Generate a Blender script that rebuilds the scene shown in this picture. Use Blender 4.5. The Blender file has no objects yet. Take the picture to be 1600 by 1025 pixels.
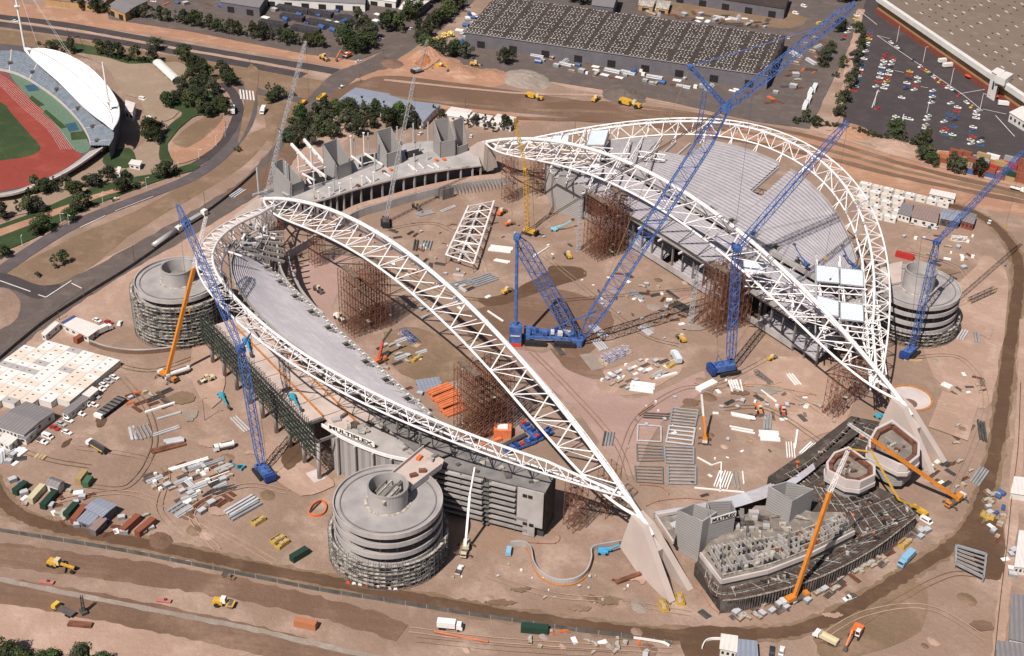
import bpy, math, random
from mathutils import Matrix, Vector
random.seed(7)
SC = bpy.context.scene; COL = SC.collection
R_ = math.radians; PI = math.pi
# ------------------------------------------------------------------ camera
CAM = (421.127, -322.933, 322.268)
CX = (0.5723269, 0.8195952, 0.0268485); CY = (-0.4418109, 0.2806117, 0.8520927); CZ = (0.6908293, -0.4995432, 0.5227018)
FPX = 2137.8
cd = bpy.data.cameras.new('camera'); cam = bpy.data.objects.new('camera', cd); COL.objects.link(cam)
m = Matrix(((CX[0], CY[0], CZ[0], CAM[0]), (CX[1], CY[1], CZ[1], CAM[1]), (CX[2], CY[2], CZ[2], CAM[2]), (0, 0, 0, 1)))
cam.matrix_world = m
cd.sensor_width = 36; cd.lens = 36 * FPX / 1600; cd.clip_start = 1; cd.clip_end = 9000
SC.camera = cam
# ------------------------------------------------------------------ sky and sun
SUN_EL = R_(53.4); az = R_(112)
sd = Vector((-math.cos(az) * math.cos(SUN_EL), -math.sin(az) * math.cos(SUN_EL), math.sin(SUN_EL)))
W = bpy.data.worlds.new('World'); SC.world = W; W.use_nodes = True
nt = W.node_tree; nt.nodes.clear()
sky = nt.nodes.new('ShaderNodeTexSky'); sky.sky_type = 'NISHITA'; sky.sun_disc = False
sky.sun_elevation = SUN_EL; sky.sun_rotation = math.atan2(sd.x, sd.y); sky.air_density = 1.0; sky.dust_density = 1.5
bg = nt.nodes.new('ShaderNodeBackground'); bg.inputs[1].default_value = 0.05
wo = nt.nodes.new('ShaderNodeOutputWorld'); nt.links.new(sky.outputs[0], bg.inputs[0]); nt.links.new(bg.outputs[0], wo.inputs[0])
sl = bpy.data.lights.new('sun', 'SUN'); sl.energy = 5.0; sl.angle = R_(0.5); sl.color = (1.0, 0.93, 0.85)
so = bpy.data.objects.new('sun', sl); COL.objects.link(so); so.rotation_euler = sd.to_track_quat('Z', 'Y').to_euler(); so.location = (0, -300, 500)
SC.view_settings.view_transform = 'Standard'; SC.view_settings.look = 'None'; SC.view_settings.exposure = 0.18; SC.view_settings.gamma = 1
# ------------------------------------------------------------------ photo-to-ground survey (turns a sighting into a place of known height)
def G(px, py, h=0.0):
    a = px - 800; b = 512.5 - py
    d = [CX[i] * a + CY[i] * b - CZ[i] * FPX for i in range(3)]
    t = (CAM[2] - h) / -d[2]
    return Vector((CAM[0] + d[0] * t, CAM[1] + d[1] * t, h))
def head(px, py, qx, qy, h=0.0):
    a = G(px, py, h); b = G(qx, qy, h); return math.atan2(b.y - a.y, b.x - a.x)
# ------------------------------------------------------------------ materials
MATS = {}
def pm(name, rgb, rough=0.8, var=0.12, scale=0.6, metal=0.0, rgb2=None, bump=0.0, spec=0.3, detail=4):
    if name in MATS: return MATS[name]
    mt = bpy.data.materials.new(name); mt.use_nodes = True; n = mt.node_tree; b = n.nodes['Principled BSDF']
    b.inputs['Roughness'].default_value = rough; b.inputs['Metallic'].default_value = metal
    b.inputs['Specular IOR Level'].default_value = spec
    tc = n.nodes.new('ShaderNodeTexCoord'); no = n.nodes.new('ShaderNodeTexNoise'); no.inputs['Scale'].default_value = scale; no.inputs['Detail'].default_value = detail
    n.links.new(tc.outputs['Object'], no.inputs['Vector'])
    cr = n.nodes.new('ShaderNodeValToRGB'); cr.color_ramp.elements[0].position = 0.3; cr.color_ramp.elements[1].position = 0.7
    lo = [max(0, c * (1 - var)) for c in rgb]; hi = list(rgb2) if rgb2 else [min(1, c * (1 + var)) for c in rgb]
    cr.color_ramp.elements[0].color = (*lo, 1); cr.color_ramp.elements[1].color = (*hi, 1)
    n.links.new(no.outputs['Fac'], cr.inputs[0]); n.links.new(cr.outputs[0], b.inputs['Base Color'])
    if bump:
        bp = n.nodes.new('ShaderNodeBump'); bp.inputs['Strength'].default_value = bump; n.links.new(no.outputs['Fac'], bp.inputs['Height']); n.links.new(bp.outputs[0], b.inputs['Normal'])
    MATS[name] = mt; return mt
def stripe_mat(name, c1, c2, period, axis=0, rough=0.6, metal=0.0, noise=0.25, duty=0.5, spec=0.3, soft=0.12):
    """corrugation or board lines that run across one object axis"""
    if name in MATS: return MATS[name]
    mt = pm(name, c1, rough, 0.1, 0.25, metal, spec=spec); n = mt.node_tree; b = n.nodes['Principled BSDF']
    tc = n.nodes['Texture Coordinate']; sp = n.nodes.new('ShaderNodeSeparateXYZ'); n.links.new(tc.outputs['Object'], sp.inputs[0])
    mu = n.nodes.new('ShaderNodeMath'); mu.operation = 'DIVIDE'; mu.inputs[1].default_value = period; n.links.new(sp.outputs[axis], mu.inputs[0])
    fr = n.nodes.new('ShaderNodeMath'); fr.operation = 'FRACT'; n.links.new(mu.outputs[0], fr.inputs[0])
    rp = n.nodes.new('ShaderNodeMapRange'); rp.inputs[1].default_value = duty - soft; rp.inputs[2].default_value = duty + soft; n.links.new(fr.outputs[0], rp.inputs[0])
    mx = n.nodes.new('ShaderNodeMix'); mx.data_type = 'RGBA'; n.links.new(rp.outputs[0], mx.inputs[0])
    old = b.inputs['Base Color'].links[0].from_socket
    n.links.new(old, mx.inputs[6]); mx.inputs[7].default_value = (*c2, 1); n.links.new(mx.outputs[2], b.inputs['Base Color'])
    return mt
def dirt_mat(name, base, dark, light, sc=0.02, rust=None, streak=None, rough=0.95):
    """earth: three noise scales, wheel streaks along one direction"""
    mt = bpy.data.materials.new(name); mt.use_nodes = True; n = mt.node_tree; b = n.nodes['Principled BSDF']
    b.inputs['Roughness'].default_value = rough; b.inputs['Specular IOR Level'].default_value = 0.15
    ge = n.nodes.new('ShaderNodeNewGeometry')
    def noise(s, d=6, r=0.6, stretch=None, dist=0.0):
        no = n.nodes.new('ShaderNodeTexNoise'); no.inputs['Scale'].default_value = s; no.inputs['Detail'].default_value = d; no.inputs['Roughness'].default_value = r; no.inputs['Distortion'].default_value = dist
        if stretch:
            mp = n.nodes.new('ShaderNodeMapping'); mp.vector_type = 'TEXTURE'; mp.inputs['Rotation'].default_value = (0, 0, stretch[0]); mp.inputs['Scale'].default_value = (1 / stretch[1], 1, 1)
            n.links.new(ge.outputs['Position'], mp.inputs[0]); n.links.new(mp.outputs[0], no.inputs['Vector'])
        else: n.links.new(ge.outputs['Position'], no.inputs['Vector'])
        return no.outputs['Fac']
    def ramp(s, a, z):
        r = n.nodes.new('ShaderNodeMapRange'); r.inputs[1].default_value = a; r.inputs[2].default_value = z; n.links.new(s, r.inputs[0]); return r.outputs[0]
    def mix(f, a, c, k=None):
        x = n.nodes.new('ShaderNodeMix'); x.data_type = 'RGBA'
        if k is not None:
            q = n.nodes.new('ShaderNodeMath'); q.operation = 'MULTIPLY'; q.inputs[1].default_value = k; n.links.new(f, q.inputs[0]); f = q.outputs[0]
        n.links.new(f, x.inputs[0])
        if isinstance(a, tuple): x.inputs[6].default_value = (*a, 1)
        else: n.links.new(a, x.inputs[6])
        if isinstance(c, tuple): x.inputs[7].default_value = (*c, 1)
        else: n.links.new(c, x.inputs[7])
        return x.outputs[2]
    c = mix(ramp(noise(sc), 0.35, 0.62), base, dark, 0.8)
    c = mix(ramp(noise(sc * 2.3 + .003, dist=0.25), 0.5, 0.68), c, light, 0.7)
    if rust: c = mix(ramp(noise(sc * 1.4 + .011, dist=0.2), 0.58, 0.72), c, rust, 0.6)
    c = mix(ramp(noise(0.16, 6, .7), 0.42, 0.66), c, dark, 0.35)
    c = mix(ramp(noise(0.55, 6, .75), 0.42, 0.7), c, dark, 0.45)
    c = mix(ramp(noise(1.7, 4, .8), 0.52, 0.72), c, light, 0.4)
    if streak is not None:
        c = mix(ramp(noise(0.5, 4, stretch=(streak, 0.03)), 0.45, 0.7), c, dark, 0.55)
    n.links.new(c, b.inputs['Base Color'])
    bp = n.nodes.new('ShaderNodeBump'); bp.inputs['Strength'].default_value = 0.5; bp.inputs['Distance'].default_value = 0.6; n.links.new(noise(0.5, 6), bp.inputs['Height']); n.links.new(bp.outputs[0], b.inputs['Normal'])
    MATS[name] = mt; return mt
# ------------------------------------------------------------------ mesh builder
class MB:
    def __init__(s): s.v = []; s.f = []
    def add(s, vs, fs):
        k = len(s.v); s.v.extend([tuple(p) for p in vs]); s.f.extend([tuple(i + k for i in f) for f in fs]); return s
    def box(s, c, d, rz=0.0, taper=1.0):
        x, y, z = d[0] / 2, d[1] / 2, d[2] / 2; co, si = math.cos(rz), math.sin(rz); vs = []
        for dz, t in ((-z, 1), (z, taper)):
            for dx, dy in ((-x, -y), (x, -y), (x, y), (-x, y)):
                a, b = dx * t, dy * t; vs.append((c[0] + a * co - b * si, c[1] + a * si + b * co, c[2] + dz))
        return s.add(vs, [(3, 2, 1, 0), (4, 5, 6, 7), (0, 1, 5, 4), (1, 2, 6, 5), (2, 3, 7, 6), (3, 0, 4, 7)])
    def tube(s, p, q, r, n=5, r2=None, cap=True):
        p = Vector(p); q = Vector(q); d = q - p
        if d.length < 1e-6: return s
        d.normalize(); a = d.orthogonal().normalized() if abs(d.z) > .999 else Vector((0, 0, 1)).cross(d).normalized(); b = d.cross(a); r2 = r if r2 is None else r2
        vs = [p + (a * math.cos(t) + b * math.sin(t)) * r for t in [2 * PI * (i + .5) / n for i in range(n)]] + [q + (a * math.cos(t) + b * math.sin(t)) * r2 for t in [2 * PI * (i + .5) / n for i in range(n)]]
        fs = [(i, (i + 1) % n, n + (i + 1) % n, n + i) for i in range(n)]
        if cap: fs += [tuple(range(n))[::-1], tuple(range(n, 2 * n))]
        return s.add(vs, fs)
    def beam(s, p, q, w, h):
        """rectangular bar from p to q, w across and h high"""
        p = Vector(p); q = Vector(q); d = (q - p).normalized(); a = Vector((0, 0, 1)).cross(d)
        a = Vector((1, 0, 0)) if a.length < 1e-4 else a.normalized(); b = d.cross(a)
        vs = [e + a * x * w / 2 + b * y * h / 2 for e in (p, q) for x, y in ((-1, -1), (1, -1), (1, 1), (-1, 1))]
        return s.add(vs, [(3, 2, 1, 0), (4, 5, 6, 7), (0, 1, 5, 4), (1, 2, 6, 5), (2, 3, 7, 6), (3, 0, 4, 7)])
    def path(s, pts, r, n=5):
        pts = [Vector(p) for p in pts]
        if r < .3:
            for a, b in zip(pts, pts[1:]): s.tube(a, b, r, n, cap=False)
            return s
        vs = []; m_ = len(pts)
        for i, p in enumerate(pts):
            d = (pts[min(m_ - 1, i + 1)] - pts[max(0, i - 1)]).normalized(); a = Vector((0, 0, 1)).cross(d).normalized(); b = d.cross(a)
            vs += [p + (a * math.cos(t) + b * math.sin(t)) * r for t in [2 * PI * k / n for k in range(n)]]
        fs = [(i * n + k, i * n + (k + 1) % n, (i + 1) * n + (k + 1) % n, (i + 1) * n + k) for i in range(m_ - 1) for k in range(n)]
        fs += [tuple(range(n))[::-1], tuple(range((m_ - 1) * n, m_ * n))]
        return s.add(vs, fs)
    def prism(s, pts, z0, z1):
        n = len(pts); ar = sum(pts[i][0] * pts[(i + 1) % n][1] - pts[(i + 1) % n][0] * pts[i][1] for i in range(n))
        if ar < 0: pts = pts[::-1]
        z1f = z1 if isinstance(z1, (list, tuple)) else [z1] * n
        if ar < 0 and isinstance(z1, (list, tuple)): z1f = list(z1)[::-1]
        vs = [(p[0], p[1], z0) for p in pts] + [(p[0], p[1], z) for p, z in zip(pts, z1f)]
        return s.add(vs, [tuple(range(n))[::-1], tuple(range(n, 2 * n))] + [(i, (i + 1) % n, n + (i + 1) % n, n + i) for i in range(n)])
    def quad(s, a, b, c, d): return s.add([a, b, c, d], [(0, 1, 2, 3)])
    def ring(s, c, r0, r1, z0, z1, n=48, a0=0.0, a1=2 * PI, tilt=(0, 0)):
        full = abs(a1 - a0 - 2 * PI) < 1e-6; m_ = n if full else n + 1; vs = []
        for i in range(m_):
            t = a0 + (a1 - a0) * i / n
            for r in (r0, r1):
                x = r * math.cos(t); y = r * math.sin(t); dz = tilt[0] * x + tilt[1] * y
                vs += [(c[0] + x, c[1] + y, z0 + dz), (c[0] + x, c[1] + y, z1 + dz)]
        fs = []
        for i in range(n):
            k = 4 * i; j = 4 * ((i + 1) % m_)
            fs += [(k + 1, k + 3, j + 3, j + 1), (k + 2, k, j, j + 2), (k + 3, k + 2, j + 2, j + 3), (k, k + 1, j + 1, j)]
        if not full: fs += [(0, 2, 3, 1), (4 * n + 1, 4 * n + 3, 4 * n + 2, 4 * n)]
        return s.add(vs, fs)
    def lattice(s, p, q, w0, w1, n, rc=.16, rb=.07, wm=None, side=None, faces=4):
        """square lattice boom: four chords and zig-zag lacing"""
        p = Vector(p); q = Vector(q); d = (q - p).normalized()
        a = Vector(side).normalized() if side is not None else Vector((0, 0, 1)).cross(d)
        a = (a - d * a.dot(d)); a = Vector((1, 0, 0)) if a.length < 1e-3 else a.normalized(); b = d.cross(a)
        rows = []
        for i in range(n + 1):
            t = i / n
            if wm: w = w0 + (wm - w0) * min(1, t / .12) if t < .5 else w1 + (wm - w1) * min(1, (1 - t) / .12)
            else: w = w0 + (w1 - w0) * t
            c = p.lerp(q, t); rows.append([c + a * x * w / 2 + b * y * w / 2 for x, y in ((-1, -1), (1, -1), (1, 1), (-1, 1))])
        for k in range(4):
            for i in range(n): s.tube(rows[i][k], rows[i + 1][k], rc, 4, cap=False)
        for i in range(n):
            for k in range(4):
                l = (k + 1) % 4
                if (i + k) % 2: s.tube(rows[i][k], rows[i + 1][l], rb, 3, cap=False)
                else: s.tube(rows[i][l], rows[i + 1][k], rb, 3, cap=False)
                s.tube(rows[i][k], rows[i][l], rb, 3, cap=False)
        return s
    def build(s, name, mat, parent=None, world=False, smooth=False):
        me = bpy.data.meshes.new(name); vs = s.v
        if world and parent is not None:
            o = Vector((0, 0, 0)); p = parent
            while p is not None: o += Vector(p.location); p = p.parent
            vs = [(v[0] - o.x, v[1] - o.y, v[2] - o.z) for v in vs]
        me.from_pydata(vs, [], s.f); me.materials.append(mat)
        if smooth: me.shade_smooth()
        ob = bpy.data.objects.new(name, me); COL.objects.link(ob)
        if parent is not None: ob.parent = parent
        return ob
def tag(o, label=None, cat=None, group=None, kind=None):
    if label: o['label'] = label
    if cat: o['category'] = cat
    if group: o['group'] = group
    if kind: o['kind'] = kind
    return o
def thing(name, label, cat, loc=(0, 0, 0), rz=0.0, group=None):
    o = bpy.data.objects.new(name, None); COL.objects.link(o); o.location = loc; o.rotation_euler = (0, 0, rz); o.empty_display_size = 0.5
    return tag(o, label, cat, group)
def struct(name, mb, mat, label=None):
    return tag(mb.build(name, mat), label, None, None, 'structure')
def dup(root, loc=None, rz=None, label=None, group=None, scale=None, cat=None):
    def cp(o, par):
        c = o.copy(); COL.objects.link(c); c.parent = par
        for ch in KIDS(o): cp(ch, c)
        return c
    r = cp(root, root.parent)
    if loc is not None: r.location = loc
    if rz is not None: r.rotation_euler = (0, 0, rz)
    if scale is not None: r.scale = scale if isinstance(scale, tuple) else (scale,) * 3
    if label: r['label'] = label
    if group: r['group'] = group
    if cat: r['category'] = cat
    return r
KCACHE = {}
def KIDS(o):
    if o.name not in KCACHE: KCACHE[o.name] = list(o.children)
    return KCACHE[o.name]
class Proto:
    """first placement uses the prototype itself, later ones are copies"""
    def __init__(s, root): s.r = root; s.used = False
    def put(s, loc, rz, label, group=None, scale=None, cat=None):
        if not s.used:
            s.used = True; r = s.r; KIDS(r); s.src = r
            r.location = loc; r.rotation_euler = (0, 0, rz); r['label'] = label
            if group: r['group'] = group
            if cat: r['category'] = cat
            if scale is not None: r.scale = scale if isinstance(scale, tuple) else (scale,) * 3
            return r
        r = dup(s.r, loc, rz, label, group, None, cat); r.scale = (1, 1, 1) if scale is None else (scale if isinstance(scale, tuple) else (scale,) * 3)
        if not group and 'group' in r: del r['group']
        return r
ORD = ['first', 'second', 'third', 'fourth', 'fifth', 'sixth', 'seventh', 'eighth', 'ninth', 'tenth', 'eleventh', 'twelfth', 'thirteenth', 'fourteenth', 'fifteenth', 'sixteenth', 'seventeenth', 'eighteenth', 'nineteenth', 'twentieth', 'twenty-first', 'twenty-second', 'twenty-third', 'twenty-fourth', 'twenty-fifth', 'twenty-sixth', 'twenty-seventh', 'twenty-eighth']
def smooth_line(pts, k=6):
    """Catmull-Rom through points (any dimension)"""
    out = []; n = len(pts)
    for i in range(n - 1):
        p0, p1, p2, p3 = pts[max(i - 1, 0)], pts[i], pts[i + 1], pts[min(i + 2, n - 1)]
        for j in range(k):
            t = j / k
            out.append(tuple(0.5 * (2 * b + (c - a) * t + (2 * a - 5 * b + 4 * c - d) * t * t + (3 * b - a - 3 * c + d) * t ** 3) for a, b, c, d in zip(p0, p1, p2, p3)))
    out.append(tuple(pts[-1])); return out
def strip(pts2, w, z, jag=0.0, w2=None):
    """ground ribbon along a world polyline"""
    mb = MB(); n = len(pts2); vs = []
    for i, p in enumerate(pts2):
        a = Vector(pts2[max(0, i - 1)][:2]); b = Vector(pts2[min(n - 1, i + 1)][:2]); d = (b - a).normalized(); nn = Vector((-d.y, d.x))
        ww = w if w2 is None else w + (w2 - w) * i / (n - 1)
        l = ww / 2 + random.uniform(-jag, jag); r = ww / 2 + random.uniform(-jag, jag)
        vs += [(p[0] + nn.x * l, p[1] + nn.y * l, z), (p[0] - nn.x * r, p[1] - nn.y * r, z)]
    return mb.add(vs, [(2 * i, 2 * i + 1, 2 * i + 3, 2 * i + 2) for i in range(n - 1)])
def gl(px, k=6, h=0): return [(p.x, p.y) for p in [G(x, y, h) for x, y in smooth_line(px, k)]]
def patch(px, z, k=5, jag=0.0):
    pts = [G(x, y) for x, y in smooth_line(list(px) + [px[0]], k)][:-1] if k > 1 else [G(x, y) for x, y in px]
    vs = [(p.x + random.uniform(-jag, jag), p.y + random.uniform(-jag, jag), z) for p in pts]
    n = len(vs); ar = sum(vs[i][0] * vs[(i + 1) % n][1] - vs[(i + 1) % n][0] * vs[i][1] for i in range(n))
    if ar < 0: vs = vs[::-1]
    return MB().add(vs, [tuple(range(n))])
# ------------------------------------------------------------------ ground, roads, fields
M_dirt = dirt_mat('site_earth', (.330, .228, .176), (.21, .14, .105), (.47, .345, .28), 0.017, rust=(.29, .18, .12))
M_pale = dirt_mat('pale_earth', (.42, .285, .225), (.31, .205, .155), (.52, .38, .31), 0.03)
M_pink = dirt_mat('pink_hardstand', (.38, .255, .22), (.31, .205, .175), (.43, .30, .26), 0.02)
M_wet = dirt_mat('damp_track', (.125, .072, .045), (.09, .052, .033), (.18, .115, .077), 0.03, streak=head(1, 880, 400, 930))
M_brn = dirt_mat('rolled_earth', (.205, .125, .087), (.135, .08, .055), (.31, .21, .155), 0.012, streak=head(1, 880, 400, 930))
M_orange = dirt_mat('orange_earth', (.42, .235, .155), (.30, .165, .108), (.52, .34, .24), 0.03, streak=R_(50))
M_olive = dirt_mat('scrub_earth', (.235, .155, .105), (.155, .105, .065), (.33, .22, .16), 0.03)
M_asph = dirt_mat('asphalt', (.072, .058, .060), (.056, .046, .048), (.098, .082, .082), 0.04, streak=R_(40), rough=.85)
M_asph2 = dirt_mat('worn_asphalt', (.135, .105, .095), (.10, .08, .073), (.19, .15, .135), 0.05, streak=R_(60), rough=.85)
M_road = dirt_mat('road_asphalt', (.115, .095, .098), (.09, .075, .078), (.15, .125, .125), 0.05, rough=.85)
M_gravel = dirt_mat('gravel', (.32, .265, .225), (.23, .185, .155), (.42, .36, .31), 0.05)
M_grass = dirt_mat('turf', (.045, .070, .030), (.030, .048, .020), (.08, .10, .045), 0.03)
M_track = dirt_mat('red_track', (.27, .055, .042), (.22, .045, .035), (.33, .08, .06), 0.03)
M_pav = dirt_mat('paving', (.30, .225, .165), (.26, .19, .14), (.36, .27, .20), 0.03)
M_conc = pm('concrete', (.34, .315, .305), .85, .16, .12, rgb2=(.43, .40, .39), bump=.1)
M_conc_d = pm('dark_concrete', (.185, .172, .168), .9, .25, .2)
M_conc_p = pm('pale_concrete', (.50, .44, .42), .85, .1, .15)
M_line = pm('road_paint', (.62, .58, .55), .7, .1, .5)

g = MB(); N = 24
for i in range(N + 1):
    for j in range(N + 1): g.v.append((-4000 + i * 8000 / N, -4000 + j * 8000 / N, 0))
for i in range(N):
    for j in range(N): a = i * (N + 1) + j; g.f.append((a, a + N + 1, a + N + 2, a + 1))
struct('ground', g, M_dirt)
ZC = [0]
def zz(z):
    ZC[0] += 1; return z + ZC[0] * .0025
def P(name, px, z, mat, k=5, jag=0.0): return struct(name, patch(px, zz(z), k, jag), mat)
def S(name, px, w, z, mat, jag=0.0, k=8, w2=None): return struct(name, strip(gl(px, k), w, zz(z), jag, w2), mat)
# broad earth tones
P('earth_verge', [(-60, 560), (60, 470), (200, 385), (330, 325), (440, 235), (530, 130), (640, 105), (560, 200), (470, 270), (330, 380), (200, 470), (60, 580), (-80, 680)], .03, M_pale, 4, .8)
P('earth_field', [(0, 432), (110, 372), (235, 318), (330, 262), (380, 215), (430, 200), (380, 260), (290, 315), (200, 370), (130, 425), (90, 443), (40, 445)], .06, M_olive, 4, .6)
P('earth_field', [(-60, 90), (-60, 45), (100, 58), (240, 82), (400, 108), (540, 135), (520, 160), (430, 235), (400, 160), (300, 120), (180, 95), (60, 90)], .03, M_olive, 3, .6)
P('railway_land', [(560, 120), (700, 160), (900, 190), (1180, 195), (1450, 250), (1640, 300), (1640, 340), (1500, 320), (1350, 285), (1150, 215), (900, 190), (720, 195), (560, 165)], .03, M_orange, 3, .8)
P('railway_land', [(600, 95), (760, 100), (900, 140), (1200, 190), (1260, 205), (1440, 240), (1640, 285), (1640, 262), (1440, 228), (1260, 190), (1080, 150), (960, 132), (800, 100), (700, 88)], .06, M_pale, 3, .5)
P('earth_works', [(560, 110), (640, 85), (700, 92), (760, 112), (800, 128), (740, 140), (640, 140), (570, 132)], .09, M_orange, 4, .6)
P('earth_works', [(600, 150), (560, 135), (600, 118), (700, 128), (860, 150), (1000, 170), (1160, 190), (1120, 205), (900, 185), (720, 168)], .09, M_brn, 4, .5)
for k, (y0, y1, w) in enumerate([(148, 300, 5), (162, 305, 4), (176, 312, 5), (137, 290, 3)]):
    S('wheel_track', [(600, y0 - 12), (800, y0 + 8), (1000, y0 + 18), (1250, y0 + 62), (1420, (y0 + y1) / 2 + 35), (1640, y1 + 12)], w, .12 + .03 * k, (M_brn, M_olive, M_brn, M_pale)[k], .5)
# upper left: highway, orange strip
S('earth_embankment', [(-60, 2), (60, 20), (200, 38), (330, 58), (460, 80), (560, 98)], 26, .06, M_orange, .6)
S('highway', [(-60, 20), (0, 27), (100, 39), (200, 57), (300, 75), (400, 92), (480, 104), (525, 112)], 10, .10, M_asph, .1)
S('highway', [(-60, 31), (0, 38), (100, 52), (200, 68), (300, 86), (400, 104), (475, 118)], 9, .10, M_asph, .1)
S('gravel_median', [(-60, 25), (0, 32), (100, 45), (200, 62), (300, 80), (400, 97), (475, 111)], 4, .13, M_pale, .4)
# diagonal haul route up the left and the loop road round the athletics ground
S('haul_road', [(-80, 640), (0, 545), (60, 495), (150, 435), (250, 378), (340, 325), (400, 285), (450, 230), (495, 165), (540, 118), (600, 100)], 17, .09, M_asph2, .8)
S('haul_road', [(360, 308), (430, 262), (480, 205), (530, 150), (575, 128)], 12, .12, M_brn, 1.2)
S('cross_road', [(545, 118), (600, 92), (640, 65), (680, 38), (715, 8), (745, -20)], 16, .15, M_asph2, .4)
S('loop_road', [(-60, 460), (0, 424), (50, 390), (110, 354), (170, 328), (240, 302), (300, 277), (345, 245), (375, 210), (390, 178), (390, 150), (375, 128)], 8, .16, M_road, .1)
S('loop_road', [(290, 266), (320, 248), (350, 220), (368, 190), (372, 165), (362, 143), (345, 130)], 6, .18, M_asph, .1)
S('side_road', [(375, 128), (400, 142), (440, 150), (480, 160)], 8, .17, M_asph2, .3)
P('road_junction', [(-60, 460), (0, 428), (25, 438), (60, 447), (95, 443), (125, 428), (150, 437), (100, 475), (60, 505), (25, 545), (-20, 600), (-60, 620)], .19, M_asph2, 4, .2)
P('side_road', [(-60, 420), (10, 428), (60, 446), (95, 446), (60, 468), (10, 450), (-60, 448)], .22, M_asph, 4, .1)
P('earth_island', [(-60, 450), (5, 450), (28, 465), (32, 485), (20, 505), (-10, 520), (-60, 540)], .25, M_dirt, 4, .2)
P('pavement_island', [(392, 100), (404, 112), (400, 150), (390, 190), (372, 225), (378, 190), (384, 150), (380, 120)], .25, M_olive, 4)
for a, b, w in (((0, 440), (48, 457), .6), ((72, 466), (112, 440), .6), ((60, 462), (72, 466), .6), ((112, 444), (128, 452), .6), ((125, 357), (165, 338), .4), ((180, 331), (240, 308), .4)):
    struct('road_marking', strip([tuple(G(*a)[:2]), tuple(G(*b)[:2])], w, zz(.50)), M_line)
for i in range(5):
    struct('zebra_marking', strip([tuple(G(375 + i * 5, 141 + i * .6)[:2]), tuple(G(377 + i * 5, 156 + i * .6)[:2])], 1.0, zz(.50)), M_line)
# perimeter track and the two rolled roads at the bottom
S('track_margin', [(-60, 690), (-25, 735), (5, 782), (35, 806), (80, 822), (150, 836), (250, 855), (330, 872), (400, 888), (500, 906), (600, 926), (700, 945), (800, 962), (900, 976), (1000, 989), (1100, 993), (1200, 990), (1270, 978), (1340, 945), (1400, 908), (1430, 888), (1490, 850), (1520, 815), (1540, 770), (1556, 700), (1568, 620), (1578, 540), (1588, 470), (1592, 420), (1578, 380), (1550, 350), (1515, 330), (1470, 318), (1400, 300)], 8, .05, M_olive, .9, 10)
S('damp_perimeter_track', [(-60, 690), (-25, 735), (5, 782), (35, 806), (80, 822), (150, 836), (250, 855), (330, 872), (400, 888), (500, 906), (600, 926), (700, 945), (800, 962), (900, 976), (1000, 989), (1100, 993), (1200, 990), (1270, 978), (1340, 945), (1400, 908), (1430, 888), (1490, 850), (1520, 815), (1540, 770), (1556, 700), (1568, 620), (1578, 540), (1588, 470), (1592, 420), (1578, 380), (1550, 350), (1515, 330), (1470, 318), (1400, 300)], 5.2, .09, M_wet, .45, 10)
P('damp_patch', [(1060, 985), (1110, 978), (1180, 990), (1160, 1040), (1080, 1040)], .12, M_wet, 4, .5)
S('rolled_road', [(-60, 858), (0, 866), (100, 879), (200, 892), (300, 908), (400, 926), (480, 944), (560, 966), (628, 990)], 12, .06, M_brn, .8, 8, 9)
S('rolled_road', [(-60, 914), (0, 922), (100, 938), (200, 957), (300, 978), (400, 1000), (480, 1022), (560, 1050)], 12, .06, M_brn, .5)
S('gravel_shoulder', [(-60, 899), (0, 906), (130, 932), (260, 958), (400, 985), (480, 1004), (600, 1030)], 2.2, .12, M_gravel, .3)
P('pale_earth', [(-20, 930), (150, 955), (320, 985), (400, 1010), (350, 1030), (150, 1030), (-20, 990)], .03, M_pale, 4, 1.0)
# pitch
P('hardstand', [(800, 545), (850, 552), (872, 546), (905, 572), (945, 598), (975, 622), (1000, 622), (1060, 598), (1100, 580), (1095, 615), (1040, 655), (1010, 700), (990, 745), (960, 720), (900, 640), (840, 590)], .05, M_pink, 3, .4)
P('damp_patch', [(740, 468), (790, 458), (850, 428), (862, 416), (905, 418), (915, 432), (870, 446), (830, 462), (770, 480)], .06, M_wet, 4, .6)
P('scraped_earth', [(700, 490), (800, 470), (860, 452), (930, 470), (960, 510), (900, 560), (850, 520), (760, 540)], .03, M_brn, 4, .8)
P('scraped_earth', [(455, 425), (500, 400), (550, 400), (540, 440), (520, 480), (540, 540), (600, 600), (660, 640), (640, 655), (560, 580), (490, 500)], .03, M_pink, 4, .5)
P('scraped_earth', [(930, 585), (1010, 560), (1060, 565), (1060, 585), (1000, 615), (960, 618), (935, 605)], .08, M_pale, 4, .4)
P('damp_patch', [(860, 545), (925, 560), (945, 590), (915, 590), (880, 572)], .08, M_brn, 3, .4)
P('trench_floor', [(905, 555), (925, 552), (945, 575), (925, 580)], .11, M_gravel, 1)
P('earth_patch', [(600, 520), (650, 512), (720, 545), (730, 580), (690, 600), (640, 590), (600, 560)], .03, M_olive, 4, .6)
P('earth_patch', [(1180, 560), (1260, 560), (1330, 600), (1320, 660), (1240, 690), (1190, 650)], .03, M_pale, 4, .8)
P('earth_patch', [(1280, 960), (1330, 940), (1420, 905), (1450, 940), (1420, 1000), (1300, 1030), (1270, 1000)], .03, M_olive, 4, .8)
P('earth_patch', [(1420, 470), (1500, 440), (1540, 400), (1575, 440), (1560, 560), (1540, 640), (1460, 590)], .03, M_pale, 4, .8)
P('puddle_ground', [(1500, 850), (1530, 820), (1565, 815), (1570, 870), (1562, 905), (1535, 900), (1520, 870)], .12, M_wet, 4, .4)
P('oil_stain', [(150, 655), (165, 652), (163, 665), (152, 668)], .05, M_wet, 4, .3)
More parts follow.
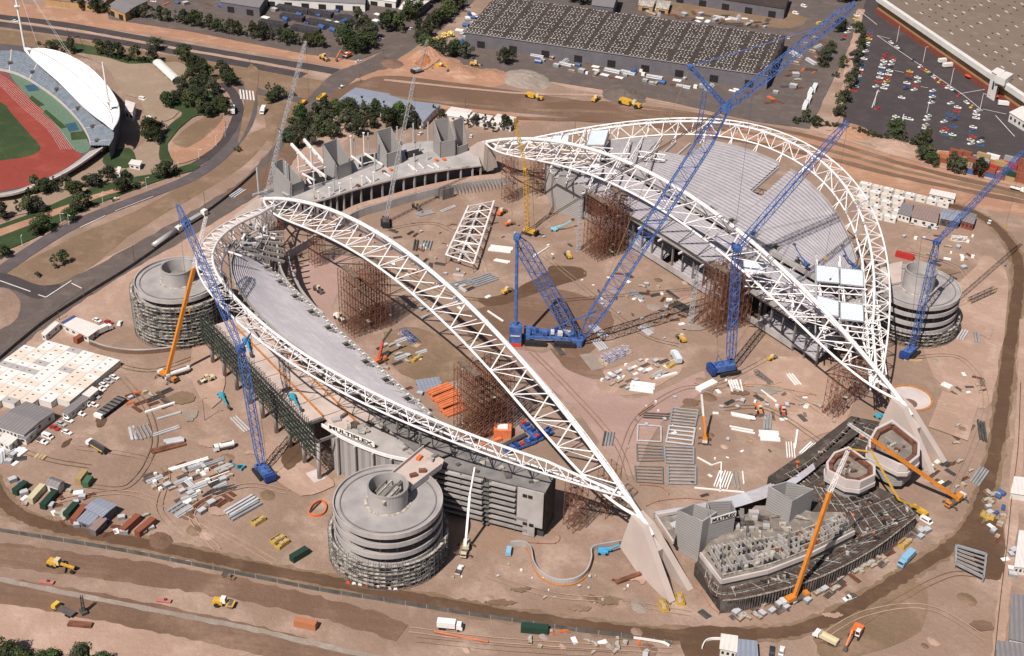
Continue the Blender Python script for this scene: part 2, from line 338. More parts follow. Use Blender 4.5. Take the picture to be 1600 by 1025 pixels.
P('damp_patch', [(98, 692), (112, 685), (106, 696), (96, 700)], .05, M_wet, 4, .2)
# right edge strip
S('gravel_path', [(1600, 500), (1597, 620), (1588, 740), (1577, 860), (1565, 960), (1558, 1040)], 4, .06, M_pale, .4)
# north-east yards
P('car_park', [(1335, -20), (1372, 0), (1500, 95), (1640, 215), (1640, 262), (1500, 238), (1440, 232), (1370, 212), (1316, 196), (1330, 100), (1342, 30)], .20, M_asph, 1)
P('yard', [(690, 95), (722, 60), (770, 5), (900, -30), (1300, -40), (1330, 0), (1310, 60), (1285, 120), (1250, 200), (1180, 190), (1000, 150), (800, 118)], .14, M_asph2, 1)
P('yard', [(150, -60), (700, -60), (715, -5), (660, 55), (560, 95), (480, 85), (380, 66), (300, 50), (170, 30)], .12, M_asph2, 1)
P('yard', [(1020, 0), (1240, 20), (1235, 45), (1100, 30), (1010, 15)], .18, M_olive, 3, .5)
S('access_road', [(1250, 200), (1275, 150), (1300, 100), (1325, 45), (1345, -10)], 11, .22, M_asph2, .4)
S('dirt_path', [(1298, 205), (1316, 155), (1326, 110), (1336, 60), (1345, 15)], 5, .25, M_pale, .8)
for a, b in (((1370, 57), (1505, 150)), ((1505, 150), (1535, 175)), ((1535, 172), (1572, 180)), ((1342, 18), (1370, 40)), ((1398, 112), (1412, 115)), ((1438, 137), (1450, 139)), ((1546, 140), (1500, 148)), ((1370, 57), (1390, 62)), ((1555, 182), (1585, 215)), ((1372, 142), (1362, 170)), ((1412, 180), (1405, 210))):
    struct('bay_marking', strip([tuple(G(*a)[:2]), tuple(G(*b)[:2])], .5, zz(.60)), M_line)
# athletics ground
P('athletics_surround', [(-80, 60), (60, 75), (130, 100), (180, 150), (188, 190), (150, 240), (60, 290), (-80, 330)], .12, M_road, 1)
P('running_track', [(-80, 90), (2, 114), (20, 128), (60, 165), (100, 200), (128, 240), (105, 262), (60, 288), (0, 300), (-80, 320)], .18, M_track, 3)
P('infield', [(-80, 130), (0, 160), (18, 178), (42, 205), (62, 228), (60, 238), (40, 246), (0, 252), (-80, 262)], .22, M_grass, 3)
P('athletics_verge', [(10, 108), (45, 122), (80, 145), (112, 178), (134, 215), (140, 235), (120, 238), (90, 200), (60, 165), (30, 138)], .20, pm('green_surface', (.11, .17, .12), .9, .1), 3)
P('infield', [(50, 150), (70, 165), (60, 168), (45, 155)], .24, M_grass, 1); P('infield', [(72, 172), (105, 200), (96, 202), (66, 178)], .24, M_grass, 1); P('infield', [(110, 208), (136, 205), (140, 218), (112, 220)], .24, M_grass, 1)
P('blue_court', [(38, 135), (55, 132), (62, 142), (45, 144)], .26, pm('blue_surface', (.03, .08, .13), .8), 1)
P('blue_court', [(102, 195), (118, 192), (124, 204), (108, 207)], .26, pm('blue_surface', (.03, .08, .13)), 1)
for k in range(7):
    o = 2.2 * k
    struct('lane_marking', strip(gl([(-10, 112 + o), (15 - o * .6, 128 + o), (50 - o, 160 + o * .8), (88 - o, 197 + o * .5), (116 - o * 1.6, 235)], 5), .12, zz(.40)), M_line)
P('plaza', [(110, 82), (150, 78), (235, 100), (280, 98), (310, 125), (290, 160), (270, 185), (240, 200), (255, 240), (262, 256), (220, 270), (170, 258), (200, 240), (230, 215), (220, 160), (190, 145), (165, 105)], .15, M_pav, 4)
P('plaza', [(-60, 325), (0, 308), (60, 290), (130, 268), (170, 258), (250, 262), (240, 275), (150, 300), (60, 330), (-60, 350)], .17, M_pav, 3)
P('mound', [(265, 245), (270, 225), (300, 200), (340, 185), (352, 195), (345, 220), (315, 245), (280, 256)], .20, M_orange, 4, .3)
P('mound', [(268, 222), (300, 195), (340, 175), (345, 190), (320, 215), (290, 232)], .23, M_olive, 4, .3)
P('lawn', [(256, 152), (300, 138), (340, 148), (355, 170), (330, 180), (300, 185), (262, 225), (270, 256), (255, 258), (248, 235), (262, 200), (285, 178), (262, 168)], .26, M_grass, 4, .3)
P('lawn', [(-60, 365), (0, 352), (60, 330), (130, 300), (190, 282), (260, 268), (300, 256), (310, 264), (260, 280), (170, 312), (100, 345), (40, 380), (-60, 410)], .20, M_grass, 3, .5)
P('lawn', [(165, 240), (200, 232), (212, 245), (205, 262), (170, 262), (160, 252)], .22, M_grass, 4, .4)
P('lawn', [(80, 62), (140, 72), (200, 88), (255, 92), (250, 98), (200, 100), (165, 90), (110, 80)], .22, M_grass, 4, .4)
P('red_verge', [(-40, 372), (60, 338), (150, 305), (220, 285), (215, 292), (150, 312), (60, 348), (-40, 384)], .24, M_orange, 4, .6)
# wheel ruts
random.seed(77)
RUT = [[(5, 740), (120, 740), (200, 725), (300, 690), (340, 660), (330, 600), (300, 560)], [(60, 790), (180, 770), (260, 790), (360, 840), (430, 880)], [(120, 700), (220, 715), (260, 740), (250, 800), (300, 850)], [(190, 590), (230, 640), (240, 700), (200, 760), (140, 760)], [(1000, 600), (1060, 560), (1090, 520), (1070, 490), (1000, 450)],
       [(960, 760), (975, 700), (1000, 650), (1060, 610), (1120, 600), (1200, 560)], [(1130, 640), (1200, 640), (1280, 690)], [(760, 900), (860, 930), (960, 940), (1080, 960)], [(700, 860), (760, 900), (820, 930), (900, 945)], [(1320, 990), (1400, 940), (1480, 900), (1530, 900)], [(1280, 1000), (1350, 960), (1450, 950), (1540, 1000)], [(1420, 560), (1500, 560), (1540, 620), (1520, 700), (1480, 780)],
       [(1400, 380), (1480, 370), (1530, 400), (1540, 460), (1500, 500), (1430, 545)], [(1420, 395), (1500, 420), (1510, 470), (1460, 480)], [(600, 360), (680, 350), (740, 390), (760, 430)], [(560, 400), (620, 420), (700, 460), (760, 470)], [(470, 430), (500, 470), (540, 560), (620, 640)], [(800, 560), (850, 620), (930, 700), (970, 760)], [(830, 550), (890, 610), (960, 690), (985, 750)], [(340, 860), (300, 800), (380, 760), (450, 770)], [(440, 760), (500, 820), (500, 880)],
       [(20, 700), (80, 720), (140, 730)], [(640, 985), (760, 1000), (900, 1010), (1050, 1018)], [(650, 1000), (800, 1015), (980, 1025)], [(1100, 560), (1160, 620), (1230, 660), (1290, 700)], [(1240, 620), (1290, 650), (1310, 690)], [(850, 400), (900, 440), (1000, 520), (1060, 540)], [(150, 560), (230, 580), (300, 560)]]
for k, pl_ in enumerate(RUT):
    for o in (-1.1, 1.1):
        l = gl(pl_, 7); q = []
        for i, p in enumerate(l):
            a, b = Vector(l[max(0, i - 1)]), Vector(l[min(len(l) - 1, i + 1)]); d = (b - a).normalized(); q.append((p[0] - d.y * o, p[1] + d.x * o))
        struct('tyre_track', strip(q, .38, zz(.14), .1), (M_olive, M_pale, M_dirt)[k % 3]) if k % 4 else None
# steel fence of dark shade cloth along the perimeter track
t = thing('site_fence', 'low dark shade cloth fence running below the damp perimeter track', 'fence', G(400, 905))
fl = gl([(-60, 820), (0, 831), (100, 847), (200, 864), (300, 884), (400, 904), (500, 924), (600, 940), (700, 957), (800, 972), (900, 987), (1000, 1000), (1048, 1008)], 6)
m_ = MB()
for a, b in zip(fl, fl[1:]): m_.beam((a[0], a[1], .95), (b[0], b[1], .95), .08, 1.7)
m_.build('shade_cloth', pm('shade_cloth', (.10, .095, .09), .9, .3, .3), t, True)
for a in fl[::2]: MB().tube((a[0], a[1], 0), (a[0], a[1], 2.0), .07, 4).build('post', pm('galv', (.45, .45, .45), .5, .1), t, True)
t = thing('site_fence', 'wire fence with dark cloth beside the long diagonal haul road', 'fence', G(220, 430))
fl = gl([(-20, 580), (60, 512), (130, 465), (210, 415), (300, 350), (360, 305), (400, 270)], 6); m_ = MB()
for a, b in zip(fl, fl[1:]): m_.beam((a[0], a[1], .95), (b[0], b[1], .95), .08, 1.7)
m_.build('shade_cloth', MATS['shade_cloth'], t, True)
for a in fl[::2]: MB().tube((a[0], a[1], 0), (a[0], a[1], 2.0), .07, 4).build('post', MATS['galv'], t, True)
t = thing('site_fence', 'dark wire fence down the right edge of the photograph beside the pale path', 'fence', G(1580, 760))
fl = gl([(1594, 600), (1590, 700), (1580, 780), (1572, 860), (1562, 940), (1552, 1040)], 5); m_ = MB()
for a, b in zip(fl, fl[1:]): m_.beam((a[0], a[1], .95), (b[0], b[1], .95), .06, 1.5)
m_.build('shade_cloth', MATS['shade_cloth'], t, True)
# ------------------------------------------------------------------ stadium: shared curves (X along the arches, Y across the pitch)
M_white = pm('white_steel', (.80, .76, .75), .45, .14, .25, rgb2=(.86, .82, .81))
M_bar0 = pm('primer_steel', (.62, .59, .58), .5, .15, .8)
M_frame = pm('grey_steel', (.33, .33, .34), .5, .15, .5)
M_seat = dirt_mat('terrace_unit', (.44, .41, .44), (.34, .315, .34), (.52, .495, .52), .05, streak=0.0)
M_riser = pm('terrace_riser', (.33, .31, .325), .9, .15, .4)
M_shut = stripe_mat('boardmarked_wall', (.25, .235, .23), (.33, .315, .31), 1.1, 2, .9, 0, soft=.08)
M_rust = pm('rusty_steel', (.13, .052, .032), .85, .35, .5, rgb2=(.21, .09, .055))
M_deck = pm('deck_slab', (.46, .37, .335), .9, .12, .12, rgb2=(.54, .45, .41))
M_form = pm('dark_formwork', (.075, .062, .058), .9, .5, .35, rgb2=(.16, .13, .12))
M_plank = pm('scaffold_plank', (.33, .29, .25), .9, .5, .8, rgb2=(.55, .50, .44))
M_scaf = pm('scaffold_tube', (.13, .125, .12), .6, .3, .5)
M_roof = stripe_mat('translucent_sheet', (.50, .57, .63), (.66, .72, .77), 1.25, 0, .25, 0, soft=.1)
M_orng = pm('orange_paint', (.62, .15, .045), .6, .15, .5)
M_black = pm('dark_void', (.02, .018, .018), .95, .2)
def po(u, s):   # outer chord of the roof edge truss
    x = min(1.0, abs(u) / 136); return Vector((u, s * (66.5 + 85 * (1 - x ** 2.2)), 18 + 37 * max(0, 1 - (u / 140) ** 2)))
def arc_nodes(f, u0, u1, step):
    pts = [u0 + (u1 - u0) * i / 2000 for i in range(2001)]; out = [pts[0]]; acc = 0; last = f(pts[0])
    for u in pts[1:]:
        p = f(u); acc += (p - last).length; last = p
        if acc >= step: out.append(u); acc = 0
    if pts[-1] - out[-1] > .5: out.append(pts[-1])
    return out
# ---- main arches
def top(u, s): return Vector((u, 66.5 * s, 18 + (33.5 if s < 0 else 36) * (1 - (abs(u) / 148) ** 2)))
def low(u, s, side):
    w = 1 - (abs(u) / 148) ** 7; return top(u, s) + Vector((0, 7.5 * side * w, -9.5 * w))
def arch(s, label):
    t = thing('roof_arch', label, 'arch', (0, 66.5 * s, 0), 0, 'white main arches of the stadium roof')
    n = 21; us = [-148 + 296 * i / n for i in range(n + 1)]; mid = [(a + b) / 2 for a, b in zip(us, us[1:])]
    fine = [-148 + 296 * i / 84 for i in range(85)]
    MB().path([top(u, s) for u in fine], .95, 8).build('top_chord', M_white, t, True, True)
    for sd_ in (-1, 1): MB().path([low(u, s, sd_) for u in fine], .55, 6).build('bottom_chord', M_white, t, True, True)
    for a in us[1:-1]:
        p, q = top(a - .35, s), top(a + .35, s); MB().tube(p, q, 1.12, 10).build('splice_collar', M_bar0, t, True)
    for i, (a, b) in enumerate(zip(us, us[1:])):
        w = MB(); c = (a + b) / 2
        for sd_ in (-1, 1):
            if i > 0: w.tube(low(a, s, sd_), top(a, s), .30, 5)
            w.tube(low(a, s, sd_), top(b, s), .27, 5)
        w.tube(low(b, s, -1), low(b, s, 1), .26, 5) if i < n - 1 else None
        w.tube(low(a, s, -1), low(b, s, 1), .26, 5)
        w.build('bracing', M_white, t, True)
    # square-ended continuation on to the thrust blocks
    for e in (-1, 1): MB().tube(top(148 * e, s), top(148 * e, s) + Vector((5.5 * e, 0, -3.2)), .95, 8, .8).build('arch_foot', M_white, t, True)
    return t
arch(-1, 'nearer white tubular roof arch, ending at the tall thrust block in front')
arch(1, 'farther white tubular roof arch, spanning in front of the large ribbed grey terrace')
# ---- thrust blocks: leaning twin fins
M_block = pm('thrust_concrete', (.44, .365, .33), .85, .07, .1, bump=.05)
def block(e, s, label):
    t = thing('thrust_block', label, 'concrete block', (150 * e, 66.5 * s, 0), 0, 'concrete thrust blocks under the arch ends')
    y0 = 66.5 * s
    pr = [(144.5, 18.4), (141, 0), (168.5, 0), (152, 16.5)]
    for sd_, x1 in ((-1, 172), (1, 170)):
        b = MB(); yt = .3; out = 3.4
        A = [(144.5, 18.6, yt), (151, 17.5, yt), (x1, 0, yt + out), (152, 0, yt + 2.2), (142.5, 4, yt + 2.2)]
        vs = []
        for x, z, o in A: vs += [(x * e, y0 + sd_ * (o - .2), z), (x * e, y0 + sd_ * (o + 2.4), z)]
        k = len(A); fs = [tuple(2 * i for i in range(k)), tuple(2 * i + 1 for i in range(k))[::-1]]
        fs += [(2 * i, 2 * i + 1, 2 * ((i + 1) % k) + 1, 2 * ((i + 1) % k)) for i in range(k)]
        b.add(vs, fs).build('fin', M_block, t, True)
    MB().add([(144.6 * e, y0 - 1.2, 18.3), (144.6 * e, y0 + 1.2, 18.3), (142.6 * e, y0 + 2.4, 3), (142.6 * e, y0 - 2.4, 3), (158 * e, y0 - 1.4, 11.4), (158 * e, y0 + 1.4, 11.4), (157 * e, y0 - 3, 0), (157 * e, y0 + 3, 0)],
             [(0, 1, 2, 3), (0, 4, 5, 1), (4, 6, 7, 5), (3, 2, 7, 6)]).build('web_wall', M_block, t, True)
    
block(1, -1, 'pale pinkish twin finned thrust block beside the grey MULTIPLEX lift core'); block(1, 1, 'pale thrust block at far right beside the round grey pit in the ground')
block(-1, -1, 'pale thrust block behind the left end of the nearer arch'); block(-1, 1, 'pale thrust block at the left end of the farther arch')
# ---- roof edge trusses
def edge_truss(s, label, u0=-136, u1=136):
    t = thing('roof_edge_truss', label, 'truss', (0, 150 * s, 0), 0, 'curved white trusses round the roof edge')
    def inw(u):
        d = .5; a = po(u - d, s); b = po(u + d, s); g_ = Vector((b.x - a.x, b.y - a.y, 0)).normalized(); n_ = Vector((-g_.y, g_.x, 0))
        if n_.y * s > 0: n_ = -n_
        return n_
    def wv(u): return min(1, (141 - abs(u)) / 22)
    fo = lambda u: po(u, s); fm = lambda u: po(u, s) + inw(u) * 6.6 * wv(u) + Vector((0, 0, .6 * wv(u))); fi = lambda u: po(u, s) + inw(u) * 9.5 * wv(u) + Vector((0, 0, -5.5 * wv(u)))
    us = arc_nodes(fo, u0, u1, 8.4)
    fine = []
    for a, b in zip(us, us[1:]): fine += [a, (a + b) / 2]
    fine.append(us[-1])
    for nm, f, r in (('outer_chord', fo, .42), ('upper_chord', fm, .6), ('inner_chord', fi, .42)):
        MB().path([f(u) for u in fine], r, 6).build(nm, M_white, t, True, True)
    for i, (a, b) in enumerate(zip(us, us[1:])):
        w = MB(); c = (a + b) / 2
        w.tube(fo(a), fm(c), .2, 4).tube(fm(c), fo(b), .2, 4).tube(fo(a), fm(a), .2, 4)
        if i % 2 == 0: w.tube(fm(a), fi(b), .26, 4)
        else: w.tube(fi(a), fm(b), .26, 4)
        w.tube(fm(a), fi(a), .22, 4).tube(fo(a), fi(b) if i % 2 else fi(a), .2, 4)
        w.build('bracing', M_white, t, True)
        if abs(a) < 118 and i % 2 == 0:   # V struts down to the terrace
            q = fi(a) + inw(a) * 3.0 + Vector((0, 0, -4.5)); MB().tube(fi(a), q + Vector((1, 0, 0)), .28, 5).tube(fi(a), q - Vector((1.4, 0, 0)), .28, 5).build('strut', M_white, t, True)
    e = [fo, fm, fi]
    for sg in (-1, 1): MB().path([fo(sg * abs(u0)), top(sg * 143, s)], .5, 6).build('end_link', M_white, t, True)
edge_truss(-1, 'curved white lattice truss sweeping round the back of the nearer stand'); edge_truss(1, 'curved white lattice truss sweeping round the back of the far ribbed terrace')
# ---- terraces
def rear(u, s):
    p = po(u, s); return Vector((u, p.y - s * 15, p.z - 8.5))
def front(u, s, v=None, h=26):
    v = (99 if s > 0 else 103) if v is None else v 
    k = max(0, (abs(u) - 55) / 60); return Vector((u, s * (v - 3 * k * k * (2 if s < 0 else 1)), h))
def stand(s, label, u0, u1, skip, grp):
    t = thing('grandstand', label, 'grandstand', (0, 100 * s, 0), 0, grp)
    bays = int((u1 - u0) / 7.5); us = [u0 + (u1 - u0) * i / bays for i in range(bays + 1)]
    def tier(name, fa, fb, rows, bl, br=0, soffit=.45):
        tr = MB(); ri = MB()
        for b in range(bays):
            a, c = us[b], us[b + 1]
            if not (bl <= b < bays - br): continue
            if tr.f and skip(name, (a + c) / 2, .2): tr.build(name, M_seat, t, True); ri.build(name + '_riser', M_riser, t, True); tr = MB(); ri = MB()
            A0, A1, C0, C1 = fa(a), fb(a), fa(c), fb(c)
            for r in range(rows):
                if skip(name, (a + c) / 2, r / rows): continue
                t0, t1 = r / rows, (r + 1) / rows
                p0 = A0.lerp(A1, t0); p1 = A0.lerp(A1, t1); q0 = C0.lerp(C1, t0); q1 = C0.lerp(C1, t1); dz = (A1.z - A0.z) / rows; dzc = (C1.z - C0.z) / rows
                top0 = p0 + Vector((0, 0, dz)); 
                P0 = Vector((p0.x, p0.y, p1.z)); Q0 = Vector((q0.x, q0.y, q1.z))
                tr.quad(P0, Q0, q1, p1) if s > 0 else tr.quad(Q0, P0, p1, q1)
                lo = Vector((0, 0, .08)); ri.quad(p0 - lo, q0 - lo, Q0, P0)
                so_ = Vector((0, 0, -soffit)); ri.quad(p0 + so_, q0 + so_, q1 + so_, p1 + so_)
        tr.build(name, M_conc if (s < 0 and name != 'upper_tier') else M_seat, t, True); ri.build(name + '_riser', M_riser, t, True)
    tier('upper_tier', lambda u: front(u, s), lambda u: rear(u, s), 24, 0)
    s_mid = M_seat if s > 0 else M_conc_d
    if s > 0:
        tier('middle_tier', lambda u: front(u, s, 76.5, 19), lambda u: front(u, s, 96.5, 25), 13, 1, 2)
        tier('lower_tier', lambda u: front(u, s, 79, 3.4), lambda u: front(u, s, 93, 9.4), 9, 3, 1)
    # fascias, concourse slabs, columns
    nb = [u for u in us]
    for nm, v, h0, h1, w, mt in ((('upper_fascia', 98.7, 25.0, 27.5, .35, M_conc), ('middle_fascia', 76.2, 17.6, 20.0, .35, M_conc), ('front_beam', 77.6, 15.9, 17.2, .6, M_conc), ('lower_wall', 78.8, 1.2, 4.3, .35, M_conc)) if s > 0 else (('upper_fascia', 102.8, 25.2, 27.2, .35, M_conc), ('front_rail', 100.9, 24.4, 25.4, .7, M_conc), ('front_rail', 99.2, 23.6, 24.4, .5, M_conc))):
        f = MB(); src = nb if nm == 'upper_fascia' else nb[1:-3]
        for a, b in zip(src, src[1:]):
            p = front(a, s, v, (h0 + h1) / 2); q = front(b, s, v, (h0 + h1) / 2); f.beam(p, q, w, h1 - h0)
        f.build(nm, mt, t, True)
    for h, v0, v1 in (((22.4, 98, 114), (9.6, 93, 112)) if s > 0 else ((22.2, 104, 116),)):
        f = MB()
        for a, b in zip(nb, nb[1:]):
            p, q, r, x = front(a, s, v0, h), front(b, s, v0, h), front(b, s, v1, h), front(a, s, v1, h)
            pts = [(z.x, z.y) for z in (p, q, r, x)]; f.prism(pts, h - .5, h)
        f.build('concourse_slab', M_conc_d, t, True)
    for k, u in enumerate(nb[1:-1]):
        for v, h in (((79.5, 15.8), (93, 22), (104, 27), (113, 31)) if s > 0 else ((104, 24), (114, 30))):
            p = front(u, s, v, 0); MB().box((p.x, p.y, h / 2), (.7, .9, h)).build('column', M_conc_d, t, True)
    # raker beams below the terrace, vomitories
    for k, u in enumerate(nb):
        a = front(u, s, 97 if s > 0 else 100, 24.2); b = rear(u, s) - Vector((0, 0, 1.6)); MB().beam(a, b, .7, 1.3).build('raker', M_conc, t, True)
        if k % 2 == 1 and 0 < k < len(nb) - 1:
            p = front(u, s).lerp(rear(u, s), .09); v_ = MB()
            v_.box((p.x - 1.9, p.y, p.z + .4), (.35, 3.6, 2.6)).box((p.x + 1.9, p.y, p.z + .4), (.35, 3.6, 2.6)).box((p.x, p.y + s * 1.9, p.z + .4), (4.1, .35, 2.8))
            vo = v_.build('vomitory', M_conc, t, True); MB().box((p.x, p.y, p.z + .75), (3.4, 3.3, .1)).build('opening', M_black, vo, True)
        if s < 0:
            for f in (.2, .7): p = front(u + 7 * f, s, 101.8, 25.9); MB().box(p, (.7, 2.2, .5)).build('nib', M_white, t, True)
    # perimeter rail and rear upstand
    f = MB()
    for a, b in zip(nb, nb[1:]):
        if skip('upper_tier', (a + b) / 2, .95):
            if f.f: f.build('rear_upstand', M_conc, t, True); f = MB()
            continue
        f.beam(rear(a, s) + Vector((0, s * .3, .5)), rear(b, s) + Vector((0, s * .3, .5)), .3, 1.6)
    if f.f: f.build('rear_upstand', M_conc, t, True)
    for k, u in enumerate(nb[:-1]):
        if s > 0 and k % 2 == 0 and k < len(nb) - 6:   # precast units cantilevered below the front beam
            p = front(u + 2, s, 77.2, 17.0); MB().beam(p, p + Vector((0, -s * 3.0, -.5)), .6, .8).build('nib', M_white, t, True)
    return t, nb
def skipB(name, u, f):
    if name == 'lower_tier' and (40 < u < 58 or -14 < u < -7): return True
    if name == 'upper_tier':
        if -66 < u < -42 and f > .66: return True
        if 2 < u < 12 and f > .52: return True
        if u > 82 and f < .35: return True
        if 74 < u < 82: return True
    return False
tB, nbB = stand(1, 'far grandstand with a broad ribbed grey upper terrace facing the camera', -88, 100, skipB, 'long concrete side stands')
tA, nbA = stand(-1, 'near grandstand seen from behind with a long smooth grey terrace', -74, 84, lambda n, u, f: False, 'long concrete side stands')
# unfinished raker frames at the left end of the near stand
for k in range(6):
    u = -78 - 5.2 * k; a = front(u, -1, 91 - k * 2.0, 22); b = rear(u, -1) + Vector((0, 0, -1.5))
    m_ = MB().beam(a, b, .8, 1.2).beam(b, b - Vector((0, 0, b.z - 12)), .8, .8)
    if k: m_.beam(b, pb, .7, 1.0).beam(a.lerp(b, .5), pa.lerp(pb, .5), .5, .8)
    m_.build('raker', M_conc, tA, True); pa, pb = a, b
random.seed(14)   # loose steelwork at the unfinished left end
for k in range(80):
    u = random.uniform(-112, -70); f = random.uniform(.5, 1.5); a = front(u, -1, 96, 20).lerp(rear(u, -1), f) + Vector((0, 0, random.uniform(-5, 2))); b = a + Vector((random.uniform(-7, 7), random.uniform(-5, 5), random.uniform(-1.5, 1.5)))
    MB().beam(a, b, random.uniform(.35, .9), random.uniform(.4, .8)).build('steel_member', random.choice((M_white, M_frame, M_conc, M_conc_d, M_frame)), tA, True)
    if k % 3 == 0: MB().tube((a.x, a.y, 0), a, .35, 5).build('column', M_conc_d, tA, True)
m_ = MB()   # curved inner rim of the bowl
rim = [G(x, y, h) for x, y, h in smooth_line([(428, 352, 14), (432, 372, 17), (434, 398, 19), (440, 425, 20), (455, 450, 21), (478, 470, 21), (505, 492, 21)], 6)]
for a, b in zip(rim, rim[1:]): m_.beam(a, b, .8, 2.2)
m_.build('curved_rim', M_conc, tA, True)
m_ = MB(); rim2 = [G(x, y, h) for x, y, h in smooth_line([(450, 400, 9), (455, 425, 9), (470, 455, 9), (490, 480, 9), (512, 505, 9)], 6)]
for a, b in zip(rim2, rim2[1:]): m_.beam(a, b, 1.0, 2.6)
m_.build('curved_rim', M_conc, tA, True)
for k in range(0, len(rim) - 1, 4): MB().beam(rim[k], Vector((rim[k].x, rim[k].y - 4, 0)), .8, .8).build('column', M_conc_d, tA, True)
# ---- near stand: rear deck on tall columns, dark scaffold screen, banner beam, louvred block
dv0, dv1, DU0, DU1, DH = -139.5, -113, -50, 46, 18.6
d = MB(); 
for i in range(8):
    for j in range(3):
        if (i, j) in ((7, 0),): continue
        x0 = DU0 + (DU1 - DU0) * i / 8 + .25; x1 = DU0 + (DU1 - DU0) * (i + 1) / 8 - .25; y0 = dv0 + (dv1 - dv0) * j / 3 + .25; y1 = dv0 + (dv1 - dv0) * (j + 1) / 3 - .25
        MB().prism([(x0, y0), (x1, y0), (x1, y1), (x0, y1)], DH - .5, DH).build('deck_slab', M_deck, tA, True)
for j in (1, 2):
    y = dv0 + (dv1 - dv0) * j / 3; MB().beam((DU0, y, DH + .2), (DU1 - (12 if j == 1 else 0), y, DH + .2), .6, .8).build('edge_shutter', pm('timber_orange', (.42, .17, .05), .8, .2), tA, True)
MB().box(((DU0 + DU1) / 2, dv0, DH - 1), (DU1 - DU0, .8, 1.6)).build('edge_beam', M_conc_d, tA, True)
MB().box(((DU0 + DU1) / 2, dv1, DH - 1), (DU1 - DU0, .8, 1.6)).build('edge_beam', M_conc_d, tA, True)
for i in range(9):
    u = DU0 + (DU1 - DU0) * i / 8
    MB().beam((u, dv0, DH - 1), (u, dv1, DH - 1), .6, 1.2).build('cross_beam', M_conc_d, tA, True)
    MB().tube((u, dv0, 0), (u, dv0, DH - 1.7), .85, 10).build('column', M_conc, tA, True, True); MB().tube((u, dv1, 0), (u, dv1, DH - 1.7), .8, 8).build('column', M_conc_d, tA, True)
MB().box((44, -140, .3), (7, 5, .6)).build('column_base', M_conc_p, tA, True)
t = thing('scaffold_screen', 'tall dark green scaffold screen hanging along the rear of the near stand', 'scaffolding', (0, -141.5, 12))
sc_ = MB(); pl_ = MB()
for i in range(66):
    u = -51 + i * 1.5
    for y in (-140.8, -142.8): 
        tp_ = 25.5 + (i % 3) * .5; sc_.tube((u, y, 11.5), (u, y, tp_), .13, 4)
    for z in range(6):
        sc_.tube((u, -140.8, 12.2 + 2.1 * z), (u, -142.8, 12.2 + 2.1 * z), .1, 3)
    if i % 2 == 0: sc_.tube((u, -142.8, 12), (u + 3, -142.8, 24), .09, 3)
for z in range(6):
    for y in (-140.8, -142.8): sc_.tube((-51, y, 12.2 + 2.1 * z), (46.5, y, 12.2 + 2.1 * z), .14, 4)
M_gsc = pm('green_scaffold', (.035, .045, .038), .8, .4, .5)
sc_.build('scaffold_frame', M_gsc, t, True); 
m_ = MB()
for z in range(6):
    vs = []
    for i in range(66):
        wd = .22 if (i + z) % 3 else .02
        for e_ in (.2, 1.3): vs += [(-51 + i * 1.5 + e_, -141.8 - wd, 12.4 + 2.1 * z), (-51 + i * 1.5 + e_, -141.8 + wd, 12.42 + 2.1 * z)]
    MB().add(vs, [(k, k + 1, k + 3, k + 2) for k in range(0, len(vs) - 2, 2)]).build('walkway', pm('debris_sheet', (.30, .27, .25), .9, .4, .5), t, True)
# banner beam and deck behind it
bn = [G(x, y, 18.6) for x, y in smooth_line([(503, 664), (535, 684), (570, 700), (605, 712), (642, 720)], 5)]
m_ = MB()
for a, b in zip(bn, bn[1:]): m_.beam(a, b, .5, 1.3)
m_.build('banner_beam', M_white, tA, True)
inner = [G(x, y, 18.6) for x, y in ((700, 705), (640, 670), (560, 625), (530, 640))]
MB().prism([(p.x, p.y) for p in bn[::3] + inner], 17.6, 18.3).build('deck_slab', M_conc, tA, True)
bw = [Vector((p.x, p.y + .8, 0)) for p in bn]; m_ = MB()
for a, b in zip(bw[2:], bw[3:]): m_.quad(a, b, b + Vector((0, 0, 17.5)), a + Vector((0, 0, 17.5))); m_.beam(a + Vector((0, .3, 8.7)), b + Vector((0, .3, 8.7)), .3, 17.4)
m_.build('rear_wall', stripe_mat('panel_wall', (.25, .235, .23), (.33, .31, .30), 3.2, 0, .9, 0, soft=.03), tA, True)
for k in range(4, len(bn), 4): MB().tube((bn[k].x, bn[k].y - .6, 0), (bn[k].x, bn[k].y - .6, 17.8), .5, 8).build('column', M_conc, tA, True)
random.seed(3)
for k in range(26):
    x = random.uniform(38, 82); y = -131 + (x - 40) * .42 + random.uniform(3, 14); MB().box((x, y, 19.2), (random.uniform(1.5, 4), random.uniform(1, 2.5), random.uniform(.5, 1.8)), random.uniform(0, 3)).build('formwork_stack', random.choice([M_form, M_conc_d, M_conc, M_plank]), tA, True)
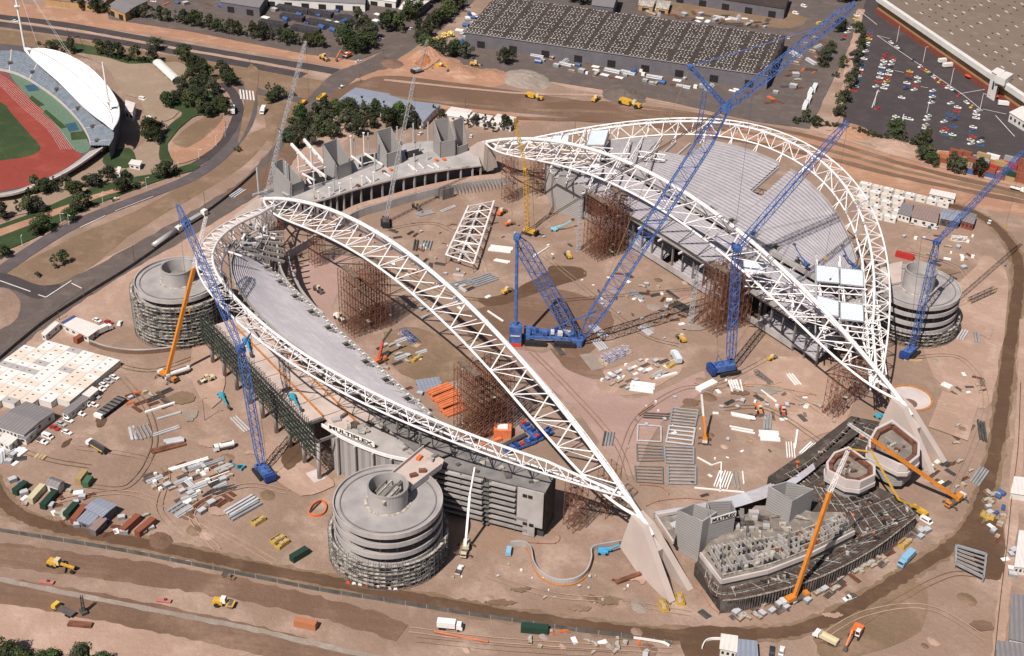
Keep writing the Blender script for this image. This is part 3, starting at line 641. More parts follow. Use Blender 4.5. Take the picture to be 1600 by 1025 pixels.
# louvred block
p0 = Vector((86, -111.5, 0)); p1 = Vector((119.5, -88, 0)); dd = (p1 - p0).normalized(); nn = Vector((dd.y, -dd.x, 0)); Lw = (p1 - p0).length; BH = 21
t = thing('concrete_block', 'unfinished block of stacked concrete louvres at the right end of the near stand', 'building', p0)
def at(a, o, z): return p0 + dd * a + nn * o + Vector((0, 0, z))
cor = [at(0, 0, 0), at(Lw, 0, 0), at(Lw, -12, 0), at(0, -14, 0)]
MB().prism([(c.x, c.y) for c in cor], 0, BH - 1.0).build('inner_wall', pm('shaded_infill', (.055, .05, .048), .9, .4, .4), t, True); MB().prism([(c.x, c.y) for c in cor], BH - .99, BH - .6).build('roof_slab', M_conc_d, t, True)  # infill wall coloured near black for the shade in the gaps between louvres
for k in range(8):
    z = 2.2 + k * 2.45; m_ = MB()
    for a0, a1 in ((0, Lw * .44), (Lw * .5, Lw * .74 if k > 2 else Lw * .86)): m_.beam(at(a0, 1.0, z), at(a1, 1.0, z), 2.2, .3).beam(at(a0, 2.0, z + .4), at(a1, 2.0, z + .4), .15, .8)
    m_.build('louvre', M_conc if k % 2 else pm('mid_concrete', (.27, .25, .24), .9, .2, .3), t, True)
for a in (0, Lw * .22, Lw * .44, Lw * .5, Lw * .74): MB().beam(at(a, .8, 0), at(a, .8, BH - 1), .5, .5).build('column', M_conc_d, t, True)
sw = at(Lw * .47, 1.4, 0); m_ = MB()
for k in range(10): m_.box((sw.x, sw.y, 1 + k * 1.95), (2.6, 2.2, .25), math.atan2(dd.y, dd.x)); m_.tube(at(Lw * .445, 1.6, k * 1.95), at(Lw * .495, 1.6, (k + 1) * 1.95), .12, 4)
m_.build('stair', M_scaf, t, True)
m_ = MB(); m_.beam(at(Lw * .76, 1.6, BH * .62), at(Lw, 1.6, BH * .62), .5, BH * .76); m_.beam(at(Lw * .82, 1.6, BH * .13), at(Lw * .93, 1.6, BH * .13), .5, BH * .235)
m_.build('facing_wall', M_conc, t, True)
for a, z in ((.83, 18.2), (.88, 18.2), (.84, 5.6), (.90, 5.6)): MB().beam(at(Lw * a - .8, 2.0, z), at(Lw * a + .8, 2.0, z), .3, 1.2).build('opening', M_black, t, True)
random.seed(5)
for k in range(16):
    p = at(random.uniform(0, Lw), random.uniform(-11, -1), BH - .2); MB().box(p, (random.uniform(1, 3.5), random.uniform(.8, 2), random.uniform(.4, 1.2)), random.uniform(0, 3)).build('formwork_stack', random.choice([M_form, M_plank, M_conc_d]), t, True)
# ---- roof panels and their diagonal trusses at both ends of the far roof
tR = thing('roof_frame', 'white diagonal roof trusses carrying pale blue panels at the right end of the far roof', 'roof frame', (100, 95, 25))
tL = thing('roof_frame', 'white diagonal roof trusses carrying pale panels at the left end of the far roof', 'roof frame', (-95, 95, 25))
def panel(t, cs, h):
    c = [G(x, y, z) for (x, y), z in zip(cs, h)]; m_ = MB(); up = Vector((0, 0, .35))
    m_.add([*c, *[p + up for p in c]], [(3, 2, 1, 0), (4, 5, 6, 7), (0, 1, 5, 4), (1, 2, 6, 5), (2, 3, 7, 6), (3, 0, 4, 7)])
    o = m_.build('roof_panel', M_roof, t, True); f = MB()
    for a, b in zip(c, c[1:] + c[:1]): f.beam(a + up * 1.2, b + up * 1.2, .35, .5)
    f.build('frame', M_frame, o, True)
panel(tR, [(1275, 415.6), (1310, 419), (1311, 444), (1275, 440.6)], (35, 36, 33.5, 33)); panel(tR, [(1313, 420), (1348, 424), (1349, 449), (1313, 445)], (36, 36, 34, 33.5))
panel(tR, [(1276, 463), (1310, 472), (1310, 496), (1276, 490)], (32, 32, 30, 30)); panel(tR, [(1313, 473), (1348, 477.5), (1349, 504), (1313, 500)], (32, 33, 31, 30))
panel(tR, [(1161, 407), (1197, 411), (1196, 430), (1163, 427)], (34, 34, 32, 32))
panel(tL, [(923, 205), (951, 204), (943.6, 228), (916, 228)], (36, 38, 36, 35)); panel(tL, [(864, 213), (889, 212), (886.5, 227), (857, 227)], (31, 32, 31, 30))
panel(tL, [(910, 261), (938, 256), (934, 268), (904, 269)], (31, 31, 30, 30))
def rtruss(t, a, b, h0, h1, n, dep=3.0, r=.3, mt=None):
    p = G(*a, h0); q = G(*b, h1); m_ = MB(); dn = Vector((0, 0, -dep))
    m_.tube(p, q, r, 5).tube(p + dn, q + dn, r, 5)
    for i in range(n):
        u_ = p.lerp(q, i / n); v_ = p.lerp(q, (i + 1) / n); w_ = p.lerp(q, (i + .5) / n)
        m_.tube(u_, w_ + dn, r * .6, 4).tube(w_ + dn, v_, r * .6, 4)
    m_.build('roof_truss', mt or M_white, t, True)
for a, b, h0, h1, n in (((1165, 438), (1355, 452), 30, 34, 10), ((1196, 457), (1376, 479), 29, 33, 10), ((1234, 486), (1372, 506), 27, 31, 8), ((1280, 512), (1368, 522), 24, 29, 6), ((1305, 535), (1365, 545), 22, 26, 4),
                        ((1348, 405), (1362, 600), 37, 20, 10), ((1312, 400), (1330, 560), 37, 22, 9), ((1275, 395), (1290, 520), 37, 24, 7), ((1235, 420), (1240, 480), 34, 27, 4), ((1365, 430), (1385, 585), 34, 21, 8)): rtruss(tR, a, b, h0, h1, n)
for a, b in (((1274, 414), (1274, 520)), ((1311, 418), (1311, 520)), ((1349, 423), (1349, 520))): MB().beam(G(*a, 34.5), G(*b, 27), .5, .8).build('grey_beam', M_frame, tR, True)
for a, b, h0, h1, n in (((825, 222), (958, 232), 27, 37, 8), ((845, 240), (985, 240), 27, 37, 8), ((880, 205), (860, 262), 34, 24, 5), ((915, 200), (885, 278), 37, 26, 6), ((955, 196), (920, 290), 38, 28, 7), ((985, 215), (945, 300), 38, 30, 6), ((1006, 212), (985, 247), 38, 36, 3), ((1036, 210), (1010, 250), 40, 38, 3), ((998, 236), (1040, 242), 37, 38, 3)): rtruss(tL, a, b, h0, h1, n)
for a, b in (((924, 203), (905, 262)), ((952, 203), (935, 262))): MB().beam(G(*a, 36), G(*b, 29), .5, .8).build('grey_beam', M_frame, tL, True)
# cores, openings coloured dark for the shaded void at the far stand's right end
for a_, b_, hh in (((1190, 500), (1214, 508), 15), ((1225, 520), (1245, 530), 12)):
    p, q = G(*a_, 0), G(*b_, 0); d = (q - p).normalized(); n = Vector((-d.y, d.x, 0)); MB().prism([(v.x, v.y) for v in (p, q, q + n * 12, p + n * 12)], 0, hh).build('core_wall', M_conc_d, tB, True)
    MB().beam(p.lerp(q, .25) - n * .1 + Vector((0, 0, hh * .55)), p.lerp(q, .75) - n * .1 + Vector((0, 0, hh * .55)), .4, hh * .6).build('opening', M_black, tB, True)
# dark core walls under the left end of the far roof
MB().prism([(p.x, p.y) for p in (G(868, 330), G(908, 345), G(935, 320), G(890, 300))], 0, 19).build('core_wall', M_shut, tB, True)
MB().prism([(p.x, p.y) for p in (G(850, 300), G(868, 330), G(890, 300), G(875, 290))], 0, 17).build('core_wall', M_conc, tB, True)
# ---- spiral ramp towers
M_tw = pm('ramp_concrete', (.30, .275, .272), .9, .14, .15, rgb2=(.37, .34, .335), bump=.1); M_tw2 = pm('parapet_concrete', (.35, .325, .32), .9, .12, .15, rgb2=(.43, .40, .39))
def tower(c, label, deck, scaf_to, core=29.5, cap=0, a_cut=None):
    t = thing('ramp_tower', label, 'ramp tower', (c[0], c[1], 0), 0, 'round spiral ramp towers')
    R = 19; z = deck; k = 0
    while z > 2.5:
        tl = (.012 if k % 2 else -.012, .02)
        o = MB().ring((0, 0), 6.6, R, z - .5, z, 56, tilt=tl).build('ramp_deck', M_tw if k == 0 else M_tw, t)
        MB().ring((0, 0), R - .35, R + .05, z - .9, z + 1.0, 56, tilt=tl).build('parapet', M_tw2, o, False)
        if k == 0:
            MB().ring((0, 0), R - 2.6, R - 2.2, z + .02, z + .35, 56, tilt=tl).build('kerb', M_conc_d, o)
            MB().ring((0, 0), 7.2, 8.2, z + .02, z + .2, 40, tilt=tl).build('kerb', M_plank, o)
        z -= 4.3; k += 1
    MB().ring((0, 0), 6.6, 7.0, 0, core, 40).build('core', M_tw2, t, False, False)
    MB().ring((0, 0), 6.9, 7.2, core - .5, core, 40).build('core_rim', M_tw2, t)
    MB().ring((0, 0), .0, 6.5, core - 6, core - 5.7, 32).build('core_floor', M_conc_d, t)
    for i in range(18):
        a = 2 * PI * i / 18; MB().tube((16.5 * math.cos(a), 16.5 * math.sin(a), 0), (16.5 * math.cos(a), 16.5 * math.sin(a), deck - 1), .45, 6).build('column', M_conc_d, t)
    s_ = MB(); n = 64; random.seed(int(abs(c[0])))
    nl = max(1, int(scaf_to / 1.7))
    for ro in (20.0, 21.2):
        for i in range(n):
            a = 2 * PI * i / n; x, y = ro * math.cos(a), ro * math.sin(a); s_.tube((x, y, 0), (x, y, scaf_to + random.uniform(-.3, 1.2)), .1, 4)
        for l in range(nl + 1):
            z = .4 + l * 1.7; s_.path([(ro * math.cos(2 * PI * i / n), ro * math.sin(2 * PI * i / n), z) for i in range(n + 1)], .09, 3)
    for l in range(1, nl + 1):
        pk = MB(); z = .35 + l * 1.7; vs = []
        for i in range(n):
            ri = 20.1 if random.random() < .7 else 20.9
            for a in (2 * PI * (i + .06) / n, 2 * PI * (i + .94) / n): vs += [(ri * math.cos(a), ri * math.sin(a), z), (21.0 * math.cos(a), 21.0 * math.sin(a), z + .02)]
        q_ = len(vs); pk.add(vs, [(k_, k_ + 1, (k_ + 3) % q_, (k_ + 2) % q_) for k_ in range(0, q_, 2)])
        pk.build('scaffold_boards', M_plank, t)
        for i in range(n):
            if random.random() < .3:
                a0 = 2 * PI * i / n; a1 = 2 * PI * (i + 1) / n; s_.tube((21.2 * math.cos(a0), 21.2 * math.sin(a0), .4 + (l - 1) * 1.7), (21.2 * math.cos(a1), 21.2 * math.sin(a1), .4 + l * 1.7), .07, 3)
    s_.build('scaffold_frame', M_scaf, t)
    return t
T2 = tower((95.6, -138.2), 'round ramp tower in the foreground with three pale parapet rings above scaffolding', 22.3, 11.5)
T1 = tower((-85.6, -137.5), 'round ramp tower at left fully wrapped in grey scaffolding', 23.3, 20.5, 30)
T3 = tower((90.6, 141.6), 'round ramp tower at far right behind the roof edge truss', 19.6, 7.5, 29)
# formwork inside the near core; link bridges
for k in range(-2, 3): MB().box((k * 2.2, 0, 26.2 + .4 * (k % 2)), (.5, 11 - abs(k) * 1.8, .5), R_(28)).build('formwork', M_plank if k % 2 else M_conc_d, T2)
MB().box((1, 2, 27.2), (1.2, 12, .8), R_(28)).build('formwork', M_form, T2); MB().box((3.5, -1, 27.6), (1.2, 10, .8), R_(28)).build('formwork', M_plank, T2)
pts = [G(x, y, 24) for x, y in ((612, 742), (662, 700), (694, 718), (690, 728), (642, 764), (622, 752))]
m_ = MB().prism([(p.x, p.y) for p in pts], 23.2, 24); br_ = m_.build('link_bridge', M_deck, T2, True)
for i, j in ((3, 4), (0, 1)): MB().beam(pts[i] + Vector((0, 0, .1)), pts[j] + Vector((0, 0, .1)), .35, 2.4).build('parapet', M_conc_p, br_, True)
for k, (x, y) in enumerate(((672, 718), (660, 735), (646, 742), (680, 712), (655, 715), (625, 748))):
    p = G(x, y, 24.6); MB().box(p, (2.6, 1.4, 1.1), R_(40 + 20 * k)).build('crate', (M_plank, M_rust, M_rust, M_conc_d, M_orng, M_rust)[k], T2, True)
pts = [G(x, y, 21) for x, y in ((1375, 415), (1410, 408), (1408, 440), (1380, 445))]
MB().prism([(p.x, p.y) for p in pts], 20, 21).build('link_bridge', M_deck, T3, True)
pts = [G(x, y, 22) for x, y in ((345, 430), (345, 462), (300, 450), (310, 420))]
MB().prism([(p.x, p.y) for p in pts], 21.2, 22).build('link_bridge', M_conc, T1, True)
# ------------------------------------------------------------------ rust-red support towers
def PR(p):
    d = Vector(p) - Vector(CAM); z = -d.dot(Vector(CZ)); return (800 + FPX * d.dot(Vector(CX)) / z, 512.5 - FPX * d.dot(Vector(CY)) / z)
M_pf = pm('brown_platform', (.13, .085, .06), .9, .4, .4, rgb2=(.22, .16, .12))
def sup_tower(u0, u1, v0, v1, h, label, nx, ny, plat=True, shaft=False):
    t = thing('support_tower', label, 'scaffold tower', ((u0 + u1) / 2, (v0 + v1) / 2, 0), 0, 'rusty lattice towers propping the roof arches')
    xs = [u0 + (u1 - u0) * i / nx for i in range(nx + 1)]; ys = [v0 + (v1 - v0) * i / ny for i in range(ny + 1)]; nz = max(3, round(h / 3.0)); zs = [h * i / nz for i in range(nz + 1)]
    for y in ys:    # one lattice plane after another
        f = MB()
        for x in xs: f.tube((x, y, 0), (x, y, h), .15, 4)
        for k, z in enumerate(zs[1:]):
            f.tube((u0, y, z), (u1, y, z), .085, 3)
            for i in range(nx):
                a, b = (i, i + 1) if (i + k) % 2 else (i + 1, i); f.tube((xs[a], y, zs[k]), (xs[b], y, z), .06, 3)
        f.build('lattice_frame', M_rust, t, True)
    c = MB()
    for x in xs:
        for k, z in enumerate(zs[1:]):
            c.tube((x, v0, z), (x, v1, z), .085, 3)
            for j in range(ny):
                a, b = (j, j + 1) if (j + k) % 2 else (j + 1, j); c.tube((x, ys[a], zs[k]), (x, ys[b], z), .06, 3)
    c.build('cross_bracing', M_rust, t, True)
    if plat:
        for y in (v0 + (v1 - v0) * .14, v0 + (v1 - v0) * .86): MB().box(((u0 + u1) / 2, y, h + .4), ((u1 - u0) * .95, (v1 - v0) * .13, .6)).build('platform', M_pf, t, True)
    random.seed(int(u0 * 7 + v0)); k = 0
    for k in range(14 if plat else 3):
        x = random.uniform(u0, u1); y = random.uniform(v0, v1); z = random.choice(zs[:-1]) + .2
        MB().box((x, y, z), (random.uniform(1, 3), random.uniform(.6, 1.6), .15)).build('board', M_plank, t, True)
    if shaft:
        MB().lattice((shaft[0], shaft[1], 0), (shaft[0], shaft[1], h - 2), 1.5, 1.5, 18, .12, .08).build('hoist_mast', pm('grey_mast', (.36, .36, .37), .6), t, True)
    return t
sup_tower(-48, -35, -79, -60, 29.5, 'wide rusty lattice tower under the left half of the nearer arch', 5, 7)
sup_tower(46, 59, -79, -59, 31, 'wide rusty lattice tower under the nearer arch beside the orange steel frames', 5, 7)
sup_tower(-45, -33, 56, 74, 31, 'wide rusty lattice tower under the left half of the farther arch', 5, 7, shaft=(-47.5, 55))
sup_tower(38.5, 51, 58, 78, 32, 'wide rusty lattice tower under the farther arch behind the mid field blue crane', 5, 7, shaft=(35.8, 56))
SM = [(-114, -77, 'slim rusty tower nearest the left end of the nearer arch'), (-104, -60.5, 'slim rusty tower second from the left end of the nearer arch'), (-112, 58, 'slim rusty tower beside the thrust block at the left end of the farther arch'),
      (-110, 75, 'slim rusty tower behind the yellow lattice crane boom'), (121, -75, 'slim rusty tower beside the stepped grey facing wall'), (121, -60, 'slim rusty tower short of the nearer thrust block, behind its neighbour'),
      (122, 58, 'slim rusty tower under the right end of the farther arch, on the pitch side'), (118, 75, 'slim rusty tower under the right end of the farther arch, deep in shade')]
for x, y, lb in SM: sup_tower(x - 3, x + 3, y - 3, y + 3, low(x, 1 if y > 0 else -1, 1 if abs(y) < 66 else -1).z - .6, lb, 2, 2, False)
# ------------------------------------------------------------------ left end stand
HD = 10.5
t = thing('end_stand', 'unfinished left end stand with a long curved open deck and leaning concrete cores', 'grandstand', (-145, 5, 0), 0, 'unfinished end stands')
fr_ = [G(x, y, HD) for x, y in smooth_line([(470, 318), (507, 312), (550, 298), (615, 281), (682, 268), (752, 259)], 4)]
bk = [G(x, y, HD) for x, y in smooth_line([(748, 245), (722, 228), (690, 220), (634, 224), (605, 236), (560, 243), (520, 268), (470, 288), (440, 300)], 3)]
MB().prism([(p.x, p.y) for p in fr_ + bk], HD - .6, HD).build('deck', M_conc, t, True)
m_ = MB()
for a, b in zip(fr_, fr_[1:]): m_.beam(a + Vector((.2, 0, .3)), b + Vector((.2, 0, .3)), .4, .9)
m_.build('edge_kerb', M_conc_p, t, True)
for i in range(0, len(fr_)): 
    p = fr_[i]; MB().box((p.x - .6, p.y, (HD - .6) / 2), (.8, .8, HD - .7)).build('column', M_conc, t, True)
m_ = MB()
for a, b in zip(fr_[2:], fr_[3:]): m_.beam(Vector((a.x - 9, a.y, 4.8)), Vector((b.x - 9, b.y, 4.8)), .3, 9.6)
m_.build('back_wall', M_conc_d, t, True)
for k, (a, b) in enumerate((((475, 290), (520, 283)), ((565, 262), (602, 250)))):   # openings between cores, beams over them
    pass
def poly_box(pts, h0, h1, mat, name, par, world=True): return MB().prism([(p[0], p[1]) for p in pts], h0, h1).build(name, mat, par, world)
def wedge(F0, F1, RL, par, hf, hb=HD - 4, mt=None):
    """hollow core with a sloping top: front corners on the deck, sighted rear top corner"""
    a = G(*F0, HD); b = G(*F1, HD); n = Vector((b.y - a.y, -(b.x - a.x), 0)).normalized()
    if n.x > 0: n = -n
    best = None
    for D in range(8, 40):
        for h in range(8, 60):
            D_ = D * .5; h_ = HD + h * .5; q = PR(a + n * D_ + Vector((0, 0, h_ - HD))); e = (q[0] - RL[0]) ** 2 + (q[1] - RL[1]) ** 2 + abs(D_ - 10) * .3
            if best is None or e < best[0]: best = (e, D_, h_)
    _, D_, hr = best; hf_ = HD + hf; w = .45; d = (b - a).normalized()
    m_ = MB()
    def wall(p, q, z0, z1, off):
        o = off * w; vs = []
        for s_, zt in ((p, z0), (q, z1)):
            for k in (0, 1): vs += [(s_.x + o.x * k, s_.y + o.y * k, hb), (s_.x + o.x * k, s_.y + o.y * k, zt)]
        return m_.add(vs, [(0, 1, 5, 4), (2, 6, 7, 3), (1, 3, 7, 5), (0, 4, 6, 2), (0, 2, 3, 1), (4, 5, 7, 6)])
    ra, rb = a + n * D_, b + n * D_
    wall(a, b, hf_, hf_, n); wall(ra, rb, hr, hr, -n); wall(a, ra, hf_, hr, d); wall(b, rb, hf_, hr, -d)
    return m_.build('lift_core', mt or M_shut, par, True)
wedge((458, 307), (476, 300), (423, 254), t, 6.5); wedge((528, 281), (550, 272), (504, 225), t, 7.5); wedge((605, 262), (628, 255), (588, 204), t, 8); wedge((688, 247), (712, 243), (677, 187), t, 9.5)
wedge((715, 242), (731, 236), (711, 188), t, 4.5)
def post(par, x, y, ytop, h=HD, r=.33, mt=None, name='post', cap=False):
    p = G(x, y, h); best = min(range(1, 60), key=lambda k: abs(PR(p + Vector((0, 0, k * .4)))[1] - ytop)); q = p + Vector((0, 0, best * .4))
    m_ = MB().tube(p, q, r, 6)
    if cap: m_.tube(q, q + Vector((0, 0, .35)), r * 2.2, 8)
    m_.build(name, mt or M_white, par, True); return q
for x, y, yt in ((498, 313, 300), (515, 307, 294), (531, 301, 287), (549, 295, 280), (566, 290, 276), (584, 284, 270)): post(t, x, y, yt, cap=True, r=.3)
for x, y, yt in ((549, 244, 213), (569, 240, 208), (487, 264, 232), (467, 268, 240), (509, 285, 262), (491, 297, 268)): post(t, x, y, yt, cap=True)
M_pst = pm('blue_grey_column', (.42, .45, .46), .7, .1)
for x, y, yt in ((554, 242, 212), (576, 237, 207), (646, 224, 193), (669, 220, 191), (656, 236, 223), (668, 250, 236), (647, 253, 240), (531, 262, 218), (621, 228, 198), (566, 262, 240), (586, 268, 240), (449, 292, 252), (404, 300, 262), (522, 300, 280)): post(t, x, y, yt, mt=M_pst, r=.42)
def bar(par, a, ha, b, hb, w=.7, mt=None, name='raker_beam'): MB().beam(G(*a, ha), G(*b, hb), w, w * 1.2).build(name, mt or M_white, par, True)
bar(t, (455, 225), HD + 9, (489, 262), HD + 3.2, 1.1); bar(t, (489, 262), HD + 3.2, (509, 276), HD + 2.4, 1.0); bar(t, (475, 218), HD + 10, (512, 261), HD + 3, 1.1)
bar(t, (472, 271), HD + 3, (492, 282), HD + 1.5, .7); bar(t, (480, 279), HD + 2, (488, 291), HD - 1, .7); bar(t, (498, 270), HD + 2, (506, 282), HD - 2, .7); bar(t, (469, 269), HD + 1, (507, 259), HD + 1, .5); bar(t, (464, 262), HD + 1, (500, 253), HD + 1, .5)
bar(t, (549, 244), HD + 1, (566, 257), HD + 1, .8); bar(t, (570, 240), HD + 1, (598, 258), HD + 1, .8); bar(t, (568, 256), HD + .8, (590, 250), HD + .8, .4)
for a, b in (((643, 259), (652, 268)), ((638, 257), (647, 266)), ((654, 255), (662, 263)), ((668, 258), (678, 263)), ((678, 255), (686, 262)), ((600, 270), (610, 276)), ((572, 276), (580, 285))): bar(t, a, HD + .5, b, HD + .5, .5, name='precast_beam')
for x, y, m in ((611, 265, M_orng), (694, 249, M_orng), (682, 250, M_orng), (560, 290, M_rust), (600, 268, M_rust), (700, 262, M_plank)): MB().box(G(x, y, HD + .6), (2.2, 1.4, 1.1)).build('crate', m, t, True)
# voids between cores
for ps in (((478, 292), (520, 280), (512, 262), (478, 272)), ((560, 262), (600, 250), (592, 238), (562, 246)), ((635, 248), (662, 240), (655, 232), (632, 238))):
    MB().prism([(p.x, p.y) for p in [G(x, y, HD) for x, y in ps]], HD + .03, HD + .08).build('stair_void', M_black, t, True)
# pale slab wing and steel at the far left
bar(t, (395, 305), 8, (428, 296), 8, 1, M_conc, 'edge_beam'); MB().prism([(p.x, p.y) for p in [G(x, y, 7) for x, y in ((400, 318), (408, 300), (440, 288), (462, 306), (440, 318))]], 0, 7).build('side_block', M_shut, t, True)
# retaining wall of the pit
t = thing('retaining_wall', 'long curved pale concrete retaining wall below the left end stand', 'wall', G(640, 320))
w_ = [G(x, y, 4.6) for x, y in smooth_line([(520, 352), (560, 328), (610, 313), (660, 299), (720, 286), (760, 280), (802, 277)], 5)]
m_ = MB()
for a, b in zip(w_, w_[1:]): m_.beam(Vector((a.x, a.y, 2.3)), Vector((b.x, b.y, 2.3)), .6, 4.6)
m_.build('wall_face', M_conc, t, True)
m_ = MB()
for a, b in zip(w_, w_[1:]): m_.beam(Vector((a.x - 3, a.y, 4.6)), Vector((b.x - 3, b.y, 4.6)), 5, .25)
m_.build('ledge', M_pale, t, True)
m_ = MB()
for k in range(14):
    p = w_[-12].lerp(w_[-4], k / 13); m_.beam(Vector((p.x + .3, p.y, 4.6)), Vector((p.x + 4.4, p.y, .3)), .3, .3)
m_.build('rib', M_conc_d, t, True)
p = G(700, 310, 0); MB().box((p.x, p.y, 3), (.8, 7, 6)).build('gate_frame', M_scaf, t, True)
t2 = thing('retaining_wall', 'straight grey concrete wall running below the left end of the nearer arch', 'wall', G(460, 385))
a, b = G(448, 398, 3), G(490, 372, 3); m_ = MB().beam((a.x, a.y, 2.2), (b.x, b.y, 2.2), .8, 4.4); m_.build('wall_face', M_conc, t2, True)
# ------------------------------------------------------------------ right end stand (formwork stage)
t = thing('end_stand', 'unfinished right end stand of dark timber formwork with pale terrace units along its pitch edge', 'grandstand', G(1250, 850), 0, 'unfinished end stands')
def W3(px, h): return [G(x, y, h) for x, y in px]
def slab(px, h0, h1, mat, name='deck', k=1): 
    pts = [(p.x, p.y) for p in (W3(px, h1) if k == 1 else [G(x, y, h1) for x, y in smooth_line(list(px) + [px[0]], k)][:-1])]
    return MB().prism(pts, h0, h1).build(name, mat, t, True)
M_f2 = dirt_mat('formwork_deck', (.080, .064, .056), (.04, .033, .03), (.19, .15, .12), .09, rust=(.16, .07, .04))
M_f3 = dirt_mat('cluttered_slab', (.27, .23, .20), (.14, .115, .10), (.42, .37, .33), .09)
M_blue = pm('pale_blue_unit', (.44, .44, .475), .8, .1, .1)
slab([(1086, 880), (1127, 937), (1165, 933), (1235, 916), (1300, 892), (1370, 853), (1432, 805), (1415, 782), (1370, 760), (1340, 720), (1420, 700), (1380, 660), (1330, 650), (1290, 680), (1265, 700), (1200, 745), (1240, 780), (1200, 820), (1120, 850)], .1, 5.5, M_f2)
slab([(1094, 866), (1127, 909), (1200, 893), (1262, 869), (1335, 832), (1320, 800), (1270, 800), (1235, 790), (1180, 790), (1140, 830), (1110, 845)], 5.5, 9.2, M_f3, 'upper_deck')
e_ = W3([(1094, 866), (1127, 909), (1200, 893), (1262, 869), (1335, 832)], 9.6)
for a, b in zip(e_, e_[1:]): MB().beam(a, b, .6, 1.8).build('edge_beam', M_conc_p, t, True)
o_ = [G(x, y, 5.5) for x, y in smooth_line([(1127, 937), (1165, 933), (1235, 916), (1300, 892), (1370, 853), (1432, 805)], 8)]
for k, p in enumerate(o_[:-1]):
    q = o_[k + 1]
    for f in (0, .5):
        r = p.lerp(q, f); MB().tube((r.x + .5, r.y - .2, 0), (r.x + .3, r.y - .1, 6.3), .28, 5).build('prop', M_form, t, True)
    MB().beam(p + Vector((.5, 0, .2)), q + Vector((.5, 0, .2)), .3, .5).build('edge_plank', M_plank, t, True)
# sloping pale terrace on the pitch side
ie = [G(x, y, 3) for x, y in smooth_line([(1022, 802), (1080, 792), (1150, 776), (1205, 757), (1255, 728), (1300, 690), (1330, 655)], 4)]
oe = [G(x, y, 8) for x, y in smooth_line([(1058, 830), (1100, 806), (1160, 790), (1222, 768), (1262, 742), (1310, 702), (1350, 670)], 4)]
for i, (a, b, c, d) in enumerate(zip(ie, ie[1:], oe[1:], oe)):
    m_ = MB(); nr = 6
    for r in range(nr):
        p0, q0, p1, q1 = a.lerp(d, r / nr), b.lerp(c, r / nr), a.lerp(d, (r + 1) / nr), b.lerp(c, (r + 1) / nr)
        P0 = Vector((p0.x, p0.y, p1.z)); Q0 = Vector((q0.x, q0.y, q1.z)); m_.quad(p0 - Vector((0, 0, .1)), q0 - Vector((0, 0, .1)), Q0, P0); m_.quad(P0, Q0, q1, p1)
    m_.build('terrace_unit', (M_blue if (i // 3) % 2 == 0 else M_seat) if i < 17 else M_f2, t, True)
m_ = MB()
for a, b in zip(ie, ie[1:]): m_.beam(a - Vector((0, 0, .9)), b - Vector((0, 0, .9)), .4, 2.6)
m_.build('pitch_wall', M_conc, t, True)
# two-fin wing beside the thrust block
a, b, c = G(1024, 806, 7), G(1052, 848, 7), G(1060, 826, 7); MB().beam(a, b, .6, 1.4).build('wing_beam', M_conc_p, t, True); MB().beam(a, G(1058, 800, 7), .6, 1.4).build('wing_beam', M_conc_p, t, True)
MB().prism([(p.x, p.y) for p in (a, b, c, G(1070, 805, 7))], 6, 6.6).build('wing_deck', M_f3, t, True)
# cores
def hcore(px, hs, h0, name='lift_core', mat=None, w=.45, par=None):
    """hollow prism from sighted top corners, each with its own height"""
    P_ = [G(x, y, h) for (x, y), h in zip(px, hs)]; cx = sum(p.x for p in P_) / len(P_); cy = sum(p.y for p in P_) / len(P_); m_ = MB()
    I_ = [Vector((p.x + (cx - p.x) * .1, p.y + (cy - p.y) * .1, p.z)) for p in P_]; n = len(P_)
    for i in range(n):
        j = (i + 1) % n; a, b, c, d = P_[i], P_[j], I_[j], I_[i]; z = lambda v: Vector((v.x, v.y, h0))
        m_.quad(z(a), z(b), b, a); m_.quad(a, b, c, d); m_.quad(c, z(c), z(d), d)
    return m_.build(name, mat or M_shut, par or t, True)
hcore([(1058, 797), (1098, 815), (1121, 800), (1084, 786)], [17, 18.5, 18.5, 17], 0); 
hcore([(1110, 811), (1150, 799), (1144, 782), (1104, 784)], [18.5, 18.5, 17, 17], 5)
hcore([(1201, 760), (1238, 783), (1272, 764), (1229, 752)], [19.5, 19, 17.5, 19.5], 5)
cores = [[(1291, 722), (1303, 706), (1326, 697), (1368, 727), (1368, 742), (1345, 753), (1322, 750), (1292, 734)], [(1357, 688), (1368, 668), (1394, 655), (1438, 690), (1437, 712), (1420, 726), (1405, 726), (1357, 702)]]
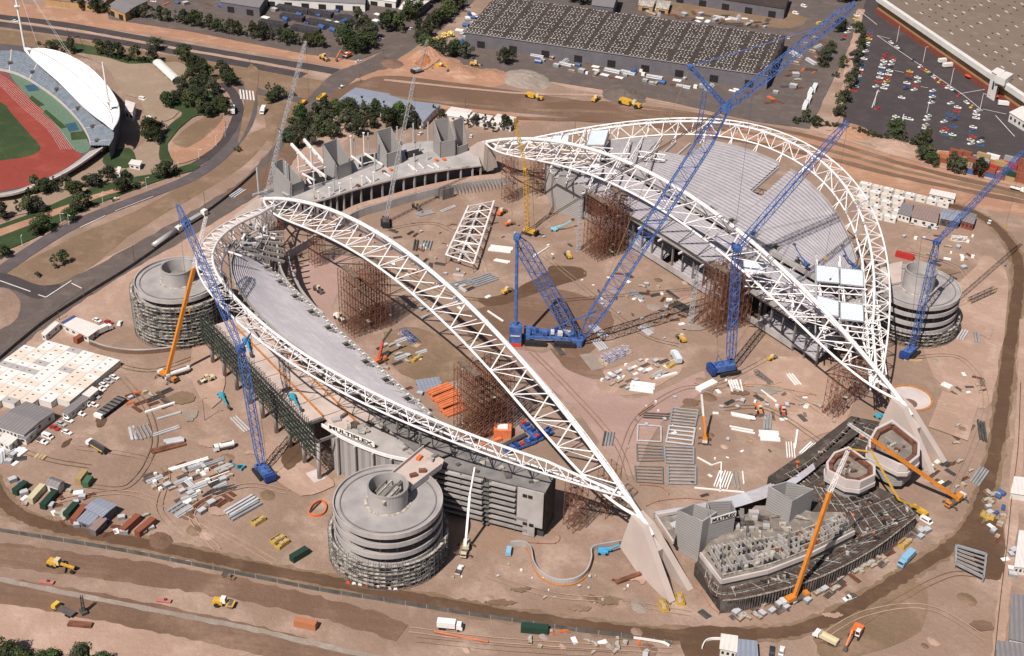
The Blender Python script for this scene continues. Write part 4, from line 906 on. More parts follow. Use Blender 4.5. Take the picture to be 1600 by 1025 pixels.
for k, cpx in enumerate(cores):
    hh = [14.5] * 8
    hcore(cpx, hh, 11.2, 'parapet_band', M_conc_p); 
    c0 = [G(x, y, 14.5) for x, y in cpx]; cx = sum(p.x for p in c0) / 8; cy = sum(p.y for p in c0) / 8
    lo = [Vector((cx + (p.x - cx) * 1.05, cy + (p.y - cy) * 1.05, 11)) for p in c0]
    MB().prism([(p.x, p.y) for p in lo], 9.4, 11).build('parapet_band', M_conc_p, t, True)
    MB().prism([(cx + (p.x - cx) * .86, cy + (p.y - cy) * .86) for p in c0], 3, 9.4).build('lift_core', M_shut, t, True)
    MB().prism([(cx + (p.x - cx) * .88, cy + (p.y - cy) * .88) for p in c0], 11.2, 12.6).build('core_floor', M_f3, t, True)
    m_ = MB(); I = [Vector((cx + (p.x - cx) * .8, cy + (p.y - cy) * .8, 13.6)) for p in c0]
    for a, b in zip(I, I[1:] + I[:1]): m_.beam(a, b, 1.5, 1.6)
    m_.build('rim_formwork', M_rust, t, True)
    for q in range(9):
        a = I[q % 8].lerp(Vector((cx, cy, 13)), random.uniform(.3, .9)); MB().box((a.x, a.y, 13.1), (random.uniform(.8, 3.5), random.uniform(.4, 1.2), random.uniform(.5, 1.4)), random.uniform(0, 3)).build('formwork_stack', random.choice((M_plank, M_form, M_rust, M_conc_d)), t, True)
# rooms, formwork and clutter on the decks
random.seed(11)
def clutter(par, poly, h, n, smin, smax, mats, hh=(.4, 1.6), name='formwork_stack', ang=None):
    k = 0; xs = [p[0] for p in poly]; ys = [p[1] for p in poly]
    def inside(x, y):
        c = False; j = len(poly) - 1
        for i in range(len(poly)):
            if (poly[i][1] > y) != (poly[j][1] > y) and x < (poly[j][0] - poly[i][0]) * (y - poly[i][1]) / (poly[j][1] - poly[i][1]) + poly[i][0]: c = not c
            j = i
        return c
    while k < n:
        x = random.uniform(min(xs), max(xs)); y = random.uniform(min(ys), max(ys))
        if not inside(x, y): continue
        p = G(x, y, h); z = random.uniform(*hh); MB().box((p.x, p.y, h + z / 2), (random.uniform(smin, smax), random.uniform(smin, smax) * .5, z), (ang if ang is not None else R_(-38)) + random.choice((0, PI / 2)) + random.uniform(-.12, .12)).build(name, random.choice(mats), par, True); k += 1
inn_ = [G(x, y, 9.2) for x, y in smooth_line([(1106, 858), (1160, 846), (1230, 836), (1316, 804)], 9)]; out_ = [G(x, y, 9.2) for x, y in smooth_line([(1130, 903), (1200, 887), (1262, 863), (1334, 830)], 9)]
NR = 4
for j in range(NR + 1):
    m_ = MB(); L_ = [a.lerp(b, .05 + .9 * j / NR) for a, b in zip(inn_, out_)]
    for a, b in zip(L_, L_[1:]): m_.beam(a + Vector((0, 0, .5)), b + Vector((0, 0, .5)), .35, 1.0)
    m_.build('corridor_wall', M_conc if j % 2 else M_plank, t, True)
for i in range(len(inn_) - 1):
    for j in range(NR):
        f0, f1 = .05 + .9 * j / NR, .05 + .9 * (j + 1) / NR; a, b = inn_[i].lerp(out_[i], f0), inn_[i].lerp(out_[i], f1); k = random.random()
        if k < .85: MB().beam(a + Vector((0, 0, 1.1)), a.lerp(b, random.choice((.45, .62, 1))) + Vector((0, 0, 1.1)), .35, 2.2).build('cross_wall', random.choice((M_conc, M_conc, M_conc_d, M_plank)), t, True)
        c_ = inn_[i].lerp(out_[i], (f0 + f1) / 2).lerp(inn_[i + 1].lerp(out_[i + 1], (f0 + f1) / 2), .5); az_ = math.atan2(inn_[i + 1].y - inn_[i].y, inn_[i + 1].x - inn_[i].x)
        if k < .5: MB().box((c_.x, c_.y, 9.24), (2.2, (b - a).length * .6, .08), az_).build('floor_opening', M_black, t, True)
        elif k > .72: MB().box((c_.x, c_.y, 9.7), (random.uniform(1.5, 2.8), random.uniform(.8, 2), random.uniform(.5, 1.4)), az_).build('formwork_stack', random.choice((M_plank, M_form, M_rust, M_conc_d)), t, True)
# joists and walkways on the dark deck
def joists(pa, pb, n, h, w=.14):
    A0, A1 = [G(x, y, h) for x, y in smooth_line(pa, 8)], [G(x, y, h) for x, y in smooth_line(pb, 8)]
    for k in range(n):
        m_ = MB(); f = k / max(1, n - 1); L_ = [a.lerp(b, f) for a, b in zip(A0, A1)]
        for a, b in zip(L_, L_[1:]): m_.beam(a, b, w, .3)
        m_.build('bearer', (M_plank, M_form, M_rust, M_conc_d)[k % 4], t, True)
    for i in range(0, len(A0), 1): MB().beam(A0[i] + Vector((0, 0, .3)), A1[i] + Vector((0, 0, .3)), w * 1.4, .25).build('joist', (M_form, M_plank, M_form)[i % 3], t, True)
joists([(1102, 888), (1128, 918), (1200, 902), (1265, 878), (1345, 838)], [(1100, 900), (1127, 934), (1235, 912), (1300, 889), (1428, 805)], 7, 5.7)
joists([(1225, 742), (1262, 722), (1300, 690), (1335, 656)], [(1255, 762), (1285, 745), (1345, 712), (1378, 668)], 8, 5.7)
joists([(1325, 800), (1360, 790), (1400, 775)], [(1345, 836), (1385, 820), (1428, 803)], 9, 5.7); joists([(1270, 760), (1300, 765), (1350, 765)], [(1290, 795), (1330, 800), (1375, 780)], 7, 5.7)
clutter(t, [(1150, 800), (1200, 800), (1235, 830), (1180, 838), (1150, 838)], 9.2, 24, 1.5, 4, [M_conc_d, M_conc, M_plank, M_form], (.3, 1.6), 'room_wall')
clutter(t, [(1215, 740), (1300, 690), (1340, 655), (1360, 665), (1300, 760), (1430, 800), (1370, 845), (1320, 800), (1240, 770)], 5.8, 70, .8, 2.6, [M_form, M_plank, M_rust, M_black, M_conc_d, M_orng], (.2, .9))
clutter(t, [(1100, 890), (1130, 925), (1235, 905), (1330, 868), (1425, 805), (1380, 800), (1330, 845), (1240, 885), (1130, 915)], 5.8, 60, .6, 2.4, [M_form, M_plank, M_conc_d, M_black, M_rust], (.2, .8))
for x0, y0, x1, y1 in ((1100, 915, 1130, 880), (1150, 910, 1185, 870)): pass
for k in range(9): bar(t, (1205 + k * 3, 808 - k * .3), 10, (1240 + k * 3, 800 + k * 1.5), 10, .3, M_plank, 'timber')
for k in range(7): bar(t, (1300 + k * 5, 812 + k * 3), 6.6, (1316 + k * 5, 822 + k * 3), 6.6, .6, M_rust, 'timber')
# company banners
def banner(p0, p1, h, text, size, name, par, col=(.02, .02, .02), plate=True, up=None, thick=.05):
    d = (p1 - p0); L = d.length; rz = math.atan2(d.y, d.x)
    rt = thing(name, None, None, p0 - (par.location if par else Vector((0, 0, 0))), rz); rt.parent = par
    cu = bpy.data.curves.new('lettering', 'FONT'); cu.body = text; cu.size = size; cu.extrude = thick; cu.offset = size * .035
    o = bpy.data.objects.new('lettering_tmp', cu); COL.objects.link(o); dg = bpy.context.evaluated_depsgraph_get(); me = bpy.data.meshes.new_from_object(o.evaluated_get(dg)); bpy.data.objects.remove(o)
    xs = [v.co.x for v in me.vertices]; k = (L * .9) / (max(xs) - min(xs)); x0 = min(xs)
    for v in me.vertices: x, y, z = v.co; v.co = ((x - x0) * k + L * .05, -z - .22, y * 1.25)
    me.materials.clear(); me.materials.append(pm('letter_black' if col[0] < .1 else 'letter_white', col, .7)); lo = bpy.data.objects.new('lettering', me); COL.objects.link(lo)
    return rt, lo, L
def sign(p0, p1, z, text, size, par, dark=False, ht=None):
    """flat board with raised letters, reading from p0 to p1, fixed to par"""
    d = p1 - p0; L = d.length; rz = math.atan2(d.y, d.x); H_ = ht or size * 1.35
    base = Vector((p0.x, p0.y, z)); off = base - par.matrix_world.translation if False else base - Vector(par.location)
    bm_ = MB().box((L / 2, 0, H_ / 2), (L, .2, H_)); b = bm_.build('sign_board', pm('sign_white', (.72, .70, .66), .7) if not dark else M_black, par); b.location = off; b.rotation_euler = (0, 0, rz)
    cu = bpy.data.curves.new('lettering', 'FONT'); cu.body = text; cu.size = size; cu.extrude = .04; cu.offset = size * .03
    o = bpy.data.objects.new('lettering_tmp', cu); COL.objects.link(o); bpy.context.view_layer.update(); me = bpy.data.meshes.new_from_object(o.evaluated_get(bpy.context.evaluated_depsgraph_get())); bpy.data.objects.remove(o)
    xs = [v.co.x for v in me.vertices]; ys = [v.co.y for v in me.vertices]; kx = L * .92 / (max(xs) - min(xs)); ky = H_ * .72 / (max(ys) - min(ys)); x0 = min(xs); y0 = min(ys)
    for v in me.vertices: x, y, zz_ = v.co; v.co = ((x - x0) * kx + L * .04, -zz_ - .16, (y - y0) * ky + H_ * .14)
    me.materials.clear(); me.materials.append(pm('letter_black', (.02, .02, .02), .7) if not dark else pm('letter_white', (.8, .8, .8), .7)); lo = bpy.data.objects.new('lettering', me); COL.objects.link(lo); lo.parent = b
    return b
a, b = G(1110, 811, 18.5), G(1150, 799, 18.5)
sign(a + (a - b).normalized() * -.3 + Vector(((b - a).y, -(b - a).x, 0)).normalized() * .2, b + Vector(((b - a).y, -(b - a).x, 0)).normalized() * .2, 16.6, 'MULTIPLEX', 1.6, t, ht=2.2)
i0 = next(i for i, p in enumerate(bn) if PR(p)[0] > 512); p0, p1 = bn[i0], G(551, 686, 18.6)
o_ = Vector((.2, -.4, 0)); sign(p0 + o_, Vector((p1.x, p1.y, 0)) + Vector((o_.x, o_.y, 0)), 19.35, 'MULTIPLEX', 1.6, tA, ht=2.3)
# ------------------------------------------------------------------ silver roof truss lying on the pitch
t = thing('roof_truss_section', 'silver latticed roof section assembled on the ground inside the bowl', 'truss', G(738, 365))
A0, A1 = G(732, 322, 5), G(697, 398, 5); B0, B1 = G(772, 314, 5), G(740, 412, 5); C0, C1 = G(752, 318, 2), G(716, 408, 2)
n = 7
for p, q in ((A0, A1), (B0, B1), (C0, C1)): MB().tube(p, q, .5, 6).build('chord', M_white, t, True)
for i in range(n + 1):
    f = i / n; m_ = MB(); a, b, c = A0.lerp(A1, f), B0.lerp(B1, f), C0.lerp(C1, f); m_.tube(a, b, .32, 5).tube(a, c, .28, 5).tube(b, c, .28, 5)
    if i < n:
        g_ = (i + 1) / n; a2, b2, c2 = A0.lerp(A1, g_), B0.lerp(B1, g_), C0.lerp(C1, g_); md = a.lerp(b, .5); m_.tube(md, a2, .28, 5).tube(md, b2, .28, 5).tube(c, a2, .25, 5).tube(c, b2, .25, 5)
    m_.build('bracing', M_white if i % 2 else pm('silver_steel', (.5, .49, .5), .5), t, True)
    for s_ in (a, b): MB().tube((s_.x, s_.y, 0), s_, .2, 4).build('prop', M_scaf, t, True)
# ------------------------------------------------------------------ cranes
M_corg = pm('crane_orange', (.56, .20, .03), .5, .12, .6)
M_blue_c = pm('crane_blue', (.045, .10, .30), .6, .3, .5, rgb2=(.09, .165, .40)); M_blue_d = pm('crane_blue_dark', (.02, .05, .20), .5, .2, .6)
M_yel = pm('machine_yellow', (.55, .32, .045), .5, .15, .6); M_rubber = pm('black_rubber', (.022, .02, .02), .8, .3, 1.0)
M_teal = pm('lift_teal', (.05, .32, .42), .5, .12, .6); M_red = pm('red_paint', (.45, .05, .03), .5, .15, .6)
M_cable = pm('steel_cable', (.09, .07, .06), .6, .2); M_glass = pm('dark_glass', (.03, .035, .045), .15, .2, spec=.6)
M_grey_l = pm('light_grey_paint', (.55, .55, .55), .5, .1); M_lboom = pm('grey_boom', (.42, .42, .44), .5, .1); M_dboom = pm('dark_boom', (.10, .085, .08), .6, .2)
def onplane(f0, d, px):
    n = Vector((-d.y, d.x, 0)); best = min(range(-20, 400), key=lambda k: abs((G(px[0], px[1], k * .5) - f0).dot(n))); return G(px[0], px[1], best * .5)
def crawler(label, foot, az, mast_top, jib_tip, col, strut=None, w=2.4, jw=1.7, body=9, cat='crane', name='crawler_crane', group=None, cables=True, extra=None, bodycol=None, tail=1):
    """lattice crawler crane: tracks, house, counterweight, mast, optional luffing jib"""
    f = Vector(foot); t = thing(name, label, cat, (f.x, f.y, 0), 0, group); c, s_ = math.cos(az), math.sin(az); dv = Vector((c, s_, 0)); nv = Vector((-s_, c, 0)); k = body / 9
    bc = bodycol or col
    for sg in (-1, 1):
        p = f + nv * (2.9 * k * sg); tr = MB().box((p.x - dv.x * 1 * k, p.y - dv.y * 1 * k, .75 * k), (9 * k, 1.2 * k, 1.5 * k), az, .93).build('crawler_track', M_rubber, t, True)
    q = f - dv * 3.2 * k * tail; h = MB().box((q.x, q.y, 2.9 * k), (9 * k, 4.2 * k, 2.4 * k), az).build('machine_house', bc, t, True)
    q = f - dv * 8.2 * k * tail; MB().box((q.x, q.y, 2.6 * k), (1.8 * k, 5.2 * k, 3.0 * k), az).build('counterweight', M_blue_d if bc == M_blue_c else M_rubber, t, True)
    q = f + nv * 1.9 * k + dv * .9; cb = MB().box((q.x, q.y, 3.0 * k), (2.0 * k, 1.3 * k, 2.2 * k), az).build('cab', bc, t, True); MB().box((q.x + dv.x * .9 * k, q.y + dv.y * .9 * k, 3.4 * k), (.6 * k, 1.1 * k, 1.1 * k), az).build('window', M_glass, cb, True)
    b0 = f + Vector((0, 0, 2.2 * k)); L = (mast_top - b0).length
    MB().lattice(b0, mast_top, w * .5, w * .6, max(8, int(L / (w * 1.15))), max(.12, w * .075), max(.07, w * .04), wm=w, side=nv).build('boom', col, t, True)
    gt = f - dv * 6 * k * tail + Vector((0, 0, 8.5 * k)); MB().tube(f - dv * 2 * k + Vector((0, 0, 3 * k)), gt, .18, 4).tube(f - dv * 7 * k * tail + Vector((0, 0, 3 * k)), gt, .18, 4).build('gantry', bc, t, True)
    if jib_tip is not None:
        L = (jib_tip - mast_top).length; MB().lattice(mast_top, jib_tip, jw * .6, jw * .5, max(8, int(L / (jw * 1.2))), max(.11, jw * .075), max(.06, jw * .04), wm=jw, side=nv).build('jib', col, t, True)
        sh = mast_top - dv * jw * 2.6 + Vector((0, 0, jw * 2.4)); sh = strut or sh
        hb = MB().tube(mast_top - nv * jw * .4, sh, .22, 4).tube(mast_top + nv * jw * .4, sh, .22, 4); hb.box(mast_top, (jw * 1.3, jw * 1.3, jw * .9), az).build('boom_head', col, t, True)
        MB().tube(sh, mast_top.lerp(jib_tip, .75), .07, 3).tube(sh, gt, .08, 3).build('pendant', M_cable, t, True)
    else: MB().tube(gt, mast_top, .08, 3).build('pendant', M_cable, t, True)
    tp = jib_tip if jib_tip is not None else mast_top
    hz = extra if extra is not None else tp.z * .45
    MB().tube(tp, (tp.x, tp.y, hz), .07, 3).build('hoist_rope', M_cable, t, True); MB().box((tp.x, tp.y, hz), (.8, .5, 1.4)).tube((tp.x, tp.y, hz - .7), (tp.x, tp.y, hz - 1.5), .15, 5).build('hook', M_yel, t, True)
    return t
# the giant one: derrick mast, boom, luffing jib, hanging counterweight tower
F = G(901, 541, 0); AZ = R_(42.3); dv = Vector((math.cos(AZ), math.sin(AZ), 0)); nv = Vector((-dv.y, dv.x, 0))
F0 = G(903, 538, 0); TIP = onplane(F0, dv, (1135, 168)); APX = onplane(F0, dv, (808, 370)); JT = onplane(F0, dv, (1337, 4)); ST = onplane(F0, dv, (1078, 104))
t = thing('giant_crane', 'enormous blue lattice crane standing in mid field with a tall blue counterweight tower', 'crane', (F.x, F.y, 0))
b0 = F0 + Vector((0, 0, 3))
MB().lattice(b0 + dv, TIP, 2.2, 2.6, 34, .29, .12, wm=6.0, side=nv).build('boom', M_blue_c, t, True)
MB().lattice(b0 - dv, APX, 2.0, 1.6, 17, .27, .12, wm=5.2, side=nv).build('derrick_mast', M_blue_c, t, True)
MB().lattice(TIP, JT, 2.0, 1.2, 32, .2, .09, wm=3.6, side=nv).build('jib', M_blue_c, t, True)
MB().lattice(TIP, ST, 1.6, 1.0, 9, .2, .1, side=nv).build('jib_strut', M_blue_c, t, True)
s2 = onplane(F0, dv, (1102, 140)); s3 = onplane(F0, dv, (1088, 222)); MB().lattice(s2, s3, 1.6, 1.6, 9, .12, .06, side=nv).build('strut_tie', M_blue_c, t, True)
MB().box(TIP, (3.4, 3.4, 3.2), AZ).build('boom_head', M_blue_c, t, True); MB().box(APX, (2.6, 3.2, 2.2), AZ).build('mast_head', M_blue_c, t, True); MB().box(ST, (1.8, 2.4, 1.4), AZ).build('strut_head', M_blue_c, t, True)
for o in (-1.2, 1.2):
    MB().tube(APX + nv * o, TIP + nv * o * .8, .20, 4).build('pendant', M_cable, t, True); MB().tube(ST + nv * o * .6, b0 + dv * 4 + Vector((0, 0, 6)), .1, 3).build('hoist_rope', pm('ochre_cable', (.28, .17, .09), .7), t, True)
    MB().tube(ST + nv * o * .5, TIP.lerp(JT, .8), .09, 3).build('pendant', M_blue_c, t, True)
    MB().tube(TIP.lerp(JT, .22) + nv * o * .3, TIP.lerp(JT, .22) + Vector((0, 0, -70)) + nv * o * .3, .08, 3).build('hoist_rope', M_blue_c, t, True)
hk = TIP.lerp(JT, .22) + Vector((0, 0, -70)); MB().box(hk, (1.4, 1.0, 2.6)).build('hook', M_blue_d, t, True)
CW = G(805, 537, 0); cwb = MB().box((CW.x, CW.y, 5.4), (5.4, 5.0, 8.6), R_(52)); cw = cwb.build('counterweight_tower', M_blue_c, t, True)
MB().box((CW.x, CW.y, 1.0), (5.6, 5.2, 1.6), R_(52)).build('red_base', pm('bright_red', (.62, .05, .03), .5), cw, True)
MB().tube((CW.x, CW.y, 9.7), APX, .75, 8).build('mast_tie', M_blue_c, t, True)
bc_ = G(862, 532, 0); az2 = R_(52); d2 = Vector((math.cos(az2), math.sin(az2), 0)); n2 = Vector((-d2.y, d2.x, 0))
for o in (-5, 5):
    for a_ in (-7, 6): q = bc_ + n2 * o + d2 * a_; MB().box((q.x, q.y, 1.1), (10, 1.9, 2.2), az2, .94).build('crawler_track', M_rubber, t, True)
for o in (-3.2, 0, 3.2): q = bc_ + n2 * o; MB().box((q.x, q.y, 3.1), (23 - abs(o), .9, 1.4), az2).build('chassis_beam', M_blue_c, t, True)
random.seed(2)
for k in range(12):
    q = bc_ + d2 * (-10 + k * 1.7) + n2 * random.uniform(-3, 3); MB().box((q.x, q.y, 4.5), (random.uniform(1.2, 2.4), random.uniform(1.2, 3), random.uniform(1, 2)), az2).build('winch', random.choice([M_blue_c, M_blue_c, M_blue_d, M_grey_l]), t, True)
q = bc_ - d2 * 11; MB().box((q.x, q.y, 3.4), (3, 7, 3), az2).build('machine_house', M_blue_c, t, True)
MB().beam(bc_ + n2 * 2 + Vector((0, 0, 5)), b0.lerp(TIP, .13), .5, .6).build('back_stay', M_blue_c, t, True); MB().beam(CW + Vector((0, 0, 3)), bc_ - d2 * 9 + Vector((0, 0, 3)), .8, 1).build('tow_beam', M_blue_d, t, True)
MB().box((F0.x, F0.y, 2), (4.5, 6, 3), AZ).build('boom_foot', M_blue_c, t, True)
pn = n2 * -2.62; cc = CW + Vector((0, 0, 0)); e0 = cc + pn - d2 * 2.2; e1 = cc + pn + d2 * 2.2
# lettering band on the counterweight tower
cu_ = MB()
for k in range(8):
    p = e0.lerp(e1, .08 + k * .115); cu_.box((p.x, p.y, 5.6), (.42, .08, .5), az2)
cu_.build('lettering_band', pm('letter_white', (.8, .8, .8), .7), cw, True)
# other lattice cranes
def planecrane(label, base, hd, mast, jib, col, **k):
    f = G(*base, 0); d = (G(*hd, 0) - f).normalized(); mt = onplane(f, d, mast); jt = onplane(f, d, jib) if jib else None
    if 'strut' in k and k['strut']: k['strut'] = onplane(f, d, k['strut'])
    return crawler(label, f, math.atan2(d.y, d.x), mt, jt, col, **k)
BG = 'blue lattice crawler cranes'
planecrane('blue luffing crane standing right of mid field, mast passing behind the farther arch', (1140, 580), (1185, 572), (1152, 388), (1325, 190), M_blue_c, w=3.0, jw=2.4, strut=(1118, 368), group=BG, body=10)
planecrane('blue crane at far right beside the ramp tower with its jib leaving the photo', (1424, 552), (1450, 530), (1464, 378), (1600, 236), M_blue_c, w=2.5, jw=2.0, strut=(1440, 372), group=BG, body=8)
planecrane('blue crane on the left apron leaning over the scaffold screen', (410, 738), (392, 715), (376, 545), (277, 319), M_blue_c, w=2.7, jw=2.3, strut=(392, 520), group=BG, body=8)
def upcrane(label, base, az, mast, hm, jib, hj, col, **k):
    return crawler(label, G(*base, 0), az, G(*mast, hm), G(*jib, hj) if jib else None, col, **k)
def hup(base, top_px):   # height of a sighted point straight above a ground point
    g_ = G(*base, 0); b = min(range(1, 300), key=lambda k: abs(PR(g_ + Vector((0, 0, k * .5)))[1] - top_px[1])); return b * .5
upcrane('dark crawler crane with a long grey boom working by the retaining wall', (603, 348), R_(150), (626, 225), hup((603, 348), (626, 225)) * .96, (648, 118), hup((603, 348), (648, 118)) * .97, M_lboom, w=1.6, jw=1.4, bodycol=M_dboom, body=7, extra=8)
upcrane('dark crawler crane behind the left thrust block with a very tall grey boom', (407, 352), R_(120), (440, 205), hup((407, 352), (440, 205)) * .97, (478, 64), hup((407, 352), (478, 64)) * .97, M_lboom, w=1.6, jw=1.4, bodycol=M_dboom, body=7, extra=12)
upcrane('small yellow lattice crane with an upright boom beside the silver roof section', (824, 364), R_(200), (821, 264), hup((824, 364), (821, 264)), (804, 184), hup((824, 364), (804, 184)) * .98, M_yel, w=2.0, jw=1.3, body=6, extra=10)
t = upcrane('slim grey crane boom standing against the earth mound at the top', (655, 112), R_(100), (668, 62), hup((655, 112), (668, 62)), None, 0, M_lboom, w=1.3, body=6, extra=8)
def mobile(label, base, az, seg, cols, L=11, k=1.0, rad=(.75, .5), body=M_corg, out=True, name='mobile_crane', group=None):
    """truck crane: carrier on wheels with outriggers, slewing body, telescopic boom in sections"""
    f = G(*base, 0); t = thing(name, label, 'crane', (f.x, f.y, 0), az, group)
    MB().box((0, 0, 1.3 * k), (L * k, 2.6 * k, .9 * k)).build('carrier', M_dboom, t)
    c_ = MB().box((L * .42 * k, 0, 2.1 * k), (2.0 * k, 2.5 * k, 1.7 * k), 0, .92).build('cab', body, t); MB().box((L * .42 * k + .85 * k, 0, 2.45 * k), (.4 * k, 2.1 * k, .7 * k)).build('windscreen', M_glass, c_)
    for i in range(4):
        for s_ in (-1, 1): MB().tube(((-L * .36 + i * L * .22) * k, s_ * 1.35 * k, .6 * k), ((-L * .36 + i * L * .22) * k, s_ * .9 * k, .6 * k), .6 * k, 10).build('wheel', M_rubber, t)
    MB().box((-L * .15 * k, 0, 2.5 * k), (4.2 * k, 2.7 * k, 1.6 * k), .1, .95).build('slewing_body', body, t); MB().box((-L * .4 * k, 0, 2.3 * k), (1.6 * k, 2.9 * k, 1.4 * k)).build('counterweight', M_grey_l if out else body, t)
    if out:
        for x in (-.38, .3):
            for s_ in (-1, 1): MB().beam((x * L * k, s_ * 1.2 * k, 1.1 * k), (x * L * k, s_ * 3.4 * k, 1.0 * k), .35 * k, .35 * k).tube((x * L * k, s_ * 3.4 * k, .05), (x * L * k, s_ * 3.4 * k, 1.1 * k), .2 * k, 6).box((x * L * k, s_ * 3.4 * k, .12), (.9 * k, .9 * k, .2)).build('outrigger', M_dboom, t)
    pts = [Vector((f.x, f.y, 2.9 * k))] + [G(x, y, h) for x, y, h in seg]
    for i, (a, b) in enumerate(zip(pts, pts[1:])):
        r = rad[0] + (rad[1] - rad[0]) * i / max(1, len(pts) - 2) if len(pts) > 2 else rad[0]
        la = t.matrix_world.copy(); ca, sa = math.cos(-az), math.sin(-az); lc = lambda p: Vector(((p.x - f.x) * ca - (p.y - f.y) * sa, (p.x - f.x) * sa + (p.y - f.y) * ca, p.z))
        if cols[i] == 'lat': MB().lattice(lc(a), lc(b), r * 2, r * 1.4, max(5, int((b - a).length / 2)), .11, .06).build('boom_extension', M_white, t)
        else: MB().beam(lc(a), lc(b), r * 2, r * 2.2).build('boom', cols[i], t)
    return t
MG = 'mobile cranes on the site'
mobile('orange mobile crane on the left apron with a white lattice boom extension', (262, 592), head(262, 592, 280, 602), [(303, 418, hup((268, 575), (303, 418)) * .98), (322, 338, hup((275, 570), (322, 338)) * .97)], [M_corg, 'lat'], 12, .9, (.65, .6), group=MG)
mobile('orange mobile crane on the outer road side of the dark formwork stand', (1240, 940), head(1240, 940, 1268, 930), [(1297, 768, hup((1245, 935), (1297, 768)) * .95), (1325, 704, hup((1250, 930), (1325, 704)) * .95)], [M_corg, 'lat'], 13, .9, (.6, .55), group=MG)
mobile('dark orange mobile crane beside the white parapet cores, boom lowered over them', (1492, 786), head(1492, 786, 1470, 800), [(1362, 686, 24), (1325, 662, 31)], [M_corg, 'lat'], 12, .9, (.55, .5), group=MG)
mobile('small orange crane on the bare pitch with a short raised white boom', (1101, 690), head(1101, 690, 1102, 672), [(1099, 650, 9.5), (1096, 616, 18)], [M_corg, M_white], 8, .7, (.4, .3), group=MG)
mobile('cream mobile crane with a raised double boom in front of the concrete louvres', (727, 862), head(727, 862, 722, 880), [(734, 775, 19), (742, 730, 29)], [M_white, M_white], 10, .85, (.4, .28), body=pm('cream_paint', (.55, .48, .33), .5), group=MG)
mobile('red mobile crane with a short raised boom beside the steel stacks on the pitch', (592, 568), head(592, 568, 606, 562), [(598, 533, 9), (612, 514, 14)], [M_red, M_dboom], 9, .8, (.5, .35), body=M_orng, group=MG)
mobile('yellow concrete pump with its thin jointed boom folded over the formwork deck', (1436, 803), head(1436, 803, 1420, 792), [(1404, 780, 8), (1362, 706, 22), (1331, 702, 22)], [M_yel, M_yel, M_yel], 8, .8, (.32, .22), body=M_yel, out=False, group=MG)
# boom lifts
def lift(label, base, elbow, he, tip, ht, col=M_teal, k=1.0, h0=0.0, group='teal boom lifts'):
    f = G(*base, h0); e = G(*elbow, h0 + he); q = G(*tip, h0 + ht); az = math.atan2(e.y - f.y, e.x - f.x); t = thing('boom_lift', label, 'boom lift', (f.x, f.y, h0), 0, group)
    MB().box((f.x, f.y, h0 + .9 * k), (3.6 * k, 2.3 * k, 1.0 * k), az, .9).build('chassis', col, t, True)
    d = Vector((math.cos(az), math.sin(az), 0)); n = Vector((-d.y, d.x, 0))
    for a in (-1.2, 1.2):
        for s_ in (-1, 1): p = f + d * a * k + n * s_ * 1.2 * k; MB().tube(p + Vector((0, 0, .5 * k)) - n * .2, p + Vector((0, 0, .5 * k)) + n * .2, .5 * k, 8).build('wheel', M_rubber, t, True)
    a0 = f + Vector((0, 0, 1.6 * k)); MB().beam(a0, e, .7 * k, .8 * k).build('arm', col, t, True); MB().beam(e, q, .45 * k, .5 * k).build('arm', col, t, True)
    MB().box((q.x, q.y, q.z + .4), (1.8 * k, .9 * k, 1.0 * k), az).build('basket', M_dboom, t, True); return t
lift('pale blue boom lift with a long level arm beside the farther arch towers', (866, 360), (880, 352), 3, (895, 344), 5, pm('lift_pale_blue', (.22, .50, .62), .5))
lift('teal boom lift parked on the ground beside the tall rear columns at left', (346, 620), (352, 628), 2, (357, 637), 1.5)
lift('teal boom lift on the ground near the foot of the left blue crane', (378, 732), (370, 728), 3, (360, 722), 5, k=.8)
lift('bright blue boom lift lying on the rear deck behind the scaffold screen', (385, 535), (388, 542), 2, (392, 555), 1.2, pm('lift_blue', (.05, .30, .62), .5), 1.1, DH)
lift('teal boom lift on the rear deck near its right end', (457, 622), (463, 630), 2, (470, 640), 1, k=1.0, h0=DH)
lift('teal boom lift at the upper left corner of the near terrace', (378, 408), (383, 414), 2, (392, 420), 2, k=1.1, h0=30)
lift('blue boom lift beside the curved low wall near the front thrust block', (942, 864), (955, 858), 2, (972, 850), 3, pm('lift_mid_blue', (.07, .32, .55), .5), 1.1)
lift('teal boom lift tucked against the far right thrust block', (1372, 652), (1383, 648), 2.5, (1392, 643), 4, k=.9)
lift('blue boom lift perched at the front edge of the far roof', (1260, 415), (1252, 402), 3, (1241, 383), 8, M_blue_c, .8, 30, None)
lift('blue boom lift reaching above the pair of pale roof panels', (1336, 420), (1325, 405), 4, (1316, 385), 9, M_blue_c, .8, 33, None)
